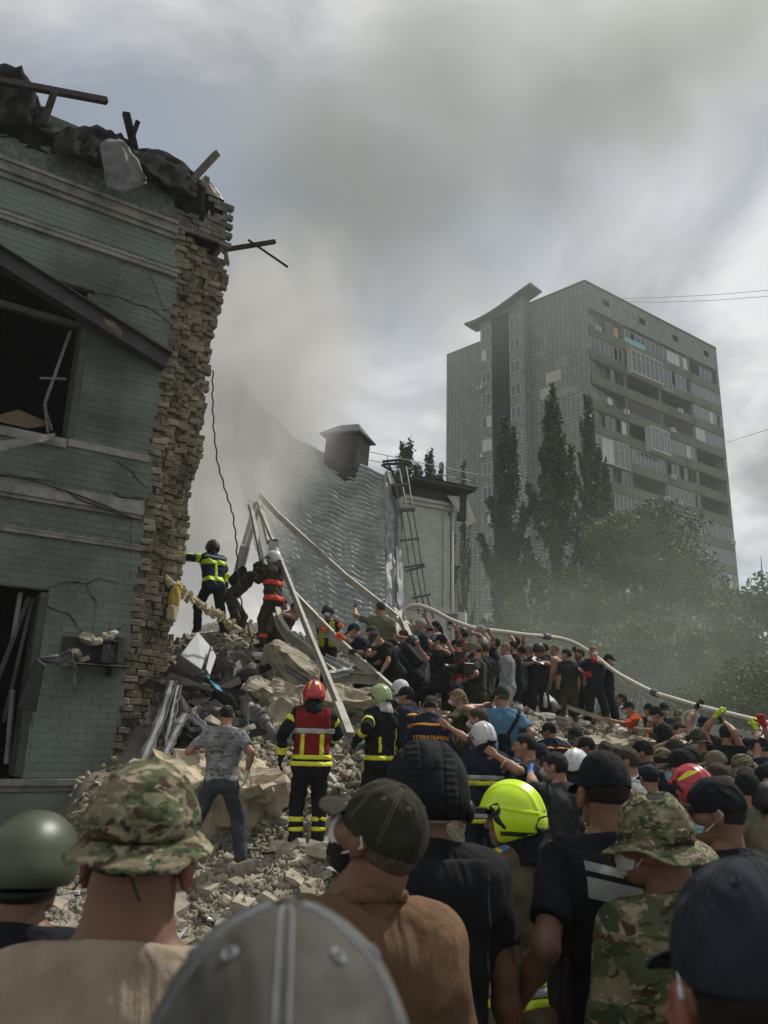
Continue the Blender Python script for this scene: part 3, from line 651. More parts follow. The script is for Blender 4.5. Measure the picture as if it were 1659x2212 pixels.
mb.add(V, [(0, 1, 5, 4), (1, 2, 5), (2, 3, 4, 5), (3, 0, 4), (0, 6, 7, 1), (1, 7, 8, 2), (2, 8, 9, 3), (3, 9, 6, 0), (9, 8, 7, 6)]); loc_build(mb, 'cap', 'rail_metal', ch, TR)
for x, y in ((-.66, -.58), (.66, -.58), (.66, .58), (-.66, .58)):
    mb = MB(); mb.box((x, y, .98), (.03, .03, .12)); loc_build(mb, 'cap_leg', 'rail_metal', ch, TR)
# torn metal spike above the far left of the roof
mb = MB(); mb.add([at(508, 790, 31), at(516, 800, 31), at(545, 862, 30.8), at(524, 838, 31), at(512, 790, 31.2)], [(0, 1, 2, 3), (0, 3, 4), (1, 4, 2)]); tag(mb.build('torn_metal_spike', 'flashing'), 'thin torn metal strip sticking up from the far end of the slumped roof', 'metal strip')

# ================================================================== BUILDING STILL STANDING BEHIND THE ROOF
SA = at(876, 1200, 27.0); SAZ = R_(62); SU = Vector((sin(SAZ), cos(SAZ), 0)); SN = Vector((sin(SAZ + pi / 2), cos(SAZ + pi / 2), 0))
def suv(px, py):
    d = Vector(ray(px, py)); t = (SA - Vector(CAM)).dot(SN) / d.dot(SN); p = Vector(CAM) + d * t; return (p - SA).dot(SU), p.z
def SP(u, z, n=0.0): p = SA + SU * u + SN * n; return Vector((p.x, p.y, z))
def shex(mb, a, b, z0, z1, n0, n1): mb.hexa([SP(a, z0, n1), SP(b, z0, n1), SP(b, z1, n1), SP(a, z1, n1), SP(a, z0, n0), SP(b, z0, n0), SP(b, z1, n0), SP(a, z1, n0)])
sb = empty('standing_wing', SP(1, 0, -1)); tag(sb, 'pale brick building with dark eaves still standing behind the slumped roof', 'building')
uc, ztop = suv(968, 1104); zled = suv(968, 1318)[1]; u_r = uc
print('standing', uc, ztop, zled, suv(876, 1066))
mb = MB(); shex(mb, -.15, uc, 0, ztop, -8, 0); o = mb.build('wall', 'white_brick_wall', sb); planar_uv(o, (SU.x, SU.y))
mb = MB(); shex(mb, -.15, uc + .12, ztop + .004, ztop + .14, -8.1, .10); shex(mb, -.15, uc + .2, ztop + .144, ztop + .26, -8.2, .20); mb.build('cornice', 'white_trim', sb)
mb = MB(); shex(mb, uc - .22, uc + .05, 0, ztop - .2, -.5, .06); mb.build('pilaster', 'white_trim', sb)
mb = MB(); shex(mb, -.15, uc + .16, zled - .12, zled + .05, -.2, .14); shex(mb, -.15, uc + .1, zled - 1.6, zled - .125, -.2, .08); mb.build('plinth_ledge', 'white_trim', sb)
mb = MB(); shex(mb, -.15, uc + .75, ztop + .7, ztop + .82, -8.6, .75); shex(mb, -.15, uc + .3, ztop + .265, ztop + .695, -8.2, .12); mb.build('eave', 'dark_trim', sb)
mb = MB(); v = [SP(-.15, ztop + .83, .8), SP(uc + .8, ztop + .83, .8), SP(uc - 1, ztop + 1.05, -4), SP(-.15, ztop + 1.05, -4), SP(uc + .8, ztop + .83, -8.6)]; mb.add(v, [(0, 1, 2, 3), (1, 4, 2)]); mb.build('roof', 'dark_trim', sb)
mb = MB(); zr = ztop + .84
for i in range(8): mb.tube([SP(-1.1 + i * .62, zr, .55), SP(-1.1 + i * .62, zr + .62, .5)], .014, 5)
for h in (.3, .6): mb.tube([SP(-1.8, zr + h, .52), SP(-1.6 + 7 * .62, zr + h, .52)], .014, 5)
mb.build('roof_railing', 'rail_metal', sb)
mb = MB(); a, b = SP(uc + .3, ztop + .9, .3), SP(uc + .34, ztop - .6, .35); mb.box(SP(uc + .35, ztop + .15, .4), (.34, .22, 1.1), jit=.05); mb.build('downpipe_hopper', 'dark_steel', sb)
mb = MB(); mb.add([SP(uc - .3, ztop + .45, .4), SP(uc + .5, ztop + .5, .45), SP(uc + .9, ztop - .35, .5), SP(uc + .55, ztop - .6, .45)], [(0, 3, 2, 1)]); o = mb.build('torn_fascia', 'white_trim', sb); s_ = o.modifiers.new('s', 'SOLIDIFY'); s_.thickness = .02
mb = MB(); mb.tube([SP(uc + .08, ztop - .1, .18), SP(uc + .08, 1.2, .18)], .05, 8); mb.build('downpipe', 'white_trim', sb, smooth=True)
acu = at(985, 1340, 24.6)
def ac_unit(p, s, parent=None, rz=0.0, label=None, cat=None, group=None):
    r = empty('air_conditioner', p, rz) if parent is None else None
    if r is None:
        mb = MB(); mb.box(p, (.8 * s, .3 * s, .55 * s), Matrix.Rotation(rz, 3, 'Z')); o = mb.build('air_conditioner', 'window_white', parent, bevel=.01)
        mb = MB(); q = Matrix.Rotation(rz, 3, 'Z') @ Vector((-.1 * s, -.155 * s, 0)); c = Vector(p) + q
        V = [c + Matrix.Rotation(rz, 3, 'Z') @ Vector((.2 * s * cos(t), 0, .2 * s * sin(t))) for t in np.linspace(0, 2 * pi, 13)[:-1]]; mb.add(V, [tuple(range(12))]); mb.build('fan_grille', 'rail_metal', o); return o
    tag(r, label, cat, group)
    mb = MB(); mb.box((0, 0, 0), (.8 * s, .3 * s, .6 * s)); o = mobj('casing', bpy.data.meshes.new('casing'), r, True); o.data.from_pydata(mb.v, [], mb.f); o.data.materials.append(MATS['window_white'])
    mb = MB()
    for i in range(9): mb.box((-.12 * s, -.16 * s, -.22 * s + i * .055 * s), (.46 * s, .015, .014))
    for i in range(7): mb.box((-.32 * s + i * .07 * s, -.158 * s, 0), (.012, .015, .5 * s))
    o2 = mobj('fan_grille', bpy.data.meshes.new('fan_grille'), r, True); o2.data.from_pydata(mb.v, [], mb.f); o2.data.materials.append(MATS['rail_metal'])
    mb = MB()
    for x in (-.3, .3): mb.box((x * s, .1, -.34 * s), (.03, .6, .03))
    o3 = mobj('bracket', bpy.data.meshes.new('bracket'), r, True); o3.data.from_pydata(mb.v, [], mb.f); o3.data.materials.append(MATS['rail_metal'])
    return r
ac_unit(acu, .8, rz=R_(-20), label='white outdoor air conditioner unit at the foot of the pale brick corner', cat='air conditioner')
# fallen roof ladder
lad = empty('roof_ladder', at(925, 1329, 23)); tag(lad, 'bent metal roof ladder hanging down in front of the pale brick wall', 'ladder')
LA = [(845,1010,25.5),(868,1110,25),(885,1225,24.3),(905,1325,23.5)]; LB = [(877,1008,25.5),(897,1130,25),(920,1280,24.2),(936,1335,23.5)]; LC = [(862,1012,25.5),(885,1130,25),(905,1260,24.2),(920,1330,23.5)]
for q in (LA, LB, LC):
    mb = MB(); mb.tube([at(*p) for p in q], .028, 6); mb.build('rail', 'rail_metal', lad, smooth=True)
for (p, q) in (((842,1048,25.3),(884,1046,25.3)),((852,1100,25),(896,1098,25)),((858,1106,25),(897,1102,25)),((864,1168,24.7),(906,1163,24.7)),((873,1226,24.3),(917,1218,24.3)),((875,1234,24.3),(917,1223,24.3)),((890,1292,23.9),(930,1284,23.9))):
    mb = MB(); mb.tube([at(*p), at(*q)], .04, 6); mb.build('rung', 'rail_metal', lad)
twisted = empty('twisted_ladder_top', at(850, 1010, 25.4)); tag(twisted, 'twisted ladder end poking above the right corner of the slumped roof', 'ladder')
for (p, q) in (((826,997,25.4),(866,993,25.4)),((824,1004,25.4),(852,1020,25.4)),((866,993,25.4),(879,1032,25.4)),((838,1000,25.4),(858,1042,25.4)),((828,1003,25.4),(864,1001,25.4))):
    mb = MB(); mb.tube([at(*p), at(*q)], .045, 6); mb.build('bar', 'black_metal', twisted)

# ================================================================== APARTMENT TOWER
TK = at(1262, 608, 82); ZTW = TK.z; AR = R_(54.6); AL = R_(-45.5)
def face(az, base):
    U_ = Vector((sin(az), cos(az), 0)); 
    Nv = Vector((U_.y, -U_.x, 0))
    if Nv.dot(Vector(CAM) - base) < 0: Nv = -Nv
    def uv(px, py):
        d = Vector(ray(px, py)); t = (base - Vector(CAM)).dot(Nv) / d.dot(Nv); p = Vector(CAM) + d * t; return (p - base).dot(U_), p.z
    def pt(u, z, n=0.0): p = base + U_ * u + Nv * n; return Vector((p.x, p.y, z))
    def hx(mb, a, b, z0, z1, n0, n1):
        P = [pt(a, z0, n1), pt(b, z0, n1), pt(b, z1, n1), pt(a, z1, n1), pt(a, z0, n0), pt(b, z0, n0), pt(b, z1, n0), pt(a, z1, n0)]; mb.hexa(P)
    return U_, Nv, uv, pt, hx
RU, RN, ruv, RPt, rhx = face(AR, TK); LU, LN, luv, LPt, lhx = face(AL, TK)
tower = empty('apartment_tower', (TK.x + 3, TK.y + 8, 0)); tag(tower, 'tall grey panel apartment tower with rows of loggias beyond the trees', 'building')
ue, ze = ruv(1547, 757); ul1, zl1 = luv(1150, 656); ul2, zl2 = luv(1038, 735); ul3, zl3 = luv(965, 766)
print('tower', ZTW, 'right end', ue, ze, 'left', ul1, zl1, ul2, zl2, ul3, zl3)
def tuv(o, az, base):
    u = Vector((sin(az), cos(az), 0)); me = o.data; uvl = me.uv_layers.new(name='UVMap')
    for pl in me.polygons:
        side = abs(pl.normal.dot(u)) > .7
        for li in pl.loop_indices:
            p = me.vertices[me.loops[li].vertex_index].co - base
            w_ = p.dot(Vector((u.y, -u.x, 0))) if side else p.dot(u); uvl.data[li].uv = (w_ + 200, p.z + 200)
RW = ue; B2 = TK + LN * 1.4
mb = MB(); rhx(mb, 0, RW, 51.0, ZTW, -14, 0); rhx(mb, 0, .45, -.1, 50.997, -14, 0); rhx(mb, RW - .5, RW, -.1, 50.997, -14, 0)
o = mb.build('wall', 'tower_wall', tower); tuv(o, AR, TK)
mb = MB(); lhx(mb, .02, 7.7, 0, ZTW - .004, -12, .004); o = mb.build('wall', 'tower_wall', tower); tuv(o, AL, TK)
mb = MB(); lhx(mb, 7.705, 14.3, 0, 53.2, -8, 1.4); o = mb.build('stair_tower', 'tower_wall', tower); tuv(o, AL, TK)
mb = MB(); lhx(mb, 14.305, ul3, 0, 51.9, -12, 0); o = mb.build('wall', 'tower_wall', tower); tuv(o, AL, TK)
mb = MB(); rhx(mb, .02, RW - .02, ZTW + .002, ZTW + .25, -13.9, .06); lhx(mb, 0.1, 7.6, ZTW + .004, ZTW + .2, -11, .07); mb.build('roof_coping', 'spandrel', tower)
# curved canopy roof over the stair tower
mb = MB(); pr = None
for i in range(13):
    f = i / 12; u = 16.2 - f * 10.2; z = 53.55 - .6 * math.sin(f * pi) * (1 - f) + 1.75 * f ** 1.4
    q = [LPt(u, z + .3, 2.3), LPt(u, z + .3, -.2), LPt(u, z, 2.3), LPt(u, z, -.2)]
    if pr: mb.add([*pr, *q], [(0, 1, 5, 4), (2, 6, 7, 3), (0, 4, 6, 2), (1, 3, 7, 5)])
    else: mb.add(q, [(0, 2, 3, 1)])
    pr = q
mb.add(pr, [(0, 1, 3, 2)]); mb.build('canopy_roof', 'dark_trim', tower)
mb = MB()
V = [LPt(7.71, 53.2, 1.39), LPt(14.2, 53.2, 1.39), LPt(14.2, 53.7, 1.39), LPt(11, 53.9, 1.39), LPt(9, 54.6, 1.39), LPt(7.71, 55.1, 1.39)]; V2 = [v - LN * 1.5 for v in V]
mb.add(V + V2, [(0, 1, 2, 3, 4, 5), (11, 10, 9, 8, 7, 6), (0, 5, 11, 6), (5, 4, 10, 11), (4, 3, 9, 10)]); o = mb.build('stair_tower', 'tower_wall', tower); tuv(o, AL, TK)
mb = MB(); 
for i in range(150): lhx(mb, 9.95, 12.45, 53.2 - i * .35, 53.2 - i * .35 + .24, 1.4, 1.52)
o = mb.build('louvre', 'louvre', tower); o['kind'] = 'stuff'
mb = MB(); lhx(mb, 9.9, 12.5, .5, 53.5, 1.40, 1.43); mb.build('louvre_panel', 'louvre', tower)
for j, (u, z) in enumerate(((2.6, 44.5), (3.6, 42.8), (1.4, 40.6), (4.9, 41.0), (5.8, 46.3))):  # repaired cladding patches
    mb = MB(); lhx(mb, u, u + 1.6 + .5 * (j % 3), z, z + .9 + .4 * (j % 2), .0, .012); mb.build('patch', 'white_trim' if j % 2 else 'tower_tile', tower)
def window(par, hx, u0, u1, z0, z1, n, cols, m='window_white', trans=False, rec=.35, curtain=None, fw=.07, open_=0):
    fr = MB()
    hx(fr, u0, u1, z0, z0 + fw, n - .06, n + .02); hx(fr, u0, u1, z1 - fw, z1, n - .06, n + .02)
    w = (u1 - u0 - fw) / cols
    for i in range(cols + 1): hx(fr, u0 + i * w, u0 + i * w + fw, z0 + fw, z1 - fw, n - .06, n + .02)
    if trans: hx(fr, u0 + fw, u1 - fw, z0 + (z1 - z0) * .7, z0 + (z1 - z0) * .7 + .05, n - .05, n + .01)
    f = fr.build('window', m, par)
    for i in range(cols):
        if random.random() < open_: continue
        pm = 'pane_glass'
        r_ = random.random()
        if curtain and r_ < .45: pm = curtain
        elif r_ < .16: pm = 'curtain_white'
        pb = MB(); hx(pb, u0 + i * w + fw + .002, u0 + (i + 1) * w - .002, z0 + fw + .002, z1 - fw - .002, n - .03, n - .018); pb.build('pane', pm, f)
    return f
def hx2(mb, a, b, z0, z1, n0, n1): lhx(mb, a, b, z0, z1, n0 + 1.4, n1 + 1.4)
for i in range(16):
    z = 51.75 - 3.05 * i
    if z < 4: break
    mb = MB(); hx2(mb, 8.25, 9.8, z - .85, z + .8, 0, .012); hx2(mb, 12.6, 14.2, z - .85, z + .8, 0, .012); 
    window(tower, hx2, 8.3, 9.75, z - .8, z + .75, .03, 2); window(tower, hx2, 12.65, 14.1, z - .8, z + .75, .03, 2)
    if i in (2, 5, 9): ac_unit(LPt(14.25, z - 1.3, 1.6), 1.0, tower, AL)
random.seed(21)
BAYS = [(.5, 6.45), (6.95, 13.15), (13.7, 19.85), (20.4, RW - .55)]
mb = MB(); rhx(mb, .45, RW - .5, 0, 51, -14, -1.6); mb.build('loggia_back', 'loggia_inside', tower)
mb = MB()
for (a, b) in ((.451, .52), (6.45, 6.95), (13.15, 13.7), (19.85, 20.4)): rhx(mb, a, b, 1, 50.996, -1.6, -.02)
o = mb.build('party_wall', 'spandrel', tower); o['kind'] = 'stuff'
special = {(0, 0): ('y', 4, 0), (1, 0): ('w', 7, 1), (2, 0): ('d', 7, 0), (3, 0): ('o', 0, 0), (4, 0): ('d', 6, 1), (5, 0): ('b', 6, 0), (0, 1): ('c', 6, 0), (1, 1): ('B', 7, 0), (2, 1): ('o', 0, 0), (3, 1): ('s', 0, 0), (4, 1): ('P', 6, 0), (0, 2): ('w', 7, 0), (1, 2): ('D', 5, 1), (2, 2): ('o', 0, 0), (3, 2): ('s', 0, 0), (4, 2): ('w', 7, 0), (0, 3): ('d', 6, 1), (1, 3): ('w', 4, 0), (2, 3): ('w', 7, 0), (3, 3): ('w', 6, 0), (4, 3): ('o', 0, 0), (10, 2): ('d', 6, 0), (11, 1): ('o', 0, 0), (10, 3): ('d', 6, 0)}
for i in range(16):
    zt = 50.5 - 3.1 * i
    if zt < 3: break
    for j, (a, b) in enumerate(BAYS):
        k, cols, op = special.get((i, j), (random.choice('wwwwwwdwo'), random.choice((6, 6, 7, 8)), random.choice((0, 0, 1))))
        # projecting spandrel (balcony parapet) with ribs, slab edge under it
        sp = MB(); rhx(sp, a - .22, b + .22, zt - 2.98, zt - 1.83, -.12, .16); o = sp.build('parapet_panel', 'spandrel', tower)
        sp = MB(); rhx(sp, a - .22, b + .22, zt - 3.08, zt - 2.985, -1.6, .12); rhx(sp, a - .22, b + .22, zt + .01, zt + .1, -.10, .10); sp.build('slab', 'concrete_dark' if (i + j) % 3 else 'spandrel', tower)
        zb = zt - 1.8
        if k == 'w' or k == 'c': window(tower, rhx, a + .05, b - .05, zb, zt - .05, .02, cols, trans=False, open_=.12 if op else .03); 
        if k == 'c':
            cpb = MB(); rhx(cpb, a + .1, b - 2.2, zb + .08, zb + .75, .015, .03); cpb.build('tinted_panel', 'cyan_glass', tower)
        if k == 'd': window(tower, rhx, a + .05, b - .05, zb, zt - .05, -.02, cols, m='window_dark_frame', open_=.45)
        if k == 'y':
            window(tower, rhx, a + .05, b - .05, zb, zt - .05, -.02, cols, m='window_dark_frame', open_=.8)
            for q in ((a + .15, a + .8), (a + 3.2, a + 3.8), (b - 1.3, b - .2)):
                cb_ = MB(); rhx(cb_, *q, zb + .1, zt - .15, -.3, -.27); cb_.build('curtain', 'curtain_yellow', tower)
        if k in 'BP':
            f0 = .9 if k == 'B' else 1.1; a2, b2_ = (a, b) if k == 'B' else (a + 2.6, b)
            fl = MB(); rhx(fl, a2, b2_, zt - 3.0, zt - 2.9, .16, f0); rhx(fl, a2, b2_, zt + .02, zt + .1, .16, f0); fl.build('bay_slab', 'white_trim', tower)
            window(tower, rhx, a2, b2_, zt - 2.9, zt, f0 - .05, cols, trans=True, fw=.1)
            sd_ = MB(); rhx(sd_, a2, a2 + .06, zt - 2.9, zt, .16, f0 - .12); rhx(sd_, b2_ - .06, b2_, zt - 2.9, zt, .16, f0 - .12); sd_.build('bay_side', 'window_white', tower)
        if k == 'b': window(tower, rhx, a + .05, b - .05, zt - 3.0, zt, .18, cols, trans=True, fw=.1)
        if k == 's':
            s_ = MB(); n_ = 26 if j == 1 else 14
            for q in range(n_): u = a + .1 + (b - a - .2) * q / n_; rhx(s_, u, u + .09, zb, zt - .1, 0, .03)
            o = s_.build('slatted_screen', 'window_dark_frame', tower); o['kind'] = 'stuff'
        if k == 'D': window(tower, rhx, a + .3, a + 2.2, zt - 2.9, zt - .05, .17, 2, open_=.4); window(tower, rhx, a + 3.0, b - .9, zt - 2.0, zt - .05, .17, 2, open_=.4)
for (u, i) in ((1.6, 0), (8.2, 1), (5.9, 3), (16.8, 2), (14.9, 3), (14.2, 5), (12.6, 6), (15.2, 6), (18.6, 7), (26.0, 7), (8.3, 9), (15.5, 8), (9.0, 12)):
    ac_unit(RPt(u, 50.5 - 3.1 * i - 2.1, .42), 1.0, tower, -AR + pi / 2 + 0)
for u in (3.3, 10.2, 17.1, 24.0):
    mb = MB(); rhx(mb, u, u + 1.1, 52.35, 53.15, .004, .03); mb.build('attic_vent', 'soot_shade_dark', tower)  # near-black plate painted for the dark of the vent opening
dish = MB(); c = RPt(3.0, 50.5 - 3.1 * 3 - 1.55, .3)
rings = []
for r, dd in ((0.001, .0), (.25, .03), (.5, .12)):
    for k in range(14): dish.v.append(tuple(c + RU * (r * cos(k * pi / 7)) + Vector((0, 0, r * sin(k * pi / 7))) + RN * dd))
for a in (0, 1):
    for k in range(14): dish.f.append((a * 14 + k, a * 14 + (k + 1) % 14, (a + 1) * 14 + (k + 1) % 14, (a + 1) * 14 + k))
dish.build('satellite_dish', 'window_white', tower, smooth=True)
# overhead wires
def wire(pts, label, r=.03):
    mb = MB(); P = [at(*p) for p in pts]; mb.tube(P, r, 5); tag(mb.build('overhead_wire', 'wire', smooth=True), label, 'wire')
wire([(1322, 646, 78), (1420, 643, 70), (1540, 637, 62), (1700, 624, 55)], 'upper thin wire running right from the roof of the apartment tower', .02)
wire([(1328, 651, 78), (1420, 653, 70), (1540, 649, 62), (1700, 637, 55)], 'lower thin wire running right from the roof of the apartment tower', .02)
wire([(1570, 956, 70), (1620, 940, 60), (1700, 915, 52)], 'single wire crossing the sky at the right edge of the tower', .02)
# far low wall with corrugated asbestos roof behind the right crowd
mb = MB(); a = at(1520, 1600, 26); b = at(1720, 1610, 22)
shed = empty('shed', (a.x, a.y, 0)); tag(shed, 'low shed with corrugated grey roof behind the crowd at the right edge', 'shed')
d_ = (b - a); d_.z = 0; n_ = 40; V = []; 
for i in range(n_ * 2 + 1):
    f = i / (n_ * 2); p = a + (b - a) * f; w_ = .05 * (i % 2); V += [(p.x, p.y, 1.75 + w_), (p.x - .4, p.y + 3, 2.6 + w_)]
mb.add(V, [(2 * i, 2 * i + 2, 2 * i + 3, 2 * i + 1) for i in range(n_ * 2)]); mb.build('corrugated_roof', 'asbestos', shed)
mb = MB(); mb.hexa([(a.x, a.y + .2, 0), (b.x, b.y + .2, 0), (b.x, b.y + .2, 1.7), (a.x, a.y + .2, 1.7), (a.x, a.y + 2.4, 0), (b.x, b.y + 2.4, 0), (b.x, b.y + 2.4, 1.7), (a.x, a.y + 2.4, 1.7)]); mb.build('shed_wall', 'concrete_dark', shed)
# ================================================================== TREES
def tree(name, label, cat, px, Y, ytop, ybot_z=0.0, kind='poplar', rad=1.6, n=5000, leaf=.22, seed=1, m='leaf_poplar', group=None, crown0=.12, ux=None):
    rs = np.random.default_rng(seed); top = at(px, ytop, Y); base = Vector((top.x if ux is None else at(ux, 1500, Y).x, top.y, ybot_z)); Hh = (top.z - ybot_z) * (1.02 if kind == 'poplar' else 1.0)
    r = empty(name, base); tag(r, label, cat, group)
    mb = MB(); tr = max(.12, Hh * .011 if kind == 'poplar' else Hh * .018)
    lean = np.array([top.x - base.x, 0]); 
    pts = [Vector((lean[0] * f ** 1.2 + .25 * fn(f * 3, seed) * (f > 0), .25 * fn(f * 3, seed, 5), Hh * f * .93)) for f in np.linspace(0, 1, 9)]
    mb.tube(pts, [tr * (1 - .93 * f) for f in np.linspace(0, 1, 9)], 8)
    C = []; 
    def pt_at(f): f = min(f, .999) * 8; i = int(f); return pts[i].lerp(pts[i + 1], f - i)
    if kind == 'poplar':
        nb = 46
        for b in range(nb):
            f = crown0 + (1 - crown0) * (b / nb) ** .9; a = rs.uniform(0, 2 * pi); w = rad * (0.30 + .85 * math.sin(min(1, (f - crown0) / (1 - crown0) * 1.05 + .08) * pi) ** .6) * (1 - .55 * f) * rs.uniform(.55, 1.1)
            s = pt_at(f * .93); ln = Hh * .13 * rs.uniform(.7, 1.4) * (1.2 - .5 * f); e = s + Vector((cos(a) * w, sin(a) * w, ln)); mid = s.lerp(e, .4) + Vector((cos(a), sin(a), 0)) * w * .25
            mb.tube([s, mid, e], [tr * .28, tr * .16, .01], 5, cap=False); C.append((s, mid, e, w))
        pts_l = []
        for (s, mid, e, w) in C:
            k = int(n / nb); t = rs.uniform(.18, 1.06, k) 
            P = np.array([tuple(s.lerp(mid, min(1, q * 2)) if q < .5 else mid.lerp(e, (q - .5) * 2)) for q in t]); P += rs.normal(size=(k, 3)) * np.array([.16, .16, .30]) * rad * .45 * (1.15 - t[:, None] * .7); pts_l.append(P)
        LP = np.concatenate(pts_l)
    else:
        nb = 60; pts_l = []
        cr = rad
        for b in range(nb):
            d = rs.normal(size=3); d /= np.linalg.norm(d); d[2] = abs(d[2]) * 1.1 - .3; f = rs.uniform(crown0, .72); s = pt_at(f)
            rr = rs.uniform(.45, 1.0); e = pt_at(.62) + Vector((d[0] * cr * rr, d[1] * cr * rr, d[2] * Hh * .40 * rr)); mid = s.lerp(e, .5) + Vector((0, 0, -.06 * cr))
            mb.tube([s, mid, e], [tr * .32, tr * .18, .015], 5, cap=False)
            k = int(n / nb); cs = cr * rs.uniform(.16, .30); P = rs.normal(size=(k, 3)); P /= np.linalg.norm(P, axis=1)[:, None]; P *= (rs.random((k, 1)) ** .45) * cs; P[:, 2] *= .7; P += tuple(e); pts_l.append(P)
        LP = np.concatenate(pts_l)
    o = mb.build('trunk', 'bark', None, smooth=True); o.parent = r
    k = len(LP); A = rs.normal(size=(k, 3)); A /= np.linalg.norm(A, axis=1)[:, None]; B = np.cross(A, rs.normal(size=(k, 3))); B /= np.linalg.norm(B, axis=1)[:, None]; s = leaf * rs.uniform(.5, 1.2, (k, 1))
    V = np.stack([LP - A * s * .5, LP + B * s * .32, LP + A * s * .5, LP - B * s * .32], 1).reshape(-1, 3); Q = np.arange(4 * k).reshape(-1, 4)
    me = np_mesh('crown', V, Q, MATS[m], smooth=False); o = mobj('crown', me, r, local=True); o['kind'] = 'stuff'
    return r
tree('poplar_tree', 'columnar poplar standing in front of the dark louvre strip of the tower', 'tree', 1096, 56, 874, rad=2.9, n=26000, leaf=.30, seed=3)
tree('poplar_tree', 'tallest columnar poplar in front of the blank tower face', 'tree', 1196, 54, 828, rad=3.1, n=28000, leaf=.30, seed=5)
tree('poplar_tree', 'slim poplar crown at the near corner of the tower', 'tree', 1270, 62, 838, rad=2.2, n=16000, leaf=.30, seed=8, crown0=.3)
tree('poplar_tree', 'short poplar spire touching the slim one at the tower corner', 'tree', 1303, 60, 980, rad=1.4, n=8000, leaf=.30, seed=9, crown0=.3)
tree('poplar_tree', 'bare slender poplar against the left tower wall', 'tree', 1002, 60, 985, rad=.9, n=2200, leaf=.26, seed=12, crown0=.2)
for i, (px, yt, sd_, lb) in enumerate(((880, 942, 21, 'leftmost'), (905, 975, 22, 'second from the left'), (930, 965, 23, 'third from the left'), (948, 1000, 24, 'lowest and rightmost'))):
    tree('poplar_tree', lb + ' of the poplar tips behind the roof railing', 'tree', px, 48, yt, rad=2.6 if i == 0 else 1.9, n=8000, leaf=.26, seed=sd_, crown0=.45, group='poplar tips behind the standing building')
tree('broadleaf_tree', 'wide sunlit tree rising in the smoke before the right facade', 'tree', 1378, 50, 1020, kind='broad', rad=5.2, n=22000, leaf=.26, seed=31, m='leaf')
tree('broadleaf_tree', 'bright green tree at the right edge below the tower', 'tree', 1640, 44, 1165, kind='broad', rad=3.4, n=12000, leaf=.26, seed=33, m='leaf')
tree('broadleaf_tree', 'leafy tree between the tower base and the right edge', 'tree', 1560, 40, 1262, kind='broad', rad=2.4, n=8000, leaf=.24, seed=34, m='leaf')
tree('broadleaf_tree', 'dark tree under the two tall poplars', 'tree', 1130, 46, 1240, kind='broad', rad=2.8, n=7000, leaf=.26, seed=35, m='leaf')
tree('broadleaf_tree', 'dark bushy tree just right of the tallest poplar', 'tree', 1262, 44, 1180, kind='broad', rad=3.0, n=9000, leaf=.26, seed=36, m='leaf')
tree('broadleaf_tree', 'low dark tree beside the white air conditioner', 'tree', 1045, 42, 1330, kind='broad', rad=2.3, n=6000, leaf=.24, seed=37, m='leaf')
tree('broadleaf_tree', 'dense tree in the smoke behind the gap in the crowd', 'tree', 1345, 38, 1290, kind='broad', rad=3.2, n=9000, leaf=.22, seed=38, m='leaf')
tree('broadleaf_tree', 'tree with a straight bare trunk right of the smoke gap', 'tree', 1455, 38, 1290, kind='broad', rad=2.6, n=8000, leaf=.22, seed=39, m='leaf')
tree('broadleaf_tree', 'shady tree at the far right behind the raised hose', 'tree', 1660, 32, 1330, kind='broad', rad=2.6, n=8000, leaf=.2, seed=40, m='leaf')
tree('broadleaf_tree', 'low leafy tree behind the end of the hose', 'tree', 1540, 32, 1420, kind='broad', rad=2.2, n=6000, leaf=.2, seed=41, m='leaf')

# ================================================================== DEBRIS THINGS
def wbeam(name, pts, w, h, m, label, cat='beam', profile='C', t=.012, group=None, smooth=False):
    P = [at(*p) for p in pts]; mb = MB()
    for a, b in zip(P, P[1:]): mb.beam(a, b, w, h, profile=profile, t=t)
    o = mb.build(name, m); tag(o, label, cat, group); return o
wbeam('channel_beam', [(560, 1068, 20.6), (600, 1112, 20), (745, 1245, 18), (880, 1352, 16.2), (1060, 1470, 14.2)], .06, .15, 'cream_metal', 'longest cream steel channel slanting across the metal roof down to the crowd')
wbeam('channel_beam', [(562, 1105, 17.2), (610, 1222, 15.2), (668, 1370, 13.2), (733, 1528, 11.2)], .055, .135, 'cream_metal', 'steep cream steel profile from the smoke down to the red helmet')
wbeam('channel_beam', [(632, 1284, 15), (740, 1396, 13.6), (860, 1506, 12)], .06, .17, 'cream_metal', 'cream channel gripped by the line of masked men')
wbeam('channel_beam', [(538, 1085, 17.4), (545, 1110, 17), (566, 1212, 15.8)], .07, .11, 'cream_metal', 'upright pale profile behind the white helmeted firefighter')
wbeam('channel_beam', [(560, 1085, 17.6), (566, 1110, 17.2), (582, 1172, 16)], .10, .11, 'cream_metal', 'thin pale profile leaning just right of the upright one in the smoke', profile='box')
wbeam('channel_beam', [(512, 1250, 18), (530, 1180, 18), (556, 1090, 18.4)], .10, .22, 'cream_metal', 'dusty pale profile leaning left behind the stooping rescuer')
o = wbeam('square_tube', [(588, 1240, 15.6), (592, 1172, 15.8)], .20, .20, 'cream_metal', 'open ended square tube standing up beside the white helmet', 'tube', profile='box')
mb = MB(); c = at(592, 1171, 15.8); mb.box(c + Vector((0, -.02, .02)), (.17, .17, .03)); mb.build('tube_mouth', 'soot_shade_dark', o)  # dark plate painting the shaded hollow on the solid tube
wbeam('channel_beam', [(597, 1318, 15), (604, 1345, 14.8), (622, 1372, 14.5), (668, 1406, 14), (735, 1468, 13)], .10, .17, 'cream_metal', 'bent cream profile curving down beneath the steep one')
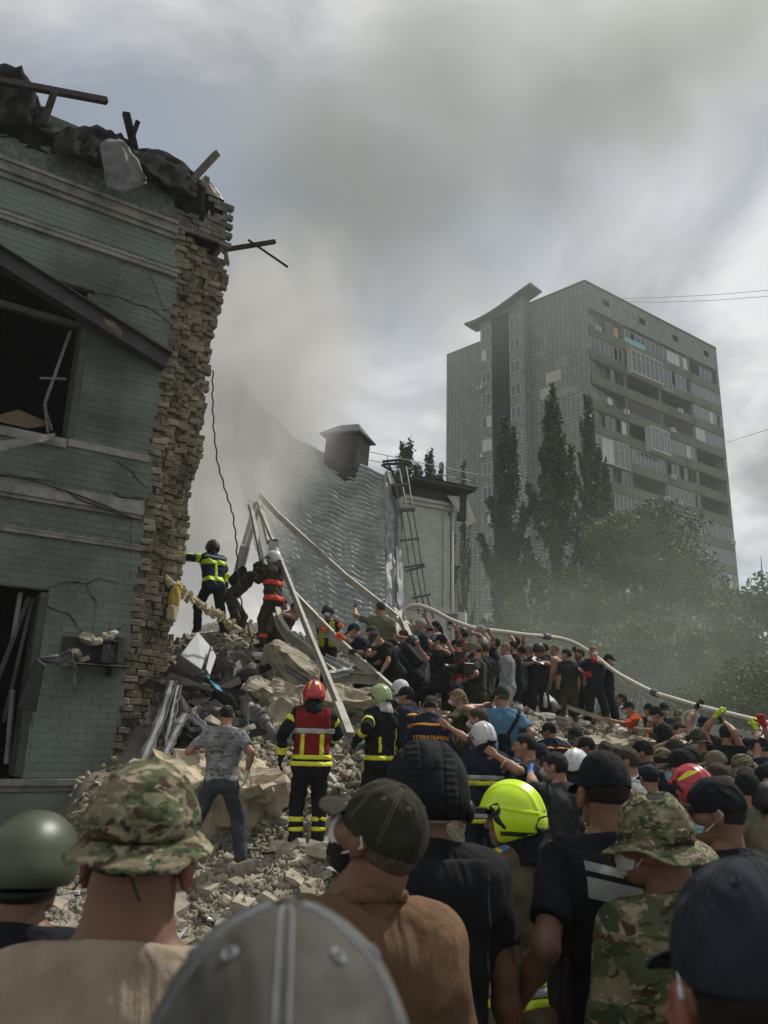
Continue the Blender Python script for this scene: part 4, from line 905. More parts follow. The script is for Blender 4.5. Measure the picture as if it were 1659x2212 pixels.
wbeam('channel_beam', [(733, 1461, 12.9), (808, 1468, 12.6)], .12, .17, 'cream_metal', 'short level piece of pale channel resting at the end of the bent one')
wbeam('channel_beam', [(862, 1325, 15.8), (884, 1378, 15.2)], .10, .14, 'cream_metal', 'short steep pale strut under the longest channel')
wbeam('channel_beam', [(730, 1524, 11.2), (756, 1592, 10.4)], .10, .13, 'cream_metal', 'pale bar continuing below the steep profile next to the red helmet')
wbeam('channel_beam', [(690, 1650, 10.2), (790, 1770, 9.4)], .05, .06, 'cream_metal', 'thin broken pipe lying in the rubble between the two striped firefighters', profile='box')
wbeam('charred_plank', [(1040, 1500, 14), (1052, 1590, 13.6)], .04, .16, 'cream_metal', 'narrow board standing behind the legs of the black capped man', 'board', profile='box')
wbeam('plank', [(1130, 1460, 16), (1210, 1530, 15.4)], .22, .05, 'cream_metal', 'pale plank slanting behind the men standing on the slab', 'plank', profile='box')
wbeam('plank', [(1190, 1515, 15.6), (1330, 1562, 15.2)], .10, .08, 'concrete', 'long pale pipe lying along the top of the slab at their feet', 'pipe', profile='box')
# insulated pipe
mb = MB(); P = [at(361, 1251, 12.2), at(400, 1282, 12.8), at(455, 1318, 13.6), at(500, 1350, 14.2), at(542, 1374, 14.7)]; mb.tube(P, .045, 8); ip = mb.build('insulated_pipe', 'foam', smooth=True); tag(ip, 'ragged foam covered pipe slanting from the torn corner to the pile', 'pipe')
random.seed(5)
fl = MB()
for i in range(70):
    f = random.random() * 3.999; k = int(f); p = P[k].lerp(P[k + 1], f - k); s = random.uniform(.03, .09); fl.box(p + Vector((random.uniform(-.05, .05), random.uniform(-.05, .05), random.uniform(-.08, .05))), (s * 1.5, s, s), Matrix.Rotation(random.random() * 3, 3, 'Y'), jit=.015)
o = fl.build('foam_scraps', 'foam', ip); o['kind'] = 'stuff'
def slab(name, quad, th, m, label, cat='slab', nn=10, amp=.05, seed=0):
    """broken slab: top quad given as 4 (px,py,Y) corners, subdivided box with ragged fractured sides"""
    C4 = [at(*q) for q in quad]; n = nn; nrm = (C4[1] - C4[0]).cross(C4[3] - C4[0]).normalized()
    if nrm.z < 0: nrm = -nrm
    nl = max(2, int(th / .09)); ids = {}; V = []; F = []
    def vid(i, j, l):
        t = (i, j, l)
        if t not in ids:
            a, b = i / n, j / n; p = C4[0].lerp(C4[1], a).lerp(C4[3].lerp(C4[2], a), b) - nrm * th * l / nl; o3 = p * 3.1 + Vector((seed * 7, 0, 0)); q = p * 9.0 + Vector((seed, 3, 0))
            d = Vector((mnoise.noise(o3), mnoise.noise(o3 + Vector((9, 0, 0))), mnoise.noise(o3 + Vector((0, 9, 0))))) * amp * 1.5 + Vector((mnoise.noise(q), mnoise.noise(q + Vector((5, 0, 0))), mnoise.noise(q + Vector((0, 5, 0))))) * amp * .8
            ids[t] = len(V); V.append(p + d)
        return ids[t]
    for i in range(n):
        for j in range(n): F.append((vid(i, j, 0), vid(i + 1, j, 0), vid(i + 1, j + 1, 0), vid(i, j + 1, 0))); F.append((vid(i, j, nl), vid(i, j + 1, nl), vid(i + 1, j + 1, nl), vid(i + 1, j, nl)))
    for l in range(nl):
        for k in range(n):
            for (a, b) in (((k, 0), (k + 1, 0)), ((k + 1, n), (k, n)), ((0, k + 1), (0, k)), ((n, k), (n, k + 1))): F.append((vid(*b, l), vid(*a, l), vid(*a, l + 1), vid(*b, l + 1)))
    mb = MB(); mb.add(V, F); o = mb.build(name, m); tag(o, label, cat); return o
slab('masonry_block', [(345, 1632, 9.9), (560, 1628, 10.2), (628, 1700, 9.6), (400, 1708, 9.2)], 1.1, 'sand_block', 'huge fallen masonry block in front of the pile, sunlit on top and painted below', 'masonry block', 14, .10, 1)
slab('concrete_slab', [(575, 1388, 13.6), (606, 1382, 13.9), (700, 1440, 13.4), (690, 1462, 13.0)], .36, 'concrete', 'thick broken slab end lying below the fireman with the white helmet', amp=.06, seed=2)
slab('masonry_boulder', [(528, 1470, 12.4), (585, 1452, 12.9), (655, 1500, 12.5), (640, 1530, 12.0)], .65, 'concrete', 'rough brick boulder bulging out of the pile left of the red helmet', 'boulder', 12, .14, 3)
slab('masonry_boulder', [(560, 1530, 11.8), (640, 1520, 12.0), (668, 1565, 11.7), (600, 1580, 11.4)], .45, 'concrete', 'lower lump of broken brickwork directly behind the red helmet', 'boulder', 10, .12, 4)
slab('masonry_boulder', [(478, 1400, 13.9), (540, 1405, 14.0), (585, 1455, 13.5), (500, 1452, 13.2)], .4, 'concrete_dark', 'dark crumbling lump just below the crouching firefighter', 'boulder', 10, .14, 5)
slab('concrete_slab', [(700, 1480, 12.4), (850, 1495, 12.3), (860, 1520, 12), (700, 1510, 12)], .12, 'concrete', 'thin broken slab lying under the bent profile', amp=.05, seed=6)
slab('concrete_slab', [(1130, 1592, 13.9), (1420, 1590, 14.6), (1424, 1606, 14.0), (1140, 1612, 13.4)], .28, 'concrete', 'long concrete ledge running under the feet of the standing men', 'ledge', 16, .05, 7)
random.seed(9); ORD = ['first', 'second', 'third', 'fourth', 'fifth', 'sixth', 'seventh', 'eighth', 'ninth', 'tenth', 'eleventh', 'twelfth', 'thirteenth', 'fourteenth', 'last']
for i in range(15):   # stone faced edge of the ledge
    f = i / 14.0; p = at(1150 + 262 * f, 1622 + random.uniform(-4, 8), 13.4 + .7 * f); o = bpy.data.objects.new('ledge_stone', rock_mesh('ledge_stone', 1, 300 + i % 5, 2, .8, 'concrete', .1)); COL.objects.link(o); o.location = p; o.scale = (random.uniform(.12, .26), .2, random.uniform(.11, .17)); o.rotation_euler = (0, random.uniform(-.1, .1), random.uniform(-.2, .2)); tag(o, ORD[i] + ' squared stone from the left along the broken front of the ledge', 'stone', 'stones along the ledge front')
# white appliance box
def quad_panel(name, pts, th, m, label=None, cat=None, parent=None):
    P = [at(*p) for p in pts]; nrm = (P[1] - P[0]).cross(P[3] - P[0]).normalized(); mb = MB(); mb.hexa([p for p in P] + [p - nrm * th for p in P]); o = mb.build(name, m, parent, bevel=.004)
    if label: tag(o, label, cat)
    return o
fr = empty('metal_cabinet', at(420, 1450, 13)); tag(fr, 'dented white metal cabinet tipped on its corner at the top of the pile', 'cabinet')
P_ = [at(*p) for p in ((427, 1364, 13.2), (455, 1396, 13.3), (436, 1447, 12.9), (390, 1415, 12.8))]; bk = [p + Vector((-.25, .55, -.2)) for p in P_]; mb = MB(); mb.hexa(P_ + bk); mb.build('casing', 'white_plastic', fr, bevel=.01)
quad_panel('door', ((456, 1398, 13.2), (466, 1420, 13.1), (452, 1462, 12.8), (444, 1446, 12.85)), .03, 'white_plastic', parent=fr)
quad_panel('blue_board', ((444, 1462, 12.6), (468, 1472, 12.6), (487, 1512, 12.3), (478, 1506, 12.2)), .03, 'blue_board', 'blue painted board sticking out of the dark debris under the cabinet', 'board')
random.seed(31)
def torn_strip(pts, w, m, label, cat='sheet metal', seed=0):
    P = [at(*p) for p in pts]; V = []; n = 14
    for i in range(n + 1):
        q = i / n * (len(P) - 1); k = min(int(q), len(P) - 2); p = P[k].lerp(P[k + 1], q - k); d = (P[k + 1] - P[k]).normalized(); s = d.cross(Vector((0, -1, 0))).normalized()
        for j, e in enumerate((-1, -.4, .3, 1)):
            V.append(p + s * w * e * (.8 + .5 * fn(i * .6, j, seed)) + Vector((0, .035 * fn(i * .8, j * 2.1, seed + 4) + (.02 if j % 2 else -.02), 0)))
    F = [(i * 4 + j, i * 4 + j + 1, (i + 1) * 4 + j + 1, (i + 1) * 4 + j) for i in range(n) for j in range(3)]
    mb = MB(); mb.add(V, F); o = mb.build('torn_sheet', m); s_ = o.modifiers.new('s', 'SOLIDIFY'); s_.thickness = .008; tag(o, label, cat); return o
torn_strip([(372, 1470, 12.0), (352, 1540, 11.6), (318, 1620, 11.0), (290, 1690, 10.6)], .09, 'burnt_sheet', 'long grey sheet strip draped down along the torn brick corner', seed=1)
torn_strip([(385, 1480, 12), (372, 1545, 11.6), (360, 1600, 11.2)], .07, 'burnt_sheet', 'shorter crumpled sheet strip hanging beside the long grey one', seed=2)
torn_strip([(400, 1540, 11.6), (375, 1590, 11.2), (352, 1640, 10.8)], .08, 'burnt_sheet', 'dull crumpled strip lying over the left end of the masonry block', seed=3)
torn_strip([(412, 1545, 11.4), (462, 1588, 11.0)], .06, 'flashing', 'bright folded metal strip above the grey shirted man', seed=4)
torn_strip([(300, 1640, 10.4), (262, 1700, 10.0), (215, 1745, 9.8)], .09, 'flashing', 'torn sheet heap at the foot of the green wall', seed=5)
torn_strip([(280, 1690, 10.2), (240, 1730, 9.6), (190, 1770, 9.2)], .06, 'burnt_sheet', 'dark crumpled strip just above the camouflage hat', seed=6)
torn_strip([(700, 1420, 13), (760, 1448, 12.8), (700, 1460, 12.6)], .08, 'flashing', 'silvery torn sheet lying between the two slanting profiles', seed=7)
torn_strip([(612, 1440, 13), (660, 1470, 12.7), (700, 1505, 12.4)], .07, 'burnt_sheet', 'grey flattened strip pinned under the broken slab', seed=8)
torn_strip([(470, 1365, 14.4), (420, 1372, 14.2)], .05, 'cream_metal', 'flat pale strip near the boots of the crouching firefighter', seed=9)
torn_strip([(1035, 1480, 14.6), (1068, 1520, 14.2), (1075, 1560, 14)], .10, 'flashing', 'torn white metal sheet behind the cameraman', seed=10)
random.seed(77)
dd = 0
for i in range(46):     # splintered boards of the dark cavity below the cabinet
    x, y = random.uniform(385, 540), random.uniform(1470, 1610)
    h = on_mound(x, y)
    if h is None or h.y > 18: continue
    L_ = random.uniform(.3, 1.1); a = random.uniform(-.6, .6); p = h + Vector((0, -.12, .1)); d = Vector((cos(a), random.uniform(-.3, .3), sin(a) * .8)) * L_ * .5
    mb = MB(); mb.beam(p - d, p + d, random.uniform(.02, .05), random.uniform(.06, .16)); o = mb.build('broken_board', random.choice(('charred_wood', 'charred', 'dark_steel', 'charred_wood', 'burnt_sheet', 'concrete_dark')), mound)
for i in range(40):
    x, y = random.uniform(560, 1130), random.uniform(1470, 1600)
    h = on_mound(x, y)
    if h is None or h.y > 18: continue
    L_ = random.uniform(.3, .9); a = random.uniform(-.7, .2); p = h + Vector((0, -.05, .08)); d = Vector((cos(a), random.uniform(-.3, .3), sin(a) * .7)) * L_ * .5
    mb = MB(); mb.beam(p - d, p + d, random.uniform(.02, .04), random.uniform(.04, .12)); o = mb.build('broken_board', random.choice(('cream_metal', 'burnt_sheet', 'foam', 'flashing', 'concrete_dark')), mound)
# dark rubble lumps in that cavity
for i in range(26):
    x, y = random.uniform(385, 560), random.uniform(1440, 1600); h = on_mound(x, y)
    if h is None: continue
    s = random.uniform(.12, .3); o = bpy.data.objects.new('charred_lump', rock_mesh('charred_lump', 1, 500 + i % 6, 2, .7, 'charred' if i % 2 else 'concrete_dark', .3)); COL.objects.link(o); o.parent = mound; o.location = h; o.scale = (s * 1.4, s, s * .8); o.rotation_euler = (random.random(), random.random(), random.random() * 6)
# white rags and bottles on the ledge and pile
random.seed(13)
def rag(px, py, s, label, m='paper_white'):
    h = on_mound(px, py)
    if h is None: return
    o = bpy.data.objects.new('crumpled_bag', rock_mesh('crumpled_bag', 1, int(px), 5, .6, m, .7)); COL.objects.link(o); o.location = h + Vector((0, -.03, s * .3)); o.scale = (s, s * .8, s * .8); o.rotation_euler = (0, 0, px); tag(o, label, 'plastic bag', 'white bags and litter on the rubble')
for (x, y, s, l) in ((1178, 1552, .16, 'white bag between the feet of the helmeted man and the camouflage trousers'), (1206, 1560, .22, 'crumpled white bag right beside the camouflage trousers'), (1262, 1568, .14, 'white litter near the feet of the navy shirted man'), (1300, 1574, .13, 'small white wad left of the orange jacket'), (1335, 1580, .2, 'white litter heap before the orange jacket'), (1352, 1588, .18, 'pale wad lying under the orange sleeve'), (1372, 1592, .15, 'white wad at the right end of the ledge'), (740, 1545, .2, 'white cloth bundle behind the pale green helmet'), (705, 1532, .14, 'white rag by the foot of the steep profile'), (1060, 1540, .16, 'white bag behind the braided woman'), (1092, 1520, .12, 'white scrap left of the blue polo'), (560, 1420, .12, 'white paper scrap under the slab of the fireman'), (640, 1440, .12, 'torn white paper on the slab edge'), (1120, 1598, .12, 'white wad at the left end of the ledge')): rag(x, y, s, l)
h = on_mound(716, 1545)
if h is not None:
    o = bpy.data.objects.new('striped_cloth', rock_mesh('striped_cloth', 1, 9, 6, .5, 'paper_white', .7)); COL.objects.link(o); o.location = h + Vector((0, -.1, .1)); o.scale = (.3, .2, .16); tag(o, 'white cloth with red marks lying beside the fallen profile', 'cloth')
# nozzle with chain in front of the masonry block
nz = empty('fire_nozzle', at(540, 1600, 9.8)); tag(nz, 'metal water nozzle with chain pointing up beside the grey shirted man', 'nozzle')
for (nm, pts, r) in (('barrel', ((598, 1596, 9.7), (566, 1548, 9.9)), .05), ('coupling', ((576, 1566, 9.85), (568, 1552, 9.9)), .075), ('coupling', ((558, 1540, 9.95), (550, 1530, 10)), .07), ('valve', ((552, 1545, 9.9), (572, 1535, 9.9)), .03), ('tip', ((558, 1540, 9.95), (540, 1522, 10.05)), .04)):
    mb = MB(); mb.tube([at(*p) for p in pts], r, 10); mb.build(nm, 'rail_metal' if nm != 'tip' else 'flashing', nz, smooth=True)
mb = MB()
for i in range(14):
    p = at(538 - 2 * sin(i * .2), 1526 + i * 5.4, 10); mb.tube([p + Vector((.012 * (i % 2 * 2 - 1), 0, .015)), p + Vector((-.012 * (i % 2 * 2 - 1), 0, -.02))], .009, 5)
mb.build('chain', 'flashing', nz)
# fire hose held over the crowd
HP = [(874,1340,15.4),(872,1326,15.4),(880,1313,15.4),(906,1308,15.2),(941,1321,15),(970,1337,15),(1026,1357,15),(1080,1364,15.2),(1134,1371,15.4),(1180,1375,15.6),(1213,1380,15.8),(1247,1392,15.8),(1289,1420,15.6),(1324,1448,15.2),(1359,1469,14.6),(1415,1497,13.8),(1460,1511,13.2),(1499,1523,12.6),(1569,1541,11.6),(1659,1563,10.6),(1760,1590,9.8),(1900,1640,8.8),(2100,1760,7.6)]
from mathutils.geometry import interpolate_bezier
def smooth_pts(P, k=5):
    out_ = []
    for i in range(len(P) - 1):
        p0, p1, p2, p3 = P[max(i - 1, 0)], P[i], P[i + 1], P[min(i + 2, len(P) - 1)]
        for j in range(k):
            t = j / k; out_.append(.5 * ((2 * p1) + (p2 - p0) * t + (2 * p0 - 5 * p1 + 4 * p2 - p3) * t * t + (3 * p1 - p0 - 3 * p2 + p3) * t ** 3))
    return out_ + [P[-1]]
mb = MB(); HPW = [at(*p) for p in HP]; mb.tube(smooth_pts(HPW), .040, 10); hs = mb.build('fire_hose', 'hose', smooth=True); tag(hs, 'long pale fire hose held overhead by the crowd from the pile to the right', 'hose')
for k in (9, 15): mb = MB(); d = (HPW[k + 1] - HPW[k - 1]).normalized(); mb.tube([HPW[k] - d * .08, HPW[k] + d * .08], .062, 10); mb.build('coupling', 'rail_metal', hs, smooth=True)

# ================================================================== SMOKE AND HAZE
def smoke(name, label, ctrl, bounds, res, dens, col, nscale=.12, seed=0.0, thr=.42, aniso=.3, absorb=None, step=None, nz2=.55, sharp=2.2):
    """baked density grid (Volume Cube): falls off from a path of puffs, broken up by noise"""
    (x0, x1), (y0, y1), (z0, z1) = bounds
    me = bpy.data.meshes.new(name); o = bpy.data.objects.new(name, me); COL.objects.link(o); o['kind'] = 'stuff'; o['label'] = label
    ng = bpy.data.node_groups.new(name + '_nodes', 'GeometryNodeTree'); ng.interface.new_socket('Geometry', in_out='OUTPUT', socket_type='NodeSocketGeometry')
    t = ng; K = t.links.new
    go = N(t, 'NodeGroupOutput'); vc = N(t, 'GeometryNodeVolumeCube'); vc.inputs['Min'].default_value = (x0, y0, z0); vc.inputs['Max'].default_value = (x1, y1, z1)
    for a, r in zip('XYZ', res): vc.inputs['Resolution ' + a].default_value = r
    pos = N(t, 'GeometryNodeInputPosition'); total = None
    def mth(op, a, b=None, c=None):
        n = N(t, 'ShaderNodeMath', operation=op)
        for i, v in enumerate((a, b, c)):
            if v is None: continue
            if isinstance(v, (int, float)): n.inputs[i].default_value = v
            else: K(v, n.inputs[i])
        return n.outputs[0]
    # domain warp
    nw = N(t, 'ShaderNodeTexNoise', inp={'Scale': nscale * 1.1, 'Detail': 3.0}); K(pos.outputs[0], nw.inputs['Vector'])
    ws = N(t, 'ShaderNodeVectorMath', operation='SUBTRACT', inp={1: (.5, .5, .5)}); K(nw.outputs['Color'], ws.inputs[0])
    wm = N(t, 'ShaderNodeVectorMath', operation='SCALE'); wm.inputs['Scale'].default_value = 1.0 / nscale * .9; K(ws.outputs[0], wm.inputs[0])
    wp = N(t, 'ShaderNodeVectorMath', operation='ADD'); K(pos.outputs[0], wp.inputs[0]); K(wm.outputs[0], wp.inputs[1])
    for (cx, cy_, cz, r, wgt) in ctrl:
        dn = N(t, 'ShaderNodeVectorMath', operation='DISTANCE', inp={1: (cx, cy_, cz)}); K(wp.outputs[0], dn.inputs[0])
        q = mth('DIVIDE', dn.outputs['Value'], r); q2 = mth('MULTIPLY', q, q); e = mth('POWER', 2.718, mth('MULTIPLY', q2, -1.4)); e = mth('MULTIPLY', e, wgt)
        total = e if total is None else mth('ADD', total, e)
    nn = N(t, 'ShaderNodeTexNoise', inp={'Scale': nscale * 1.6, 'Detail': 6.0, 'Roughness': nz2, 'Distortion': .3}); K(pos.outputs[0], nn.inputs['Vector'])
    nf = mth('MAXIMUM', mth('MULTIPLY', mth('SUBTRACT', nn.outputs['Fac'], thr - .12), sharp), 0.0)
    d = mth('MULTIPLY', mth('MULTIPLY', total, nf), dens); d = mth('MAXIMUM', mth('SUBTRACT', d, dens * .02), 0.0)
    K(d, vc.inputs['Density'])
    m = bpy.data.materials.new(name + '_mat'); m.use_nodes = True; mt = m.node_tree; mt.nodes.clear()
    mo = N(mt, 'ShaderNodeOutputMaterial'); pv = N(mt, 'ShaderNodeVolumePrincipled', inp={'Color': (*col, 1), 'Anisotropy': aniso, 'Density': 1.0})
    mt.links.new(pv.outputs[0], mo.inputs['Volume'])
    sm = N(t, 'GeometryNodeSetMaterial'); sm.inputs['Material'].default_value = m; K(vc.outputs[0], sm.inputs[0]); K(sm.outputs[0], go.inputs[0])
    md = o.modifiers.new('g', 'NODES'); md.node_group = ng; me.materials.append(m)
    return o
def C_(px, py, Y, r, w): p = at(px, py, Y); return (p.x, p.y, p.z, r, w)
smoke('smoke_plume', 'pale smoke billowing up from the pile', [C_(425, 1340, 18, 1.2, 1.3), C_(435, 1200, 19, 1.5, 1.3), C_(470, 1080, 20.5, 1.7, 1.3), C_(505, 980, 22, 1.9, 1.2), C_(540, 880, 23, 2.2, 1.1), C_(560, 790, 25, 2.8, .9), C_(620, 700, 28, 3.6, .6)],
      ((-11, 3), (16, 32), (1.5, 22)), (84, 80, 110), 0.95, (.95, .93, .89), nscale=.45, thr=.40)
smoke('smoke_column', 'wide grey brown smoke drifting up across the sky', [C_(600, 690, 31, 5, .7), C_(700, 560, 36, 7, .9), C_(860, 420, 42, 9, 1.1), C_(1080, 270, 50, 11, 1.2), C_(1350, 170, 58, 12, 1.2), C_(1600, 60, 66, 13, .8), C_(900, 200, 50, 9, .7)],
      ((-30, 55), (24, 84), (9, 92)), (96, 76, 96), 0.115, (.50, .52, .48), nscale=.045, thr=.46, sharp=3.2)
smoke('drifting_smoke', 'thin grey smoke hanging before the trees', [C_(1090, 1360, 33, 4.5, 1.0), C_(1180, 1440, 33, 5, 1.0), C_(1320, 1460, 32, 6, 1.0), C_(1460, 1500, 32, 6, .9), C_(1620, 1490, 32, 6, .6), C_(1150, 1240, 36, 4, .5), C_(1400, 1300, 36, 4.5, .5)],
      ((-1, 30), (24, 41), (-1, 18)), (90, 50, 56), 0.033, (.62, .65, .58), nscale=.10, thr=.38)
mb = MB(); mb.box((10, 48, 31), (150, 120, 66)); mb.box((0, 0, 0), (0, 0, 0)) if False else None
hz = mb.build('haze', None); hz['kind'] = 'stuff'
m = bpy.data.materials.new('haze_air'); m.use_nodes = True; mt = m.node_tree; mt.nodes.clear(); mo = N(mt, 'ShaderNodeOutputMaterial')
pv = N(mt, 'ShaderNodeVolumePrincipled', inp={'Color': (.70, .76, .72, 1), 'Anisotropy': .3, 'Density': 0.0009}); mt.links.new(pv.outputs[0], mo.inputs['Volume']); hz.data.materials.append(m)
# ================================================================== PEOPLE: bodies and clothes grown as distance fields, meshed by surface nets
def nets(F, org, h):
    S = F < 0
    c = np.zeros(tuple(n - 1 for n in S.shape), np.int8)
    for i in (0, 1):
        for j in (0, 1):
            for k in (0, 1): c += S[i:S.shape[0] - 1 + i, j:S.shape[1] - 1 + j, k:S.shape[2] - 1 + k]
    m = (c > 0) & (c < 8); cells = np.argwhere(m); n = len(cells)
    if n == 0: return np.zeros((0, 3)), np.zeros((0, 4), int)
    idx = np.full(m.shape, -1, np.int64); idx[m] = np.arange(n); pos = np.zeros((n, 3)); cnt = np.zeros(n)
    CO = [(i, j, k) for i in (0, 1) for j in (0, 1) for k in (0, 1)]
    val = {q: F[cells[:, 0] + q[0], cells[:, 1] + q[1], cells[:, 2] + q[2]] for q in CO}
    for a in CO:
        for d in range(3):
            if a[d]: continue
            b = tuple(a[e] + (1 if e == d else 0) for e in range(3)); fa, fb = val[a], val[b]; x = (fa < 0) != (fb < 0)
            t = np.where(x, fa / np.where(x, fa - fb, 1), 0); p = np.tile(np.array(a, float), (n, 1)); p[:, d] += t; pos += np.where(x[:, None], p, 0); cnt += x
    V = np.array(org) + h * (cells + pos / cnt[:, None]); Q = []
    for d in range(3):
        e1, e2 = (d + 1) % 3, (d + 2) % 3
        sl0 = [slice(1, -1)] * 3; sl1 = [slice(1, -1)] * 3; sl0[d] = slice(0, -1); sl1[d] = slice(1, None)
        A, B = S[tuple(sl0)], S[tuple(sl1)]; df = np.argwhere(A != B)
        if len(df) == 0: continue
        sgn = A[tuple(df.T)]; off = np.ones(3, int); off[d] = 0; ijk = df + off
        def g_(o1, o2):
            q = ijk.copy(); q[:, e1] += o1; q[:, e2] += o2; return idx[q[:, 0], q[:, 1], q[:, 2]]
        q = np.stack([g_(-1, -1), g_(0, -1), g_(0, 0), g_(-1, 0)], 1); q[~sgn] = q[~sgn][:, ::-1]; Q.append(q)
    Q = np.concatenate(Q); Q = Q[(Q >= 0).all(1)]; return V, Q
class Grid:
    def __init__(s, lo, hi, h):
        s.h = h; s.o = np.array(lo, float); s.n = tuple(int(math.ceil((b - a) / h)) + 2 for a, b in zip(lo, hi))
        s.ax = [s.o[i] + h * np.arange(s.n[i]) for i in range(3)]
    def new(s): return np.full(s.n, 1.0, np.float32)
    def sub(s, lo, hi):
        sl = []
        for i in range(3):
            a = max(0, int((lo[i] - s.o[i]) / s.h)); b = min(s.n[i], int((hi[i] - s.o[i]) / s.h) + 2); sl.append(slice(a, max(a, b)))
        return tuple(sl)
    def pts(s, sl): return (s.ax[0][sl[0]][:, None, None], s.ax[1][sl[1]][None, :, None], s.ax[2][sl[2]][None, None, :])
    def full(s): return s.pts((slice(None),) * 3)
def smin(a, b, k):
    if k <= 0: return np.minimum(a, b)
    hh = np.maximum(k - np.abs(a - b), 0) / k; return np.minimum(a, b) - hh * hh * k * .25
MG = .11
def cone(G, F, a, b, ra, rb, k=.03, sc=None):
    """round cone from a to b; sc squeezes space per axis (sc>1 thinner)"""
    a = np.array(a, float); b = np.array(b, float); r = max(ra, rb) + MG
    sl = G.sub(np.minimum(a, b) - r, np.maximum(a, b) + r); X, Y, Z = G.pts(sl)
    if 0 in F[sl].shape: return F
    d = b - a; l2 = max(1e-9, d @ d)
    px, py, pz = X - a[0], Y - a[1], Z - a[2]; t = np.clip((px * d[0] + py * d[1] + pz * d[2]) / l2, 0, 1)
    sx, sy, sz = sc or (1, 1, 1)
    D = np.sqrt(((px - t * d[0]) * sx) ** 2 + ((py - t * d[1]) * sy) ** 2 + ((pz - t * d[2]) * sz) ** 2) - (ra + (rb - ra) * t)
    F[sl] = smin(F[sl], D.astype(np.float32), k); return F
def ell(G, F, c, r, k=.02, R=None):
    c = np.array(c, float); m = max(r) + .06; sl = G.sub(c - m, c + m); X, Y, Z = G.pts(sl)
    if 0 in F[sl].shape: return F
    p = [X - c[0], Y - c[1], Z - c[2]]
    if R is not None: p = [R[0][i] * p[0] + R[1][i] * p[1] + R[2][i] * p[2] for i in range(3)]
    q = np.sqrt((p[0] / r[0]) ** 2 + (p[1] / r[1]) ** 2 + (p[2] / r[2]) ** 2); D = (q - 1) * min(r) * .5 + (q - 1) * (sum(r) / 3) * .5
    F[sl] = smin(F[sl], D.astype(np.float32), k); return F
def boxf(G, F, c, hs, rad=.02, k=.01):
    X, Y, Z = G.full(); qx, qy, qz = np.abs(X - c[0]) - hs[0] + rad, np.abs(Y - c[1]) - hs[1] + rad, np.abs(Z - c[2]) - hs[2] + rad
    D = np.sqrt(np.maximum(qx, 0) ** 2 + np.maximum(qy, 0) ** 2 + np.maximum(qz, 0) ** 2) + np.minimum(np.maximum(qx, np.maximum(qy, qz)), 0) - rad
    return smin(F, D.astype(np.float32), k)
def rotm(yaw=0, pitch=0, roll=0):   # pitch>0 bends forward/down (+Y towards -Z)
    return np.array(Matrix.Rotation(R_(-yaw), 3, 'Z') @ Matrix.Rotation(R_(-pitch), 3, 'X') @ Matrix.Rotation(R_(roll), 3, 'Y'))
def mesh_from(G, F, name, m, mats=None):
    V, Q = nets(F, G.o, G.h); return np_mesh(name, V, Q, m)

# ---- materials for people
def cloth(name, col, var=.18, bump=.22, bs=34, col2=None, thr=(.4, .65), rough=.9, vsc=7, spec=.15): return fold(mat('cloth_' + name, col, rough, var, vsc, bump, bs, col2=col2, thr=thr, spec=spec))
def fold(m, st=.55, sc=5.5):
    t = m.node_tree; bp = [n for n in t.nodes if n.type == 'BUMP'][0]; tc_ = [n for n in t.nodes if n.type == 'TEX_COORD'][0]
    mp = N(t, 'ShaderNodeMapping'); mp.inputs['Scale'].default_value = (1, 1, .55); mp.inputs['Rotation'].default_value = (0, .5, .4); t.links.new(tc_.outputs['Object'], mp.inputs[0])
    nz = N(t, 'ShaderNodeTexNoise', inp={'Scale': sc, 'Detail': 2.5, 'Roughness': .5, 'Distortion': 1.6}); t.links.new(mp.outputs[0], nz.inputs['Vector'])
    b2 = N(t, 'ShaderNodeBump', inp={'Strength': st, 'Distance': .06}); t.links.new(nz.outputs['Fac'], b2.inputs['Height']); t.links.new(b2.outputs[0], bp.inputs['Normal']); return m
CL = dict(black=(.012, .013, .015), navy=(.012, .017, .032), dnavy=(.014, .022, .042), charcoal=(0.019, 0.020, 0.020), olive=(0.053, 0.053, 0.031), dolive=(0.031, 0.032, 0.022), grey=(0.099, 0.102, 0.105), dgrey=(0.040, 0.042, 0.043), lgrey=(0.198, 0.211, 0.223), white=(0.372, 0.372, 0.360), red=(0.186, 0.015, 0.019), blue=(0.081, 0.180, 0.260), sky=(0.074, 0.161, 0.291), tan=(0.186, 0.136, 0.081), coyote=(.135, .082, .047), sand=(0.285, 0.229, 0.167), turnout=(0.105, 0.081, 0.050), brownfire=(0.053, 0.040, 0.028), orange=(0.384, 0.056, 0.012), green=(0.167, 0.211, 0.105), sage=(0.124, 0.124, 0.081), jeans=(0.074, 0.105, 0.136), greyjeans=(0.053, 0.062, 0.074), brown=(0.074, 0.043, 0.028), lime=(0.310, 0.384, 0.019), yellow=(0.341, 0.322, 0.031), silver=(0.223, 0.236, 0.229), khaki=(0.136, 0.118, 0.081), burg=(0.099, 0.012, 0.015), pink=(0.372, 0.186, 0.248))
for k_, v_ in CL.items(): cloth(k_, v_)
mat('plain_silver', (.36, .38, .37), .5, .05); mat('plain_yellow', (.62, .62, .04), .6, .05); mat('plain_lime', (.50, .72, .02), .5, .04); mat('plain_orange', (.80, .30, .02), .6, .05); mat('plain_redband', (.75, .08, .03), .6, .05)
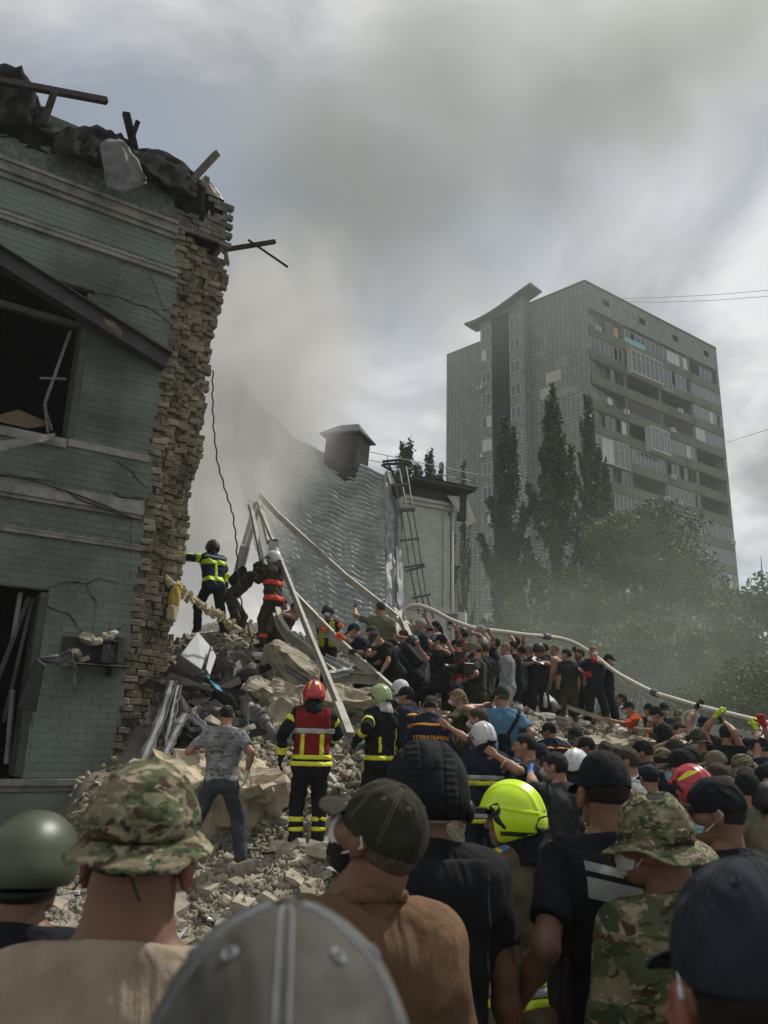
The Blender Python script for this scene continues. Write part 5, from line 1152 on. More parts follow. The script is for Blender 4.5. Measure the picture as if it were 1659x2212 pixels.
def camo(name, cols, sc=13):
    m = bpy.data.materials.new(name); m.use_nodes = True; t = m.node_tree; b = t.nodes['Principled BSDF']; K = t.links.new; b.inputs['Roughness'].default_value = .9; b.inputs['Specular IOR Level'].default_value = .15
    tc_ = N(t, 'ShaderNodeTexCoord'); o = None
    for i, (c, th, s2, off) in enumerate(cols):
        mp = N(t, 'ShaderNodeMapping'); mp.inputs['Location'].default_value = (off, off * 1.7, off * .3); mp.inputs['Scale'].default_value = (1, 1, 1.9); K(tc_.outputs['Object'], mp.inputs[0])
        nz = N(t, 'ShaderNodeTexNoise', inp={'Scale': sc * s2, 'Detail': 2.2, 'Roughness': .55, 'Distortion': .9}); K(mp.outputs[0], nz.inputs['Vector'])
        if o is None: rg = N(t, 'ShaderNodeRGB'); rg.outputs[0].default_value = (*c, 1); o = rg.outputs[0]; continue
        gt = N(t, 'ShaderNodeMapRange', inp={1: th, 2: th + .02}); K(nz.outputs['Fac'], gt.inputs[0]); mx_ = N(t, 'ShaderNodeMix', data_type='RGBA'); mx_.inputs[7].default_value = (*c, 1); K(gt.outputs[0], mx_.inputs[0]); K(o, mx_.inputs[6]); o = mx_.outputs[2]
    K(o, b.inputs['Base Color'])
    wv = N(t, 'ShaderNodeTexNoise', inp={'Scale': 30, 'Detail': 4.0}); K(tc_.outputs['Object'], wv.inputs['Vector']); bp = N(t, 'ShaderNodeBump', inp={'Strength': .45, 'Distance': .02}); K(wv.outputs['Fac'], bp.inputs['Height']); K(bp.outputs[0], b.inputs['Normal']); fold(m); MATS[name] = m
camo('camo_near', [((0.162, 0.141, 0.090), 0, 1, 0), ((0.078, 0.090, 0.045), .50, .8, 3), ((0.252, 0.216, 0.150), .585, 1.3, 7), ((0.051, 0.033, 0.021), .60, 1.1, 13), ((0.036, 0.051, 0.024), .60, .9, 17), ((0.300, 0.270, 0.204), .66, 1.9, 21)], 17)
camo('camo_dark', [((0.060, 0.051, 0.036), 0, 1, 0), ((0.030, 0.036, 0.021), .5, .8, 3), ((0.102, 0.084, 0.060), .58, 1.3, 7), ((0.018, 0.015, 0.012), .58, 1.1, 13)], 13)
camo('camo_shirt', [((0.138, 0.114, 0.072), 0, 1, 0), ((0.060, 0.072, 0.036), .48, .7, 3), ((0.216, 0.174, 0.120), .60, 1.2, 7), ((0.042, 0.027, 0.018), .585, 1.1, 13), ((0.030, 0.045, 0.021), .59, .8, 17), ((0.288, 0.258, 0.192), .68, 2.0, 21)], 11)
def patterned():
    m = mat('cloth_printed', (.12, .125, .125), .9, .2, 6, .3, 26, col2=(.23, .24, .24)); t = m.node_tree; b = t.nodes['Principled BSDF']; K = t.links.new; src = b.inputs['Base Color'].links[0].from_socket
    tc_ = N(t, 'ShaderNodeTexCoord'); mp = N(t, 'ShaderNodeMapping'); mp.inputs['Rotation'].default_value = (pi / 2, 0, 0); dn_ = N(t, 'ShaderNodeTexNoise', inp={'Scale': 14, 'Detail': 3.0}); K(tc_.outputs['Object'], dn_.inputs['Vector']); dm_ = N(t, 'ShaderNodeMix', data_type='RGBA', blend_type='ADD'); dm_.inputs[0].default_value = .10; K(tc_.outputs['Object'], dm_.inputs[6]); K(dn_.outputs['Color'], dm_.inputs[7]); K(dm_.outputs[2], mp.inputs[0]); br = N(t, 'ShaderNodeTexBrick', inp={'Scale': 1.0, 'Brick Width': .085, 'Row Height': .05, 'Mortar Size': .012, 'Mortar Smooth': .8, 'Color1': (.45, .45, .45, 1), 'Color2': (1.3, 1.3, 1.3, 1), 'Mortar': (1.3, 1.3, 1.3, 1)}); K(mp.outputs[0], br.inputs['Vector'])
    mm = N(t, 'ShaderNodeMix', data_type='RGBA', blend_type='MULTIPLY'); mm.inputs[0].default_value = 1.0; K(src, mm.inputs[6]); K(br.outputs['Color'], mm.inputs[7]); K(mm.outputs[2], b.inputs['Base Color'])
patterned()
cloth('wash', (.055, .053, .044), col2=(.10, .098, .085), thr=(.35, .7), vsc=12, bump=.06, bs=300); cloth('dusk', (.020, .024, .033), bump=.06, bs=300)
mat('skin_d', (.165, .088, .058), .5, .14, 9, .10, 90, subs=.05, spec=.3); mat('skin_a', (.30, .165, .11), .5, .12, 9, .10, 90, subs=.05, spec=.3); mat('skin_b', (.165, .078, .048), .5, .12, 9, .10, 90, subs=.05, spec=.3); mat('skin_c', (.34, .195, .135), .5, .12, 9, .10, 90, subs=.05, spec=.3)  # crowd skin lightened as sunlit, near skin darkened as if in shade
mat('skin_ear', (.20, .075, .05), .5, .15, 12, subs=.1)
for n_, c_ in dict(hair_brown=(.05, .032, .02), hair_dark=(.018, .014, .012), hair_fair=(.20, .14, .075), hair_grey=(.27, .27, .26), stubble=(.11, .075, .055)).items(): mat(n_, c_, .8, .35, 60, .8, 160)
mat('mask_white', (.50, .50, .48), .85, .05, 9, .3, 30); mat('mask_blue', (.30, .48, .55), .85, .06, 9, .3, 30); mat('mask_black', (.012, .012, .016), .85, .06, 9, .3, 30); mat('mask_navy', (.03, .05, .14), .85, .1, 9, .3, 30); mat('mask_grey', (.18, .19, .20), .85, .1, 9, .3, 30)
mat('helmet_white', (.48, .50, .50), .32, .05, 5, 0, spec=.5); mat('helmet_red', (.40, .015, .03), .30, .15, 5, 0, spec=.5, coat=.3); mat('helmet_pale', (.27, .35, .15), .35, .1, 5, spec=.5); mat('helmet_lime', (.56, .80, .015), .30, .04, 4, 0, spec=.45, coat=.2); mat('helmet_black', (.018, .019, .02), .55, .3, 8, .3, 40); mat('helmet_green', (.045, .058, .032), .42, .12, 3, .08, 150, spec=.5)
mat('rubber_black', (.01, .011, .012), .5, .2); mat('eye', (.02, .015, .012), .15, .1, spec=.6); mat('leather', (.02, .018, .016), .5, .2, 8, .3, 40)
mat('glove_black', (.012, .012, .013), .8, .2, 20, .4, 60); mat('glove_orange', (.75, .10, .02), .75, .1, 20, .4, 60); mat('glove_red', (.40, .02, .03), .75, .1, 20, .4, 60); mat('glove_yellow', (.45, .60, .03), .75, .1, 20, .4, 60); mat('glove_blue', (.03, .09, .30), .6, .1, 20, .3, 30); mat('glove_white', (.55, .56, .55), .75, .1, 20, .4, 60); mat('glove_grey', (.15, .17, .15), .75, .1, 20, .4, 60)

# ---- canonical head, hands, headgear (head-local: skull centre at origin, +Y is the face)
_c = {}
def head_mesh(h):
    if ('head', h) in _c: return _c['head', h]
    G = Grid((-.12, -.14, -.26), (.12, .16, .14), h); F = G.new()
    ell(G, F, (0, -.012, .01), (.076, .098, .098), 0); ell(G, F, (0, .03, -.035), (.064, .072, .075), .03)
    cone(G, F, (-.022, .05, -.095), (.022, .05, -.095), .034, .034, .03); cone(G, F, (0, .078, -.102), (0, .08, -.102), .02, .02, .02)
    cone(G, F, (0, -.03, -.07), (0, -.045, -.25), .060, .058, .03)
    F = np.maximum(F, -cone(G, G.new(), (-.033, .108, -.008), (-.03, .110, -.010), .015, .015, 0)) if False else F
    e = G.new(); cone(G, e, (-.034, .104, -.006), (-.022, .108, -.008), .013, .012, 0); cone(G, e, (.034, .104, -.006), (.022, .108, -.008), .013, .012, 0)
    F = -smin(-F, e, .012)
    F = -smin(-(-F), np.float32(10), 0) if False else F
    cone(G, F, (-.04, .088, .016), (-.012, .099, .014), .009, .009, .012); cone(G, F, (.04, .088, .016), (.012, .099, .014), .009, .009, .012)
    cone(G, F, (0, .096, .004), (0, .118, -.036), .009, .014, .012); cone(G, F, (-.012, .106, -.040), (.012, .106, -.040), .009, .009, .01)
    cone(G, F, (-.02, .096, -.066), (.02, .096, -.066), .008, .008, .008); cone(G, F, (-.016, .094, -.076), (.016, .094, -.076), .009, .009, .008)
    ell(G, F, (-.048, .062, -.03), (.02, .02, .018), .03); ell(G, F, (.048, .062, -.03), (.02, .02, .018), .03)
    for s in (-1, 1):
        ell(G, F, (s * .080, -.012, -.012), (.010, .022, .034), .008); ell(G, F, (s * .078, -.006, -.036), (.008, .012, .014), .006)
    r = nets(F, G.o, h); _c['head', h] = r; return r
def hand_mesh(kind, h):
    """wrist at the origin, fingers along +Z, palm faces +Y, thumb at +X (right hand mirrored by caller)"""
    if (kind, h) in _c: return _c[kind, h]
    G = Grid((-.08, -.05, -.05), (.10, .12, .22), h); F = G.new()
    cone(G, F, (0, 0, -.04), (0, 0, .02), .027, .026, .01); cone(G, F, (-.022, 0, .03), (-.028, 0, .085), .019, .016, .02); cone(G, F, (0, 0, .03), (0, -.002, .09), .020, .016, .02); cone(G, F, (.022, 0, .03), (.026, 0, .086), .019, .016, .02)
    cur = {'relax': 24, 'grip': 72, 'open': 4, 'point': 8}[kind]
    for i, (x, l) in enumerate(((.030, .072), (.010, .080), (-.010, .074), (-.029, .058))):
        c = cur if not (kind == 'point' and i > 0) else 75
        p = np.array([x, 0, .088]); a = R_(c * .6)
        for s_, r0, r1 in ((.45, .0095, .0088), (.32, .0088, .008), (.23, .008, .007)):
            q = p + np.array([x * .04, sin(a), cos(a)]) * l * s_; cone(G, F, p, q, r0, r1, .004); p = q; a += R_(c)
    p = np.array([.024, .006, .02]); q = p + np.array([.034, .018, .030]); cone(G, F, p, q, .014, .011, .01); cone(G, F, q, q + np.array([.008, .02 if cur > 40 else .006, .028]), .011, .0085, .006)
    r = nets(F, G.o, h); _c[kind, h] = r; return r
def gear(kind, h=.008):
    """list of (part name, V, Q, material key role)"""
    if ('g' + kind, h) in _c: return _c['g' + kind, h]
    G = Grid((-.20, -.24, -.30), (.20, .25, .20), h); X, Y, Z = G.full(); X = X + 0 * (Y + Z); A = np.arctan2(X, Y); out_ = []
    def fin(n, F, role): V, Q = nets(F.astype(np.float32), G.o, h); out_.append((n, V, Q, role))
    def shell(F, t): return np.maximum(F, -(F + t))
    Rr = np.sqrt(X ** 2 + Y ** 2)
    if kind in ('cap', 'capback', 'fieldcap'):
        s_ = -1 if kind == 'capback' else 1
        F = G.new(); ell(G, F, (0, -.010, .016), (.0885, .112, .112 if kind != 'fieldcap' else .098), 0)
        if kind == 'fieldcap': F = np.maximum(F, Z - .092 - .10 * (Y + .0))
        F = F + .0022 * np.exp(-((np.abs(np.sin(A * 3)) * Rr) / .005) ** 2) * (Z > .02) + .0016 * np.sin(A * 9 + Z * 40) * np.sin(Z * 70 + 1)
        cut = -.004 - .10 * (Y * s_) * .55 + (.0)
        F = np.maximum(F, cut - Z); fin('crown_cloth', F, 'main')
        b = G.new(); cone(G, b, (0, -.010, .126), (0, -.010, .127), .009, .009, 0, sc=(1, 1, 1.6)); 
        if kind != 'fieldcap': fin('button', b, 'main')
        VY = Y * s_; vz = .022 - 2.6 * X ** 2 - .42 * (VY - .09) if kind != 'fieldcap' else .012 - 3.0 * X ** 2 - .5 * (VY - .09)
        ln = .178 if kind != 'fieldcap' else .158
        F = np.maximum(np.maximum(np.abs(Z - vz) - max(.0035, h * .62), np.sqrt((X / .098) ** 2 + ((VY - .07) / (ln - .07)) ** 2) * .09 - .09), .07 - VY); fin('visor', F, 'visor')
    elif kind == 'boonie':
        F = G.new(); ell(G, F, (0, -.010, .016), (.093, .115, .122), 0); F = np.maximum(F, Z - .119 + .012 * np.sin(A * 2)) + .004 * np.sin(A * 7 + Z * 30) * np.sin(Z * 60) + .003 * np.exp(-((np.abs(np.sin(A * 3)) * Rr) / .006) ** 2); F = np.maximum(F, -.016 - Z); fin('crown_cloth', F, 'main')
        br = -.012 - .55 * np.maximum(Rr - .095, 0) - .018 * np.sin(A * 2 + .6) * np.clip((Rr - .09) / .06, 0, 1) - .006 * np.sin(A * 5); F = np.maximum(np.maximum(np.abs(Z - br) - max(.0035, h * .62), np.sqrt((X / .155) ** 2 + ((Y + .008) / .172) ** 2) * .16 - .16), .072 - np.sqrt((X / 1) ** 2 + (Y / 1.25) ** 2)); fin('brim', F, 'main')
        F = G.new(); ell(G, F, (0, -.010, .016), (.0955, .1175, .1025), 0); F = np.maximum(F, np.abs(Z - .014) - .014) + .0025 * (np.abs(np.sin(A * 8)) < .16); fin('hat_band', F, 'main')
    elif kind == 'hood':       # bucket hat with a short drooping brim
        F = G.new(); ell(G, F, (0, -.010, .008), (.0985, .120, .112), 0); F = F + .0028 * np.exp(-((np.abs(np.sin(A * 4)) * Rr) / .004) ** 2) * (Z > .03) + .003 * np.exp(-((Z - .062) / .0025) ** 2) + .002 * np.sin(A * 11 + Z * 30) * np.sin(Z * 60); F = np.maximum(F, -.020 - Z); fin('crown_cloth', F, 'main')
        br = -.010 - .95 * np.maximum(Rr - .096, 0) - .006 * np.sin(A * 3 + .6); F = np.maximum(np.maximum(np.abs(Z - br) - .005, np.sqrt((X / .128) ** 2 + ((Y + .008) / .146) ** 2) * .13 - .13), .074 - np.sqrt(X ** 2 + (Y / 1.25) ** 2)) + .0012 * np.sin(Rr * 520); fin('brim', F, 'main')
        F = G.new(); ell(G, F, (0, -.010, .008), (.1015, .1235, .115), 0); F = np.maximum(F, np.abs(Z - .022) - .016) + .0028 * (np.abs(np.sin(A * 7)) < .13); fin('hat_band', F, 'main')
    elif kind == 'fire':
        F = G.new(); ell(G, F, (0, -.015, .022), (.126, .152, .138), 0); low = G.new(); ell(G, low, (0, -.035, -.035), (.120, .135, .10), 0); F = smin(F, low, .04)
        F = F - .007 * np.exp(-(X / .018) ** 2) * (Z > .02) - .004 * np.exp(-((np.abs(X) - .055) / .008) ** 2) * (Z > .03) - .004 * np.exp(-((Z - .030 - .25 * np.sin((Y + .10) * 9) * .1) / .006) ** 2) * (np.abs(X) > .05)
        face = np.maximum(.02 + .0 - Y - 0 * Z, Z - .040 + .25 * (Y - .05)); # opening for the face
        F = np.maximum(F, -np.maximum(-(Y - .035), (Z - .040))); F = np.maximum(F, -.105 - Z + .25 * np.maximum(-Y, 0)); F = np.maximum(F, -(G.pts((slice(None),) * 3)[2] * 0 + F + .014) if False else F); fin('shell', F, 'main')
        F = G.new(); ell(G, F, (0, .02, .034), (.128, .150, .05), 0); F = np.maximum(np.maximum(F, .07 - Y), np.abs(Z - .034) - .014); fin('visor_rim', F, 'trim')
        for s in (-1, 1):
            F = G.new(); cone(G, F, (s * .112, .012, .0), (s * .112, -.020, -.034), .022, .018, .01, sc=(1.0, 1, 1)); fin('side_plate', F, 'plate')
        F = G.new(); cone(G, F, (-.05, -.155, -.055), (.05, -.155, -.055), .016, .016, 0); fin('adjuster', F, 'plate')
    elif kind == 'combat':
        F = G.new(); ell(G, F, (0, -.012, .018), (.124, .146, .132), 0); low = G.new(); ell(G, low, (0, -.02, -.02), (.122, .135, .08), 0); F = smin(F, low, .03); F = np.maximum(F, -.050 + .055 * np.clip(Y / .09, 0, 1) - Z + .012 * np.cos(A * 2) * 0); fin('shell', F, 'main')
        F = G.new(); ell(G, F, (0, -.012, .018), (.128, .150, .136), 0); F = np.maximum(F, np.abs(Z + .044 - .055 * np.clip(Y / .09, 0, 1)) - .006); fin('rim', F, 'plate')
        F = G.new(); ell(G, F, (0, -.02, -.07), (.082, .10, .035), 0); fin('padding', F, 'plate')
    elif kind == 'padded':      # tactical helmet with cover panels and earmuffs
        F = G.new(); ell(G, F, (0, -.012, .018), (.128, .150, .140), 0); low = G.new(); ell(G, low, (0, -.03, -.03), (.126, .140, .09), 0); F = smin(F, low, .03)
        F = F + .0035 * np.exp(-((np.abs(X) - .034) / .0035) ** 2) + .0035 * np.exp(-((np.abs(X) - .078) / .0035) ** 2) - .0022 * (np.abs(X) > .036) * (np.abs(X) < .075) * (np.sin(Z * 320) > 0) + .003 * np.exp(-((Z - .055) / .003) ** 2) * (np.abs(X) < .034); F = np.maximum(F, -.082 + .09 * np.clip(Y / .09, 0, 1) - Z); fin('shell', F, 'main')
        for s in (-1, 1): F = G.new(); cone(G, F, (s * .125, .0, -.055), (s * .125, -.03, -.055), .040, .036, .01, sc=(1.8, 1, 1)); fin('earmuff', F, 'plate')
        F = G.new(); ell(G, F, (0, -.05, -.085), (.07, .085, .012), 0); fin('strap', F, 'trim')
    elif kind in ('hair', 'buzz', 'bald', 'long'):
        t = .012 if kind == 'hair' else .005; F = G.new(); ell(G, F, (0, -.014, .012), (.077 + t, .100 + t, .100 + t), 0)
        if kind != 'buzz': F = F + .003 * np.sin(X * 90 + np.sin(Y * 60) * 2) * np.sin(Y * 70 + Z * 50)
        fr_ = G.new(); 
        F = np.maximum(F, -(Z - .045 + np.clip(-(Y - .055) * 1.5, 0, .125)) if kind != 'bald' else np.maximum(np.maximum(-(Z + .075), .035 - np.sqrt(X ** 2 + (Y + .055) ** 2 + (Z - .105) ** 2)), -(Z - .06 + np.clip(-(Y - .02) * 1.5, 0, .13)))); F = np.maximum(F, -.085 - Z)
        F = np.maximum(F, -np.maximum(np.abs(Y + .006) - .026, Z - .012)) if kind != 'long' else F
        fin('hair', F, 'hair')
        if kind == 'long':
            F = G.new(); cone(G, F, (0, -.085, -.01), (0, -.11, -.12), .052, .040, .02); cone(G, F, (0, -.11, -.12), (.0, -.115, -.25), .036, .022, .02); fin('hair', F + .004 * np.sin(Z * 120 + X * 60), 'hair')
    elif kind == 'respirator':
        F = G.new(); ell(G, F, (0, .060, -.050), (.062, .068, .056), 0); cone(G, F, (0, .10, -.045), (0, .128, -.048), .030, .018, .03); F = np.maximum(F, .045 - Y + .0); fin('face_mask', F, 'mask')
        F = G.new(); ell(G, F, (0, -.012, -.012), (.088, .112, .112), 0); F = np.maximum(F, np.abs(Z + .02 - .30 * -(Y)) - max(.0028, h * .5)); fin('mask_strap', F, 'mask'); 
    elif kind == 'surgical':
        F = G.new(); ell(G, F, (0, .052, -.050), (.066, .068, .062), 0); cone(G, F, (0, .095, -.03), (0, .10, -.085), .020, .018, .03); F = np.maximum(F, .040 - Y + .25 * np.abs(Z + .05)); F = F + .0015 * np.sin(Z * 330); fin('face_mask', F, 'mask')
        for s in (-1, 1):
            F = G.new(); cone(G, F, (s * .062, .046, -.02), (s * .086, -.004, .018), .0036, .0036, 0); cone(G, F, (s * .086, -.004, .018), (s * .090, -.030, -.01), .0036, .0036, 0); cone(G, F, (s * .090, -.030, -.01), (s * .066, .040, -.075), .0036, .0036, 0)
            if h < .006: fin('ear_loop', F, 'loop')
    elif kind == 'beard':
        F = G.new(); ell(G, F, (0, .034, -.072), (.072, .072, .060), 0); cone(G, F, (0, .08, -.10), (0, .08, -.115), .032, .028, .02); F = F + .003 * np.sin(X * 200) * np.sin(Z * 180); F = np.maximum(F, -(-Z - .055 + .0)); F = np.maximum(F, .0 - Y); fin('beard', F, 'hair')
    elif kind == 'flap':
        F = G.new(); cone(G, F, (0, -.05, -.08), (0, -.075, -.19), .098, .112, 0); F = np.maximum(F, Y - .02); F = np.maximum(F, Z + .06); F = np.maximum(F, -.22 + .25 * np.abs(X) - Z) + .003 * np.sin(A * 12); fin('neck_flap', F, 'flap')
    elif kind == 'braid':
        F = G.new()
        for i in range(12): cone(G, F, ((-.012 if i % 2 else .012), -.105 - .004 * i * .3, -.03 - i * .020), ((.012 if i % 2 else -.012), -.11, -.045 - i * .020), .017 - .0006 * i, .015 - .0006 * i, .004)
        fin('braid', F, 'hair')
    elif kind == 'bun':
        F = G.new(); ell(G, F, (0, -.125, .03), (.036, .03, .034), 0); fin('bun', F + .002 * np.sin(X * 150) * np.sin(Z * 150), 'hair')
    elif kind == 'ears':
        for s in (-1, 1):
            F = G.new(); ell(G, F, (s * .088, -.012, -.034), (.013, .024, .036), 0); d_ = G.new(); ell(G, d_, (s * .100, -.010, -.028), (.008, .014, .020), 0); F = np.maximum(F, -d_); fin('ear', F, 'ear')
    elif kind == 'goggles':
        F = G.new(); cone(G, F, (-.035, .10, -.002), (.035, .10, -.002), .022, .022, .01, sc=(1, 1.2, 1)); fin('goggles', F, 'plate')
    _c['g' + kind, h] = out_; return out_
_gm = {}
def gear_obj(kind, h, par, Mt, roles):
    res = []
    for i, (n, V, Q, role) in enumerate(gear(kind, h)):
        if len(Q) == 0: continue
        key = (kind, h, i)
        if key not in _gm: _gm[key] = np_mesh(n, V, Q, MATS['rubber_black'])
        o = bpy.data.objects.new(n, _gm[key]); COL.objects.link(o); o.parent = par; o.matrix_basis = Mt
        o.material_slots[0].link = 'OBJECT'; o.material_slots[0].material = MATS[roles.get(role, roles.get('main', 'rubber_black'))]; res.append(o)
    return res
HAT = { # name: (gear kind, roles)
 'cap_black': ('cap', dict(main='cloth_black')), 'cap_navy': ('cap', dict(main='cloth_navy')), 'cap_grey': ('cap', dict(main='cloth_dgrey')), 'cap_olive': ('cap', dict(main='cloth_dolive')), 'cap_tan': ('cap', dict(main='cloth_khaki')), 'cap_camo': ('cap', dict(main='camo_near')), 'cap_sage': ('cap', dict(main='cloth_sage')),
 'hood_camo': ('hood', dict(main='camo_near')), 'cap_wash': ('cap', dict(main='cloth_wash', visor='cloth_wash')), 'cap_dusk': ('cap', dict(main='cloth_dusk')), 'capback_black': ('capback', dict(main='cloth_black')), 'fieldcap_navy': ('fieldcap', dict(main='cloth_navy')), 'fieldcap_olive': ('fieldcap', dict(main='cloth_dolive')), 'boonie_camo': ('boonie', dict(main='camo_near')), 'boonie_dark': ('boonie', dict(main='camo_dark')),
 'fire_white': ('fire', dict(main='helmet_white', trim='helmet_white', plate='rubber_black')), 'fire_red': ('fire', dict(main='helmet_red', trim='helmet_red', plate='rubber_black')), 'fire_pale': ('fire', dict(main='helmet_pale', trim='helmet_red', plate='rubber_black')), 'fire_lime': ('fire', dict(main='helmet_lime', trim='rubber_black', plate='rubber_black')), 'fire_black': ('fire', dict(main='helmet_black', trim='helmet_black', plate='rubber_black')),
 'combat_black': ('combat', dict(main='helmet_black', plate='rubber_black')), 'combat_green': ('combat', dict(main='helmet_green', plate='rubber_black')), 'combat_olive': ('combat', dict(main='cloth_dolive', plate='rubber_black')), 'padded': ('padded', dict(main='cloth_black', plate='rubber_black', trim='cloth_white'))}
for c_ in ('brown', 'dark', 'fair', 'grey'):
    for k_ in ('hair', 'buzz', 'long', 'bald'): HAT[k_ + '_' + c_] = (k_, dict(hair='hair_' + c_, main='hair_' + c_))
MASK = {'white': ('respirator', 'mask_white'), 'blue': ('surgical', 'mask_blue'), 'surg': ('surgical', 'mask_white'), 'black': ('surgical', 'mask_black'), 'navy': ('surgical', 'mask_navy'), 'grey': ('respirator', 'mask_grey')}

# ---- skeleton and IK
def ik(S, T, l1, l2, pole):
    S, T, pole = map(lambda v: np.array(v, float), (S, T, pole)); d = T - S; L_ = np.linalg.norm(d); mxl = (l1 + l2) * .995
    if L_ > mxl: T = S + d / L_ * mxl; d = T - S; L_ = mxl
    u = d / L_; a = (l1 * l1 - l2 * l2 + L_ * L_) / (2 * L_); hgt = sqrt(max(0, l1 * l1 - a * a)); w = pole - u * (pole @ u); w = w / (np.linalg.norm(w) + 1e-9); return S + u * a + w * hgt, T
POSE = dict(lean=0, side=0, yaw=0, hp=5, hip=(0, 0, .93), twist=0, L=(-.27, .06, .84), R=(.27, .06, .84), fl=(-.12, .02, 0), fr=(.12, .02, 0), pl=(-.6, -.7, -.4), pr=(.6, -.7, -.4))
def skeleton(p):
    q = dict(POSE); q.update(p); hip = np.array(q['hip'], float); Rt = rotm(q['twist'], q['lean'], q['side'])
    def T(v): return hip + Rt @ (np.array(v, float) - (0, 0, .93))
    Rh = rotm(q['yaw'], q['hp']) if q['lean'] < 5 else rotm(q['yaw'], q['hp'] + q['lean'] * .6)
    neck = T((0, -.005, 1.52)); hc = neck + Rh @ np.array((0, .028, .165)); sk = dict(T=T, Rt=Rt, Rh=Rh, neck=neck, hc=hc, hip=hip, q=q)
    sk['SL'], sk['SR'] = T((-.185, -.005, 1.445)), T((.185, -.005, 1.445)); return sk
def head_top(p): s = skeleton(p); return s['hc'] + np.array((0, 0, .115))
def make_body(sk, h, o_):
    q = sk['q']; T = sk['T']; H0 = sk['hip']
    for a, S in (('L', 'SL'), ('R', 'SR')):
        e, t = ik(sk[S], q[a], .285, .265, q['p' + a.lower()]); sk['E' + a], sk['W' + a] = e, t
    for a, sx in (('l', -.09), ('r', .09)):
        hj = H0 + np.array((sx, 0, -.02)); f = np.array(q['f' + a], float); k, an = ik(hj, f + (0, 0, .09), .43, .42, (sx * 2, 1, .1)); sk['H' + a], sk['K' + a], sk['A' + a] = hj, k, an
    pts = np.array([sk['hc'] + (0, 0, .13), sk['hc'] - (0, .15, .0), sk['hc'] + (0, .15, 0), H0, sk['EL'], sk['ER'], sk['WL'], sk['WR'], sk['Kl'], sk['Kr'], sk['Al'] + (0, .17, -.1), sk['Ar'] + (0, .17, -.1), sk['Al'] - (0, .1, 0), sk['Ar'] - (0, .1, 0), T((-.27, -.2, 1.3)), T((.27, .2, 1.3)), T((.2, -.2, .8)), T((-.2, .2, .8))])
    G = Grid(pts.min(0) - .1, pts.max(0) + .1, h); fat = o_.get('fat', 0)
    # torso
    def torso(t, hem=.80, up=True):
        F = G.new(); Cc = lambda a, b, ra, rb, k=.06: cone(G, F, T(a), T(b), ra + t, rb + t, k)
        Cc((-.075, -.01, .93), (.075, -.01, .93), .110, .110); Cc((-.06, .0, 1.07), (.06, .0, 1.07), .100 + fat * .5, .100 + fat * .5); Cc((-.07, .025 + fat, 1.07), (.07, .025 + fat, 1.07), .08 + fat * .3, .08 + fat * .3)
        Cc((-.085, .005, 1.22), (.085, .005, 1.22), .108, .108); Cc((-.10, .0, 1.35), (.10, .0, 1.35), .110, .110); Cc((-.135, -.012, 1.435), (.135, -.012, 1.435), .066, .066); Cc((-.14, -.03, 1.40), (.14, -.03, 1.40), .07, .07)
        for s in (-1, 1): Cc((s * .02, -.01, 1.52), (s * .16, -.01, 1.452), .052, .046, .04)
        if t > .02: Cc((-.08, -.01, .86), (.08, -.01, .86), .108, .108)
        return F
    def limb(F, a, b, ra, rb, k=.025): return cone(G, F, a, b, ra, rb, k)
    body = torso(0)
    cone(G, body, sk['neck'] - sk['Rt'] @ np.array((0, 0, .06)), sk['neck'] + (sk['hc'] - sk['neck']) * .35, .062, .058, .03)
    for a, S in (('L', 'SL'), ('R', 'SR')):
        limb(body, sk[S], sk[S] + (sk['E' + a] - sk[S]) * .3, .056, .054, .04); limb(body, sk[S], sk['E' + a], .050, .040); d = sk['W' + a] - sk['E' + a]; limb(body, sk['E' + a], sk['E' + a] + d * .35, .041, .042); limb(body, sk['E' + a] + d * .3, sk['W' + a], .041, .027)
    for a in 'lr':
        limb(body, sk['H' + a], sk['K' + a], .088, .056, .04); d = sk['A' + a] - sk['K' + a]; limb(body, sk['K' + a], sk['K' + a] + d * .35 + (0, -.015, 0), .053, .058); limb(body, sk['K' + a] + d * .3 + (0, -.012, 0), sk['A' + a], .056, .036)
        an = sk['A' + a]; limb(body, an + (0, -.03, -.045), an + (0, .13, -.055), .036, .03)
    return G, body, torso, limb
def wrinkle(G, amp):
    X, Y, Z = G.full(); return (amp * (np.sin(X * 21 + 2.2 * np.sin(Z * 13 + Y * 9)) * np.sin(Z * 27 + 2 * np.sin(X * 11 + Y * 7)) + .6 * np.sin(X * 33 + Z * 41 + 1.5 * np.sin(Y * 30)))).astype(np.float32)
def clip_below(F, G, pt, n):  # keep the side where (P-pt).n < 0
    X, Y, Z = G.full(); return np.maximum(F, ((X - pt[0]) * n[0] + (Y - pt[1]) * n[1] + (Z - pt[2]) * n[2]).astype(np.float32))
SHOE = {}
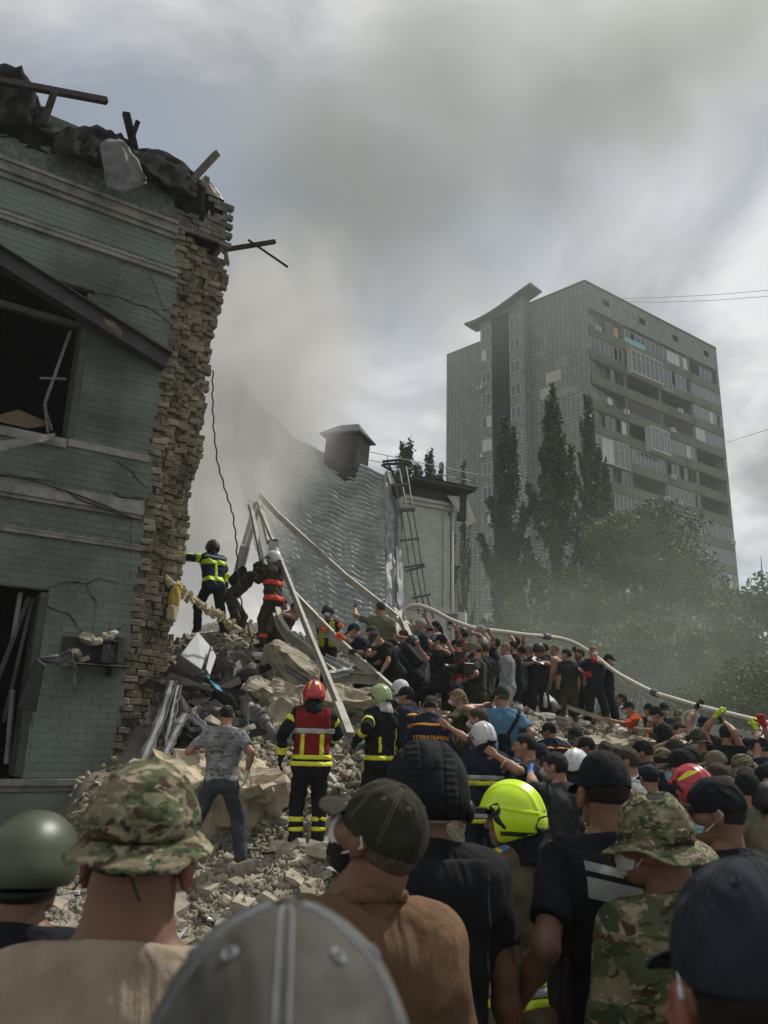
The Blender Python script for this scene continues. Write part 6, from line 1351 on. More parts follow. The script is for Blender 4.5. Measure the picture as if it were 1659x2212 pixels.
def person(px, py, Y, az, label, top='black', bot='black', hat='hair_dark', mask=None, beard=False, pose=None, group='people in the crowd around the rubble', h=.024, sleeve='short', bands=(), glove=None, skin='skin_a', neck=0, wl=None, wr=None, extra=(), fat=0.0, hk='relax', hems=None, gh=None, text=None, s_=None, cat='person', lower=True, capyaw=0, z=None, hatz=0, hs=1.0):
    """px,py = top of the head (or hat) in the picture at distance Y; az = compass direction the body faces (0 away, 90 right, 180 to us)"""
    pose = dict(pose or {}); hgt = {'fire': .045, 'padd': .04, 'comb': .035}.get(hat[:4], .012)
    sk = skeleton(pose); top_l = sk['hc'] + np.array((0, 0, .108 + hgt)); W_ = at(px, py, Y); g0 = gz(W_.x, W_.y) if z is None else z
    s = s_ or min(1.08, max(.93, (W_.z - g0) / top_l[2])); Rz = Matrix.Rotation(-R_(az), 3, 'Z'); root = W_ - Rz @ Vector(top_l * s)
    miss = root.z - gz(root.x, root.y)
    if abs(miss) > .22: print('FEET %+.2f s=%.2f' % (miss, s), label)
    r = empty('person', root, -R_(az)); r.scale = (s, s, s); tag(r, label, cat, group)
    inv = Rz.transposed()
    def tol(v): p_ = inv @ (at(*v) - root); return tuple(c / s for c in p_)
    if wl: pose['L'] = tol(wl)
    if wr: pose['R'] = tol(wr)
    sk = skeleton(pose); G, body, torso, limb = make_body(sk, h, dict(fat=fat)); T, Rt = sk['T'], sk['Rt']; hh = gh or (.009 if h > .018 else .005)
    if neck: cone(G, body, sk['neck'] - sk['Rt'] @ np.array((0, 0, .05)), sk['hc'] + sk['Rh'] @ np.array((0, -.035, -.06)), neck, neck * .93, .03)
    # ---------- body with head and hands in one mesh
    VB, QB = nets(body, G.o, h); Vs, Qs = [VB], [QB]; nv = len(VB); hv, hq = head_mesh(hh); Rh = sk['Rh']; Vs.append(hv @ Rh.T + sk['hc']); Qs.append(hq + nv); nv += len(hv); glv = []
    hkL, hkR = hk if isinstance(hk, tuple) else (hk, hk)
    for a, kk in (('L', hkL), ('R', hkR)):
        e, w = sk['E' + a], sk['W' + a]; zd = (w - e) / (np.linalg.norm(w - e) + 1e-9); inw = np.array((1.0 if a == 'L' else -1.0, .15, 0)); yd = inw - zd * (inw @ zd); yd /= np.linalg.norm(yd) + 1e-9; xd = np.cross(yd, zd); V_, Q_ = hand_mesh(kk, .007 if hh > .006 else .005)
        mir = V_.copy()
        if xd[1] < -0.1 or (abs(xd[1]) <= .1 and xd[2] < 0): mir[:, 0] *= -1; Qh = Q_[:, ::-1]
        else: Qh = Q_
        VV = mir @ np.stack([xd, yd, zd]) + w
        gl = glove if not isinstance(glove, dict) else glove.get(a)
        if gl: glv.append((VV + 0, Qh, gl)); 
        else: Vs.append(VV); Qs.append(Qh + nv); nv += len(VV)
    mobj('body', np_mesh('body', np.concatenate(Vs), np.concatenate(Qs), MATS[skin]), r, True)
    for VV, Qh, gl in glv:
        c = VV.mean(0); mobj('glove', np_mesh('glove', (VV - c) * 1.10 + c, Qh, MATS['glove_' + gl]), r, True)
    def add(name, F, m):
        V, Q = nets(F, G.o, h)
        if len(Q): return mobj(name, np_mesh(name, V, Q, MATS[m]), r, True)
    # ---------- trousers and shoes
    near = h < .015; wamp = .004 if near else .006
    wr_ = wrinkle(G, wamp)
    if lower:
        F = G.new(); tt = .012
        cone(G, F, T((-.07, -.01, .93)), T((.07, -.01, .93)), .114 + tt, .114 + tt, .05)
        short = bot in ('lgrey_s', 'white_s', 'blue_s', 'jeans_s'); bm = bot[:-2] if short else bot
        for a in 'lr':
            limb(F, sk['H' + a], sk['K' + a], .105, .088, .04)
            if not short: limb(F, sk['K' + a] + (0, -.006, 0), sk['A' + a] + (0, -.008, -.02), .086, .074, .03)
        if short:
            for a in 'lr': F = np.maximum(F, np.where(np.sqrt((G.full()[0] - sk['K' + a][0]) ** 2 + (G.full()[1] - sk['K' + a][1]) ** 2 + (G.full()[2] - sk['K' + a][2]) ** 2) < .10, .02, -1).astype(np.float32))
        F = clip_below(F, G, T((0, 0, 1.02)), Rt @ np.array((0, 0, 1.0))); add('trousers', F + wr_, ('camo_' + bm[5:]) if bm.startswith('camo') else 'cloth_' + bm)
        for a in 'lr':
            an = sk['A' + a]; F = G.new(); limb(F, an + (0, -.035, -.045), an + (0, .145, -.055), .048, .040); limb(F, an + (0, -.01, -.03), an + (0, -.01, .06), .048, .05); F = np.maximum(F, (an[2] - .092 - G.full()[2]).astype(np.float32)); add('boot', F, 'leather')
    # ---------- upper garment
    if top:
        tm = ('camo_' + top[5:]) if top.startswith('camo') else 'cloth_' + top
        thick = dict(short=.015, long=.017, jacket=.026, tank=.010)[sleeve]; F = torso(thick); hem = hems or {'jacket': .80, 'short': .88}.get(sleeve, .86)
        F = clip_below(F, G, T((0, 0, hem)), Rt @ np.array((0, 0, -1.0)))
        slv = []
        for a, S in (('L', 'SL'), ('R', 'SR')):
            A_ = G.new(); e, w = sk['E' + a], sk['W' + a]; ue_ = e - sk[S]; r0 = .060 + thick * .7
            if sleeve == 'short': end = sk[S] + ue_ * .72; limb(A_, sk[S], sk[S] + ue_ * .9, r0, .062); A_ = clip_below(A_, G, end, ue_ / np.linalg.norm(ue_))
            elif sleeve != 'tank':
                limb(A_, sk[S], e, r0, .052 + thick * .6); d = w - e; limb(A_, e, w, .050 + thick * .6, .038 + thick * .5); A_ = clip_below(A_, G, w - d * .03, d / np.linalg.norm(d)) if True else A_
            slv.append(A_)
        TF = F + 0; F = smin(smin(F, slv[0], .035), slv[1], .035)
        nr = max(.066, neck + .004) + (.006 if sleeve == 'jacket' else 0); nb = sk['neck'] - Rt @ np.array((0, -.01, .10)); nt_ = sk['neck'] + (sk['hc'] - sk['neck']) * .8; up_ = clip_below(G.new() * 0 - 1, G, sk['neck'] + Rt @ np.array((0, 0, .016 if sleeve != 'jacket' else .040)), Rt @ np.array((0, .28, 1.0)))
        hole = G.new(); cone(G, hole, nb, nt_, nr, nr, 0)
        cone(G, F, sk['neck'] - Rt @ np.array((0, .0, .05)), sk['neck'] + Rt @ np.array((0, .004, .0)), nr + .012, nr + .010, .05)
        F = np.maximum(np.maximum(F, up_), -hole); F = F + wr_ * (1.6 if sleeve == 'jacket' else 1.0)
        shirt = add({'jacket': 'jacket'}.get(sleeve, 'shirt'), F, tm)
        if sleeve != 'tank':
            cf = G.new(); cone(G, cf, nb, nt_, nr + max(.016, h * .95), nr + max(.014, h * .9), 0); cf = np.maximum(np.maximum(cf, up_ - .006), -hole); lo_ = clip_below(G.new() * 0 - 1, G, sk['neck'] + Rt @ np.array((0, 0, -.012)), Rt @ np.array((0, -.28, -1.0))); add('collar', np.maximum(cf, lo_), tm)
        X, Y_, Z_ = G.full(); tz = ((X - sk['hip'][0]) * Rt[0, 2] + (Y_ - sk['hip'][1]) * Rt[1, 2] + (Z_ - sk['hip'][2]) * Rt[2, 2] + .93); tx = ((X - sk['hip'][0]) * Rt[0, 0] + (Y_ - sk['hip'][1]) * Rt[1, 0] + (Z_ - sk['hip'][2]) * Rt[2, 0]); ty = ((X - sk['hip'][0]) * Rt[0, 1] + (Y_ - sk['hip'][1]) * Rt[1, 1] + (Z_ - sk['hip'][2]) * Rt[2, 1])
        bo_ = .024 if any(b[0] == 'vest' for b in bands) else .007
        for b in bands:
            kind = b[0]
            if kind == 'z':   # horizontal band: ('z', centre, width, material)
                q = np.maximum(TF + wr_ * 1.6 - bo_, np.abs(tz - b[1]) - b[2] / 2); add('reflective_band', q.astype(np.float32), b[3])
            elif kind == 'v': # vertical strip on the back or all round: ('v', x, width, z0, z1, material)
                q = np.maximum(np.maximum(TF + wr_ * 1.6 - bo_, np.abs(tx - b[1]) - b[2] / 2), np.maximum(b[3] - tz, tz - b[4])); add('reflective_band', q.astype(np.float32), b[5])
            elif kind == 'a': # round both sleeves: ('a', t, width, material) t along shoulder..wrist 0..2
                for a, S, A_ in (('L', 'SL', slv[0]), ('R', 'SR', slv[1])):
                    p0, p1 = (sk[S], sk['E' + a]) if b[1] < 1 else (sk['E' + a], sk['W' + a]); f_ = b[1] % 1; c = p0 + (p1 - p0) * f_; d = (p1 - p0) / np.linalg.norm(p1 - p0); pr = (X - c[0]) * d[0] + (Y_ - c[1]) * d[1] + (Z_ - c[2]) * d[2]; q = np.maximum(A_ + wr_ * 1.6 - .007, np.abs(pr) - b[2] / 2); q = np.where(np.sqrt((X - c[0]) ** 2 + (Y_ - c[1]) ** 2 + (Z_ - c[2]) ** 2) < .13, q, 1); add('reflective_band', q.astype(np.float32), b[3])
            elif kind == 'l' and lower: # round both shins
                for a in 'lr':
                    L2 = G.new(); limb(L2, sk['K' + a] + (0, -.006, 0), sk['A' + a] + (0, -.008, -.02), .092, .080); q = np.maximum(L2, np.abs(Z_ - (sk['A' + a][2] + b[1])) - b[2] / 2); add('reflective_band', q.astype(np.float32), b[3])
            elif kind == 'vest':  # ('vest', z0, z1, halfwidth, material, thick)
                q = np.maximum(np.maximum(TF - b[5], np.abs(tx) - b[3]), np.maximum(b[1] - tz, tz - b[2])); add('vest', (q + wr_ * .5).astype(np.float32), b[4])
            elif kind == 'strap': # diagonal strap over the back
                q = np.maximum(TF - .014, np.abs((tx - b[1]) * cos(b[2]) + (tz - 1.25) * sin(b[2])) - .022); add('strap', q.astype(np.float32), b[3])
            elif kind == 'bag':   # ('bag', x, z, hx, hz, depth, material)
                c = np.array((b[1], -.12 - b[5], b[2])); qx, qy, qz = np.abs(tx - c[0]) - b[3] + .03, np.abs(ty - c[1]) - b[5] + .03, np.abs(tz - c[2]) - b[4] + .03
                q = np.sqrt(np.maximum(qx, 0) ** 2 + np.maximum(qy, 0) ** 2 + np.maximum(qz, 0) ** 2) + np.minimum(np.maximum(qx, np.maximum(qy, qz)), 0) - .03; add('backpack' if b[3] > .1 else 'shoulder_bag', (q + wr_).astype(np.float32), b[6])
            elif kind == 'back':  # panel on the back only ('back', z0, z1, halfw, material)
                q = np.maximum(np.maximum(TF + wr_ * 1.6 - .006, np.abs(tx) - b[3]), np.maximum(np.maximum(b[1] - tz, tz - b[2]), ty)); add('back_patch', q.astype(np.float32), b[4])
            elif kind == 'patch': # sleeve emblem ('patch', 'L'/'R', material)
                S, a = 'S' + b[1], b[1]; c = sk[S] + (sk['E' + a] - sk[S]) * .38; q = np.maximum(slv[0 if a == 'L' else 1] + wr_ - .006, np.sqrt((Y_ - c[1]) ** 2 + (Z_ - c[2]) ** 2) - .034); sx = -1 if a == 'L' else 1; q = np.where((X - c[0]) * sx > -.0, q, 1); add('sleeve_patch', q.astype(np.float32), b[2])
        if text and shirt:
            bv = BVHTree.FromPolygons([v.co for v in shirt.data.vertices], [tuple(p.vertices) for p in shirt.data.polygons])
            for (tx_, zc, size, tm_) in text:
                cu = bpy.data.curves.new('lettering', 'FONT'); cu.body = tx_; cu.size = size; cu.align_x = 'CENTER'; cu.align_y = 'CENTER'; cu.offset = size * .02; cu.resolution_u = 2
                to = bpy.data.objects.new('lettering', cu); COL.objects.link(to); dg = bpy.context.evaluated_depsgraph_get(); me = bpy.data.meshes.new_from_object(to.evaluated_get(dg)); COL.objects.unlink(to); bpy.data.objects.remove(to)
                dirw = Vector(Rt @ np.array((0, 1.0, 0)))
                for v in me.vertices:
                    p0 = Vector(T((v.co.x, -.6, zc + v.co.y * 1.0))); hit = bv.ray_cast(p0, dirw); v.co = (hit[0] - dirw * .006) if hit[0] is not None else Vector(T((v.co.x, -.14, zc + v.co.y)))
                me.materials.clear(); me.materials.append(MATS[tm_]); mobj('lettering', me, r, True)
    # ---------- head things
    Mh = Matrix.Translation(Vector(sk['hc'])) @ Matrix(Rh.tolist()).to_4x4(); gk, roles = HAT[hat]
    if gk not in ('hair', 'buzz', 'long', 'bald'):
        gear_obj('buzz', hh, r, Mh, {'hair': 'hair_dark' if hat != 'cap_olive' else 'stubble'})
    Mc = Mh @ Matrix.Translation((0, 0, hatz)) @ Matrix.Scale(hs, 4) @ Matrix.Rotation(R_(capyaw), 4, 'Z')
    gs_ = gear_obj(gk, hh, r, Mc, roles)
    if mask: k2, mm = MASK[mask]; gear_obj(k2, hh, r, Mh, {'mask': mm, 'loop': 'mask_white', 'main': mm})
    if beard: gear_obj('beard', hh, r, Mh, {'hair': 'hair_brown' if beard is True else beard})
    for e_ in extra:
        if isinstance(e_, tuple): gear_obj(e_[0], hh, r, Mh, e_[1])
        else: gear_obj(e_, hh, r, Mh, {'hair': roles.get('hair', 'hair_brown'), 'plate': 'rubber_black', 'flap': 'cloth_black', 'ear': 'skin_ear'})
    faz = (az + pose.get('yaw', 0)) % 360
    if 100 < faz < 260 or near:
        for sx in (-.031, .031):
            mb = MB(); 
            for i in range(5):
                for j in range(8): t1, t2 = pi * i / 4, 2 * pi * j / 8; mb.v.append((sx + .011 * sin(t1) * cos(t2), .0905 + .011 * sin(t1) * sin(t2), -.006 + .011 * cos(t1)))
            for i in range(4):
                for j in range(8): mb.f.append((i * 8 + j, i * 8 + (j + 1) % 8, (i + 1) * 8 + (j + 1) % 8, (i + 1) * 8 + j))
            if 'eyem' not in _gm: _gm['eyem'] = {}
            if sx not in _gm['eyem']: me = bpy.data.meshes.new('eye'); me.from_pydata(mb.v, [], mb.f); me.materials.append(MATS['eye']); _gm['eyem'][sx] = me
            o = bpy.data.objects.new('eye', _gm['eyem'][sx]); COL.objects.link(o); o.parent = r; o.matrix_basis = Mh
    return r, sk, Mh
# ================================================================== THE PEOPLE
BK = {'lean': 8, 'hp': 0}
YB = 'plain_yellow'; SV = 'plain_silver'
# --- on the pile, left group
person(460, 1167, 15.6, -35, 'firefighter in yellow banded jacket reaching left to the torn wall in the smoke', 'dnavy', 'black', 'fire_black', sleeve='jacket', pose=dict(lean=14, hip=(0, 0, .88), fl=(-.2, .1, 0), fr=(.22, -.15, -.05)), wl=(405, 1198, 15.6), bands=(('z', 1.0, .11, 'plain_lime'), ('z', 1.33, .10, 'plain_lime'), ('v', .0, .07, 1.05, 1.3, 'plain_lime'), ('a', .3, .12, 'plain_lime'), ('a', 1.2, .2, 'plain_lime')), glove='grey', text=(('РЯТУВАЛЬНИК', 1.44, .055, 'cloth_white'),))
person(563, 1214, 15.9, 80, 'stooping rescuer in dark camouflage clutching gear behind the white helmeted fireman', 'camo_dark', 'camo_dark', 'combat_olive', sleeve='long', pose=dict(lean=42, hip=(0, -.12, .86), hp=15, fl=(-.14, .12, 0), fr=(.16, -.22, 0)), wl=(588, 1236, 15.7), wr=(590, 1228, 15.5), hk='grip', glove='black', bands=(('bag', 0, 1.3, .15, .2, .07, 'cloth_black'),))
person(590, 1190, 15.2, -62, 'fireman in brown jacket with red bands and white helmet standing on the pile', 'brownfire', 'brownfire', 'fire_white', sleeve='jacket', pose=dict(lean=3, fl=(-.15, .05, 0), fr=(.16, -.03, 0), yaw=-10), wl=(560, 1238, 15.3), wr=(564, 1234, 15.0), hk='grip', glove='black', bands=(('z', 1.20, .10, 'plain_redband'), ('z', 1.205, .04, SV), ('z', .90, .10, 'plain_redband'), ('z', .905, .04, SV), ('a', 1.2, .06, 'plain_redband'), ('l', .12, .09, 'plain_redband')))
person(612, 1292, 15.4, 70, 'bare armed man half hidden behind the steep cream profile', 'khaki', 'black', 'buzz_dark', mask='grey', pose=dict(lean=25, hp=15), wr=(634, 1335, 14.8))
person(640, 1300, 15.2, 110, 'second man bent behind the gripped channel left of the vested policeman', 'brown', 'charcoal', 'hair_dark', pose=dict(lean=28, hp=15), wr=(668, 1330, 14.7), wl=(650, 1320, 14.8), glove={'L': 'orange', 'R': 'black'}, hk='grip')
person(709, 1306, 14.4, 185, 'policeman in black helmet, white mask and yellow vest behind the channel', 'black', 'black', 'combat_black', mask='white', pose=dict(lean=10, yaw=0), wl=(738, 1352, 13.9), wr=(700, 1362, 13.9), hk='grip', glove='orange', bands=(('vest', 1.0, 1.50, .17, 'cloth_lime', .016), ('z', 1.20, .05, SV), ('vest', .95, 1.52, .055, 'cloth_black', .02)))
person(822, 1299, 14.8, -8, 'man in sage T-shirt seen from behind pointing left over the crowd', 'sage', 'olive', 'buzz_brown', pose=dict(yaw=-15), wl=(768, 1312, 14.9), hk=('open', 'relax'), glove={'L': 'black'})
person(764, 1347, 13.8, -80, 'man in black cap and jacket with white mask leaning on the gripped channel', 'navy', 'navy', 'cap_navy', mask='white', sleeve='long', pose=dict(lean=35, hp=0, fl=(-.1, .3, 0), fr=(.1, -.3, 0), hip=(0, 0, .86)), wl=(735, 1382, 13.9), wr=(738, 1376, 13.6), hk='grip', glove='orange')
person(802, 1352, 13.5, -75, 'brown haired man in black T-shirt with white mask gripping the channel', 'black', 'navy', 'hair_brown', mask='white', pose=dict(lean=32, hp=0, hip=(0, 0, .86)), wl=(766, 1408, 13.2), wr=(778, 1410, 12.9), hk='grip', glove='black')
person(810, 1364, 12.9, -110, 'man in dark grey cap looking down with one gloved hand hanging', 'charcoal', 'charcoal', 'cap_grey', mask='white', pose=dict(lean=32, hp=28, hip=(0, 0, .88)), wr=(782, 1422, 12.6), wl=(822, 1455, 12.6), hk='grip', glove={'R': 'black', 'L': 'grey'}, bands=(('strap', .0, .5, 'cloth_black'),))
person(847, 1377, 13.5, -70, 'short haired man with black backpack bending to the left', 'navy', 'black', 'hair_dark', pose=dict(lean=42, hp=-5, hip=(0, 0, .84)), wl=(800, 1435, 13.2), wr=(812, 1440, 13.1), hk='grip', glove='black', bands=(('bag', 0, 1.27, .15, .22, .08, 'cloth_black'),))
person(890, 1373, 13.8, -50, 'officer in plain black helmet beside the grey shorts', 'black', 'black', 'combat_black', pose=dict(lean=12, hp=5), wl=(862, 1420, 13.4), bands=(('patch', 'R', 'cloth_lgrey'),))
person(907, 1337, 14.4, -72, 'grey haired man in navy T-shirt and light shorts under the longest channel', 'navy', 'lgrey_s', 'hair_grey', pose=dict(lean=14, hp=-5), wl=(862, 1375, 14.2), wr=(935, 1393, 14.0), hk='grip', beard='hair_grey')
person(925, 1348, 15.3, -40, 'person in camouflage sleeves reaching one arm up to the curved hose', 'camo_dark', 'camo_dark', 'cap_camo', sleeve='long', pose=dict(lean=5), wr=(910, 1312, 15.2), wl=(890, 1345, 15.1), hk='grip')
person(952, 1370, 12.8, -18, 'burly man in black cap and black polo stepping up the rubble', 'black', 'black', 'cap_black', fat=.02, pose=dict(lean=4, hp=-2, yaw=-30, fl=(-.14, .42, .30), fr=(.14, 0, 0)), wl=(905, 1398, 12.4), wr=(950, 1400, 12.3), hk='grip', bands=(('patch', 'L', 'plain_orange'),))
person(940, 1342, 15.4, -70, 'man in black cap and pale mask looking over the channel', 'lgrey', 'jeans', 'cap_black', mask='blue', pose=dict(lean=5))
person(985, 1381, 14.6, -60, 'man in red T-shirt and black cap with his arm stretched up left', 'red', 'black', 'cap_black', mask='white', pose=dict(lean=6), wl=(947, 1350, 14.4), hk=('grip', 'relax'), glove={'L': 'black'})
person(996, 1354, 15.2, -70, 'helmeted man with dark face cover reaching up to the hose', 'red', 'black', 'combat_black', mask='navy', pose=dict(lean=2), wl=(976, 1345, 15.1), hk='grip', glove='black')
person(1006, 1384, 15.0, -75, 'man with sunburnt face squeezed beside the red T-shirt', 'blue', 'black', 'buzz_fair', pose=dict(lean=4))
person(1037, 1350, 15.0, -75, 'white haired man in white T-shirt and mask raising both arms', 'white', 'greyjeans', 'hair_grey', mask='white', pose=dict(lean=0), wl=(1022, 1368, 14.8), wr=(1056, 1364, 14.8), hk='grip')
person(1025, 1389, 12.6, -70, 'cameraman in tan cap and olive polo holding a large camera rig', 'dolive', 'dolive', 'cap_tan', mask='white', beard='hair_dark', pose=dict(lean=2, fl=(-.12, .1, 0)), wl=(998, 1470, 12.3), wr=(1000, 1462, 12.1), hk='grip', bands=(('vest', 1.0, 1.47, .17, 'cloth_dolive', .02),))
person(1044, 1388, 13.4, -50, 'brown haired man in black T-shirt right behind the cameraman', 'black', 'olive', 'hair_brown', pose=dict(lean=2), bands=(('strap', .0, -.6, 'cloth_black'),))
person(1068, 1377, 15.6, -70, 'man in dark cap with upturned masked face left of the buzz cut', 'black', 'black', 'cap_black', mask='white', pose=dict(lean=0, hp=-25), wl=(1050, 1372, 15.4), hk='grip')
person(1091, 1388, 14.6, -65, 'buzz cut man in striped pale long shirt and light shorts', 'lgrey', 'white_s', 'buzz_fair', mask='white', sleeve='long', hems=.78, pose=dict(lean=2))
person(1106, 1386, 15.4, -75, 'bearded man in dark cap and black T-shirt behind the striped shirt', 'black', 'black', 'cap_black', beard=True, glove='black', pose=dict(lean=2))
person(1112, 1374, 16.2, -60, 'man covering his face with raised arms below the hose', 'dgrey', 'black', 'hair_dark', mask='white', pose=dict(lean=0, hp=-10), wl=(1100, 1368, 16), wr=(1131, 1370, 16), hk='grip')
person(1127, 1396, 15.8, -10, 'man in black cap and light grey T-shirt seen from behind on the slab', 'lgrey', 'greyjeans_s' if False else 'jeans', 'cap_black', pose=dict(lean=3, fl=(-.2, 0, 0), fr=(.2, 0, 0), yaw=-20), wl=(1108, 1440, 15.4))
person(1174, 1389, 16.4, -80, 'dark haired man partly hidden behind the helmeted man in black', 'black', 'khaki', 'hair_dark')
person(1163, 1389, 15.4, 178, 'helmeted man all in black looking down at white papers in his hands', 'black', 'black', 'combat_black', pose=dict(lean=4, hp=30, fl=(-.18, 0, 0), fr=(.18, 0, 0), pl=(-1, -.1, -.5), pr=(1, -.1, -.5)), wl=(1168, 1428, 15.1), wr=(1156, 1430, 15.1), hk='grip', glove={'L': 'black'}, bands=(('vest', 1.0, 1.5, .16, 'cloth_black', .03),))
person(1197, 1391, 16.2, -55, 'shirtless man in white mask and pale shorts standing on the slab', None, 'jeans_s', 'buzz_fair', mask='white', skin='skin_c')
person(1222, 1401, 15.5, -22, 'man in dark T-shirt and camouflage trousers seen from behind on the slab', 'charcoal', 'camo_dark', 'hair_dark', mask='white', pose=dict(yaw=-45, fl=(-.16, 0, 0), fr=(.16, 0, 0)), glove='black')
person(1251, 1401, 16.4, -95, 'bearded man in olive T-shirt holding one gloved hand up to the hose', 'olive', 'black', 'hair_dark', beard=True, pose=dict(yaw=-5), wr=(1237, 1388, 16.0), hk='grip', glove='black')
person(1282, 1395, 15.6, 165, 'man in navy T-shirt with red gloves touching his white mask', 'navy', 'black', 'hair_fair', mask='white', pose=dict(yaw=15, fl=(-.2, .0, 0), fr=(.2, -.1, 0), pr=(1, .2, -.6), pl=(-1, -.2, -.4)), wl=(1284, 1424, 15.2), wr=(1264, 1455, 15.4), hk='grip', glove='red')
person(1315, 1413, 16.2, 110, 'man in black cap and black T-shirt turned right at the end of the slab', 'black', 'black', 'cap_black', mask='white', pose=dict(yaw=-10), wl=(1319, 1445, 15.9), wr=(1312, 1450, 15.8), hk='grip', glove='black')
person(1341, 1497, 16.2, -75, 'man in white T-shirt with goggles and blue mask behind the orange jacket', 'white', 'black', 'hair_dark', mask='blue', pose=dict(hp=-12), extra=('goggles',))
person(1357, 1515, 14.7, -85, 'black capped man in bright orange jacket leaning on the ledge', 'orange', 'black', 'cap_black', mask='white', sleeve='jacket', pose=dict(lean=22, hp=-5), wl=(1322, 1556, 14.5), wr=(1360, 1582, 14.3), bands=(('z', 1.15, .05, 'plain_orange'),))
# --- middle, foot of the pile
person(680, 1470, 8.7, -6, 'firefighter in red helmet and red vest seen from behind with reflective bands', 'black', 'black', 'fire_red', sleeve='jacket', h=.016, pose=dict(hp=0, fl=(-.13, 0, 0), fr=(.12, .05, 0), lean=0), wl=(606, 1635, 8.6), wr=(722, 1600, 9.1), hk=('relax', 'grip'), glove='black', bands=(('vest', 1.02, 1.53, .20, 'cloth_red', .014), ('back', 1.30, 1.37, .205, SV) if False else ('z', 1.27, .06, SV), ('v', -.11, .05, 1.0, 1.24, YB), ('v', .11, .05, 1.0, 1.24, YB), ('z', .99, .05, YB), ('z', .92, .05, YB), ('a', 1.7, .09, YB), ('a', .35, .08, YB), ('l', .14, .05, YB), ('l', .24, .05, YB)), extra=(('flap', {'flap': 'cloth_black'}),))
person(820, 1479, 9.6, -38, 'firefighter in pale green helmet and black jacket with yellow stripes', 'black', 'black', 'fire_pale', sleeve='jacket', h=.018, pose=dict(yaw=-15, lean=0), wl=(770, 1600, 9.4), glove='black', bands=(('z', .94, .06, YB), ('v', .17, .05, .9, 1.3, YB), ('a', .55, .06, YB), ('a', 1.4, .07, YB), ('v', -.1, .04, 1.0, 1.2, YB)), extra=(('flap', {'flap': 'cloth_white'}),))
person(866, 1508, 10.0, -60, 'man in light green T-shirt bending behind the pale helmet', 'green', 'olive', 'cap_olive', pose=dict(lean=22, hp=0), wl=(778, 1612, 9.7), glove='grey')
person(864, 1469, 11.4, -40, 'man in plain white helmet behind the peaked black cap', 'navy', 'navy', 'fire_white', pose=dict(lean=10))
person(876, 1483, 9.9, -66, 'rescuer in black cap and white mask with orange striped navy jacket', 'navy', 'navy', 'cap_black', mask='white', sleeve='jacket', pose=dict(lean=10, hp=-8), bands=(('z', 1.42, .035, 'plain_orange'),), text=(('РЯТУВАЛЬНИК', 1.28, .062, 'plain_orange'),))
person(929, 1502, 9.9, 6, 'rescuer with shaved hair seen from behind, orange lettering across his back', 'navy', 'navy', 'buzz_dark', mask='white', sleeve='jacket', h=.018, pose=dict(lean=12, hp=8), bands=(('z', 1.42, .035, 'plain_orange'),), text=(('РЯТУВАЛЬНИК', 1.27, .064, 'plain_orange'),))
person(988, 1487, 10.6, -70, 'woman with fair braided hair and white mask in olive polo passing rubble left', 'olive', 'dolive', 'long_fair', mask='white', pose=dict(lean=8, hp=5), wl=(925, 1560, 10.3), wr=(930, 1552, 10.2), hk='grip')
person(985, 1476, 11.8, -75, 'man in navy cap directly behind the woman with the braid', 'black', 'black', 'cap_navy', pose=dict(lean=4))
person(1032, 1529, 9.9, -68, 'brown haired man in light blue T-shirt with mask straps reaching left', 'sky', 'jeans', 'hair_brown', mask='white', pose=dict(lean=10, hp=2), wl=(968, 1570, 9.6), wr=(988, 1596, 9.4), hk='open')
person(1083, 1482, 10.3, -10, 'man in light blue polo with a black sling bag seen from behind', 'blue', 'jeans', 'cap_olive', mask='white', h=.018, pose=dict(yaw=-12), wr=(1117, 1620, 10.1), wl=(1042, 1525, 10.4), glove={'R': 'black'}, bands=(('strap', .02, -.55, 'cloth_black'), ('bag', -.04, 1.10, .07, .15, .035, 'cloth_black')))
person(1118, 1521, 11.2, 160, 'bald man with dark blue mask right of the light blue polo', 'black', 'black', 'bald_grey', mask='navy', skin='skin_a', pose=dict(hp=25, yaw=-10))
person(1041, 1560, 9.3, 2, 'fireman in white helmet and navy jacket with silver and yellow back stripe', 'navy', 'navy', 'fire_white', sleeve='jacket', h=.018, pose=dict(yaw=-35), bands=(('z', 1.27, .055, SV), ('z', 1.215, .055, YB), ('z', .90, .05, SV), ('z', .85, .05, YB), ('l', .2, .06, YB)), extra=(('flap', {'flap': 'cloth_black'}),))
person(1133, 1582, 8.6, -72, 'man in black polo with yellow sleeve emblem stretching both arms left', 'black', 'black', 'buzz_dark', h=.018, fat=.01, pose=dict(lean=6, hp=0), wl=(1072, 1632, 8.3), wr=(1078, 1648, 8.1), bands=(('patch', 'R', 'plain_yellow'), ('patch', 'L', 'plain_yellow')))
person(1185, 1561, 11.3, -5, 'rescuer in dark cap before the stone ledge, orange stripe on his back', 'navy', 'navy', 'cap_black', sleeve='jacket', pose=dict(yaw=-50, lean=8), bands=(('z', 1.42, .035, 'plain_orange'),), text=(('РЯТУВАЛЬНИК', 1.30, .06, 'plain_orange'),))
person(1242, 1571, 12.0, -120, 'man in dark cap with grey respirator in front of the ledge', 'black', 'black', 'cap_black', mask='grey')
person(1265, 1592, 11.6, -75, 'man in black cap with navy mask right of the grey respirator', 'black', 'black', 'cap_black', mask='navy')
person(1168, 1606, 9.2, 0, 'woman in navy uniform with a long brown braid down her back', 'navy', 'navy', 'cap_navy', sleeve='jacket', pose=dict(lean=0, yaw=8), bands=(('z', 1.36, .035, 'plain_orange'),), text=(('РЯТУВАЛЬНИК', 1.27, .06, 'plain_orange'),), extra=(('braid', {'hair': 'hair_brown'}),))
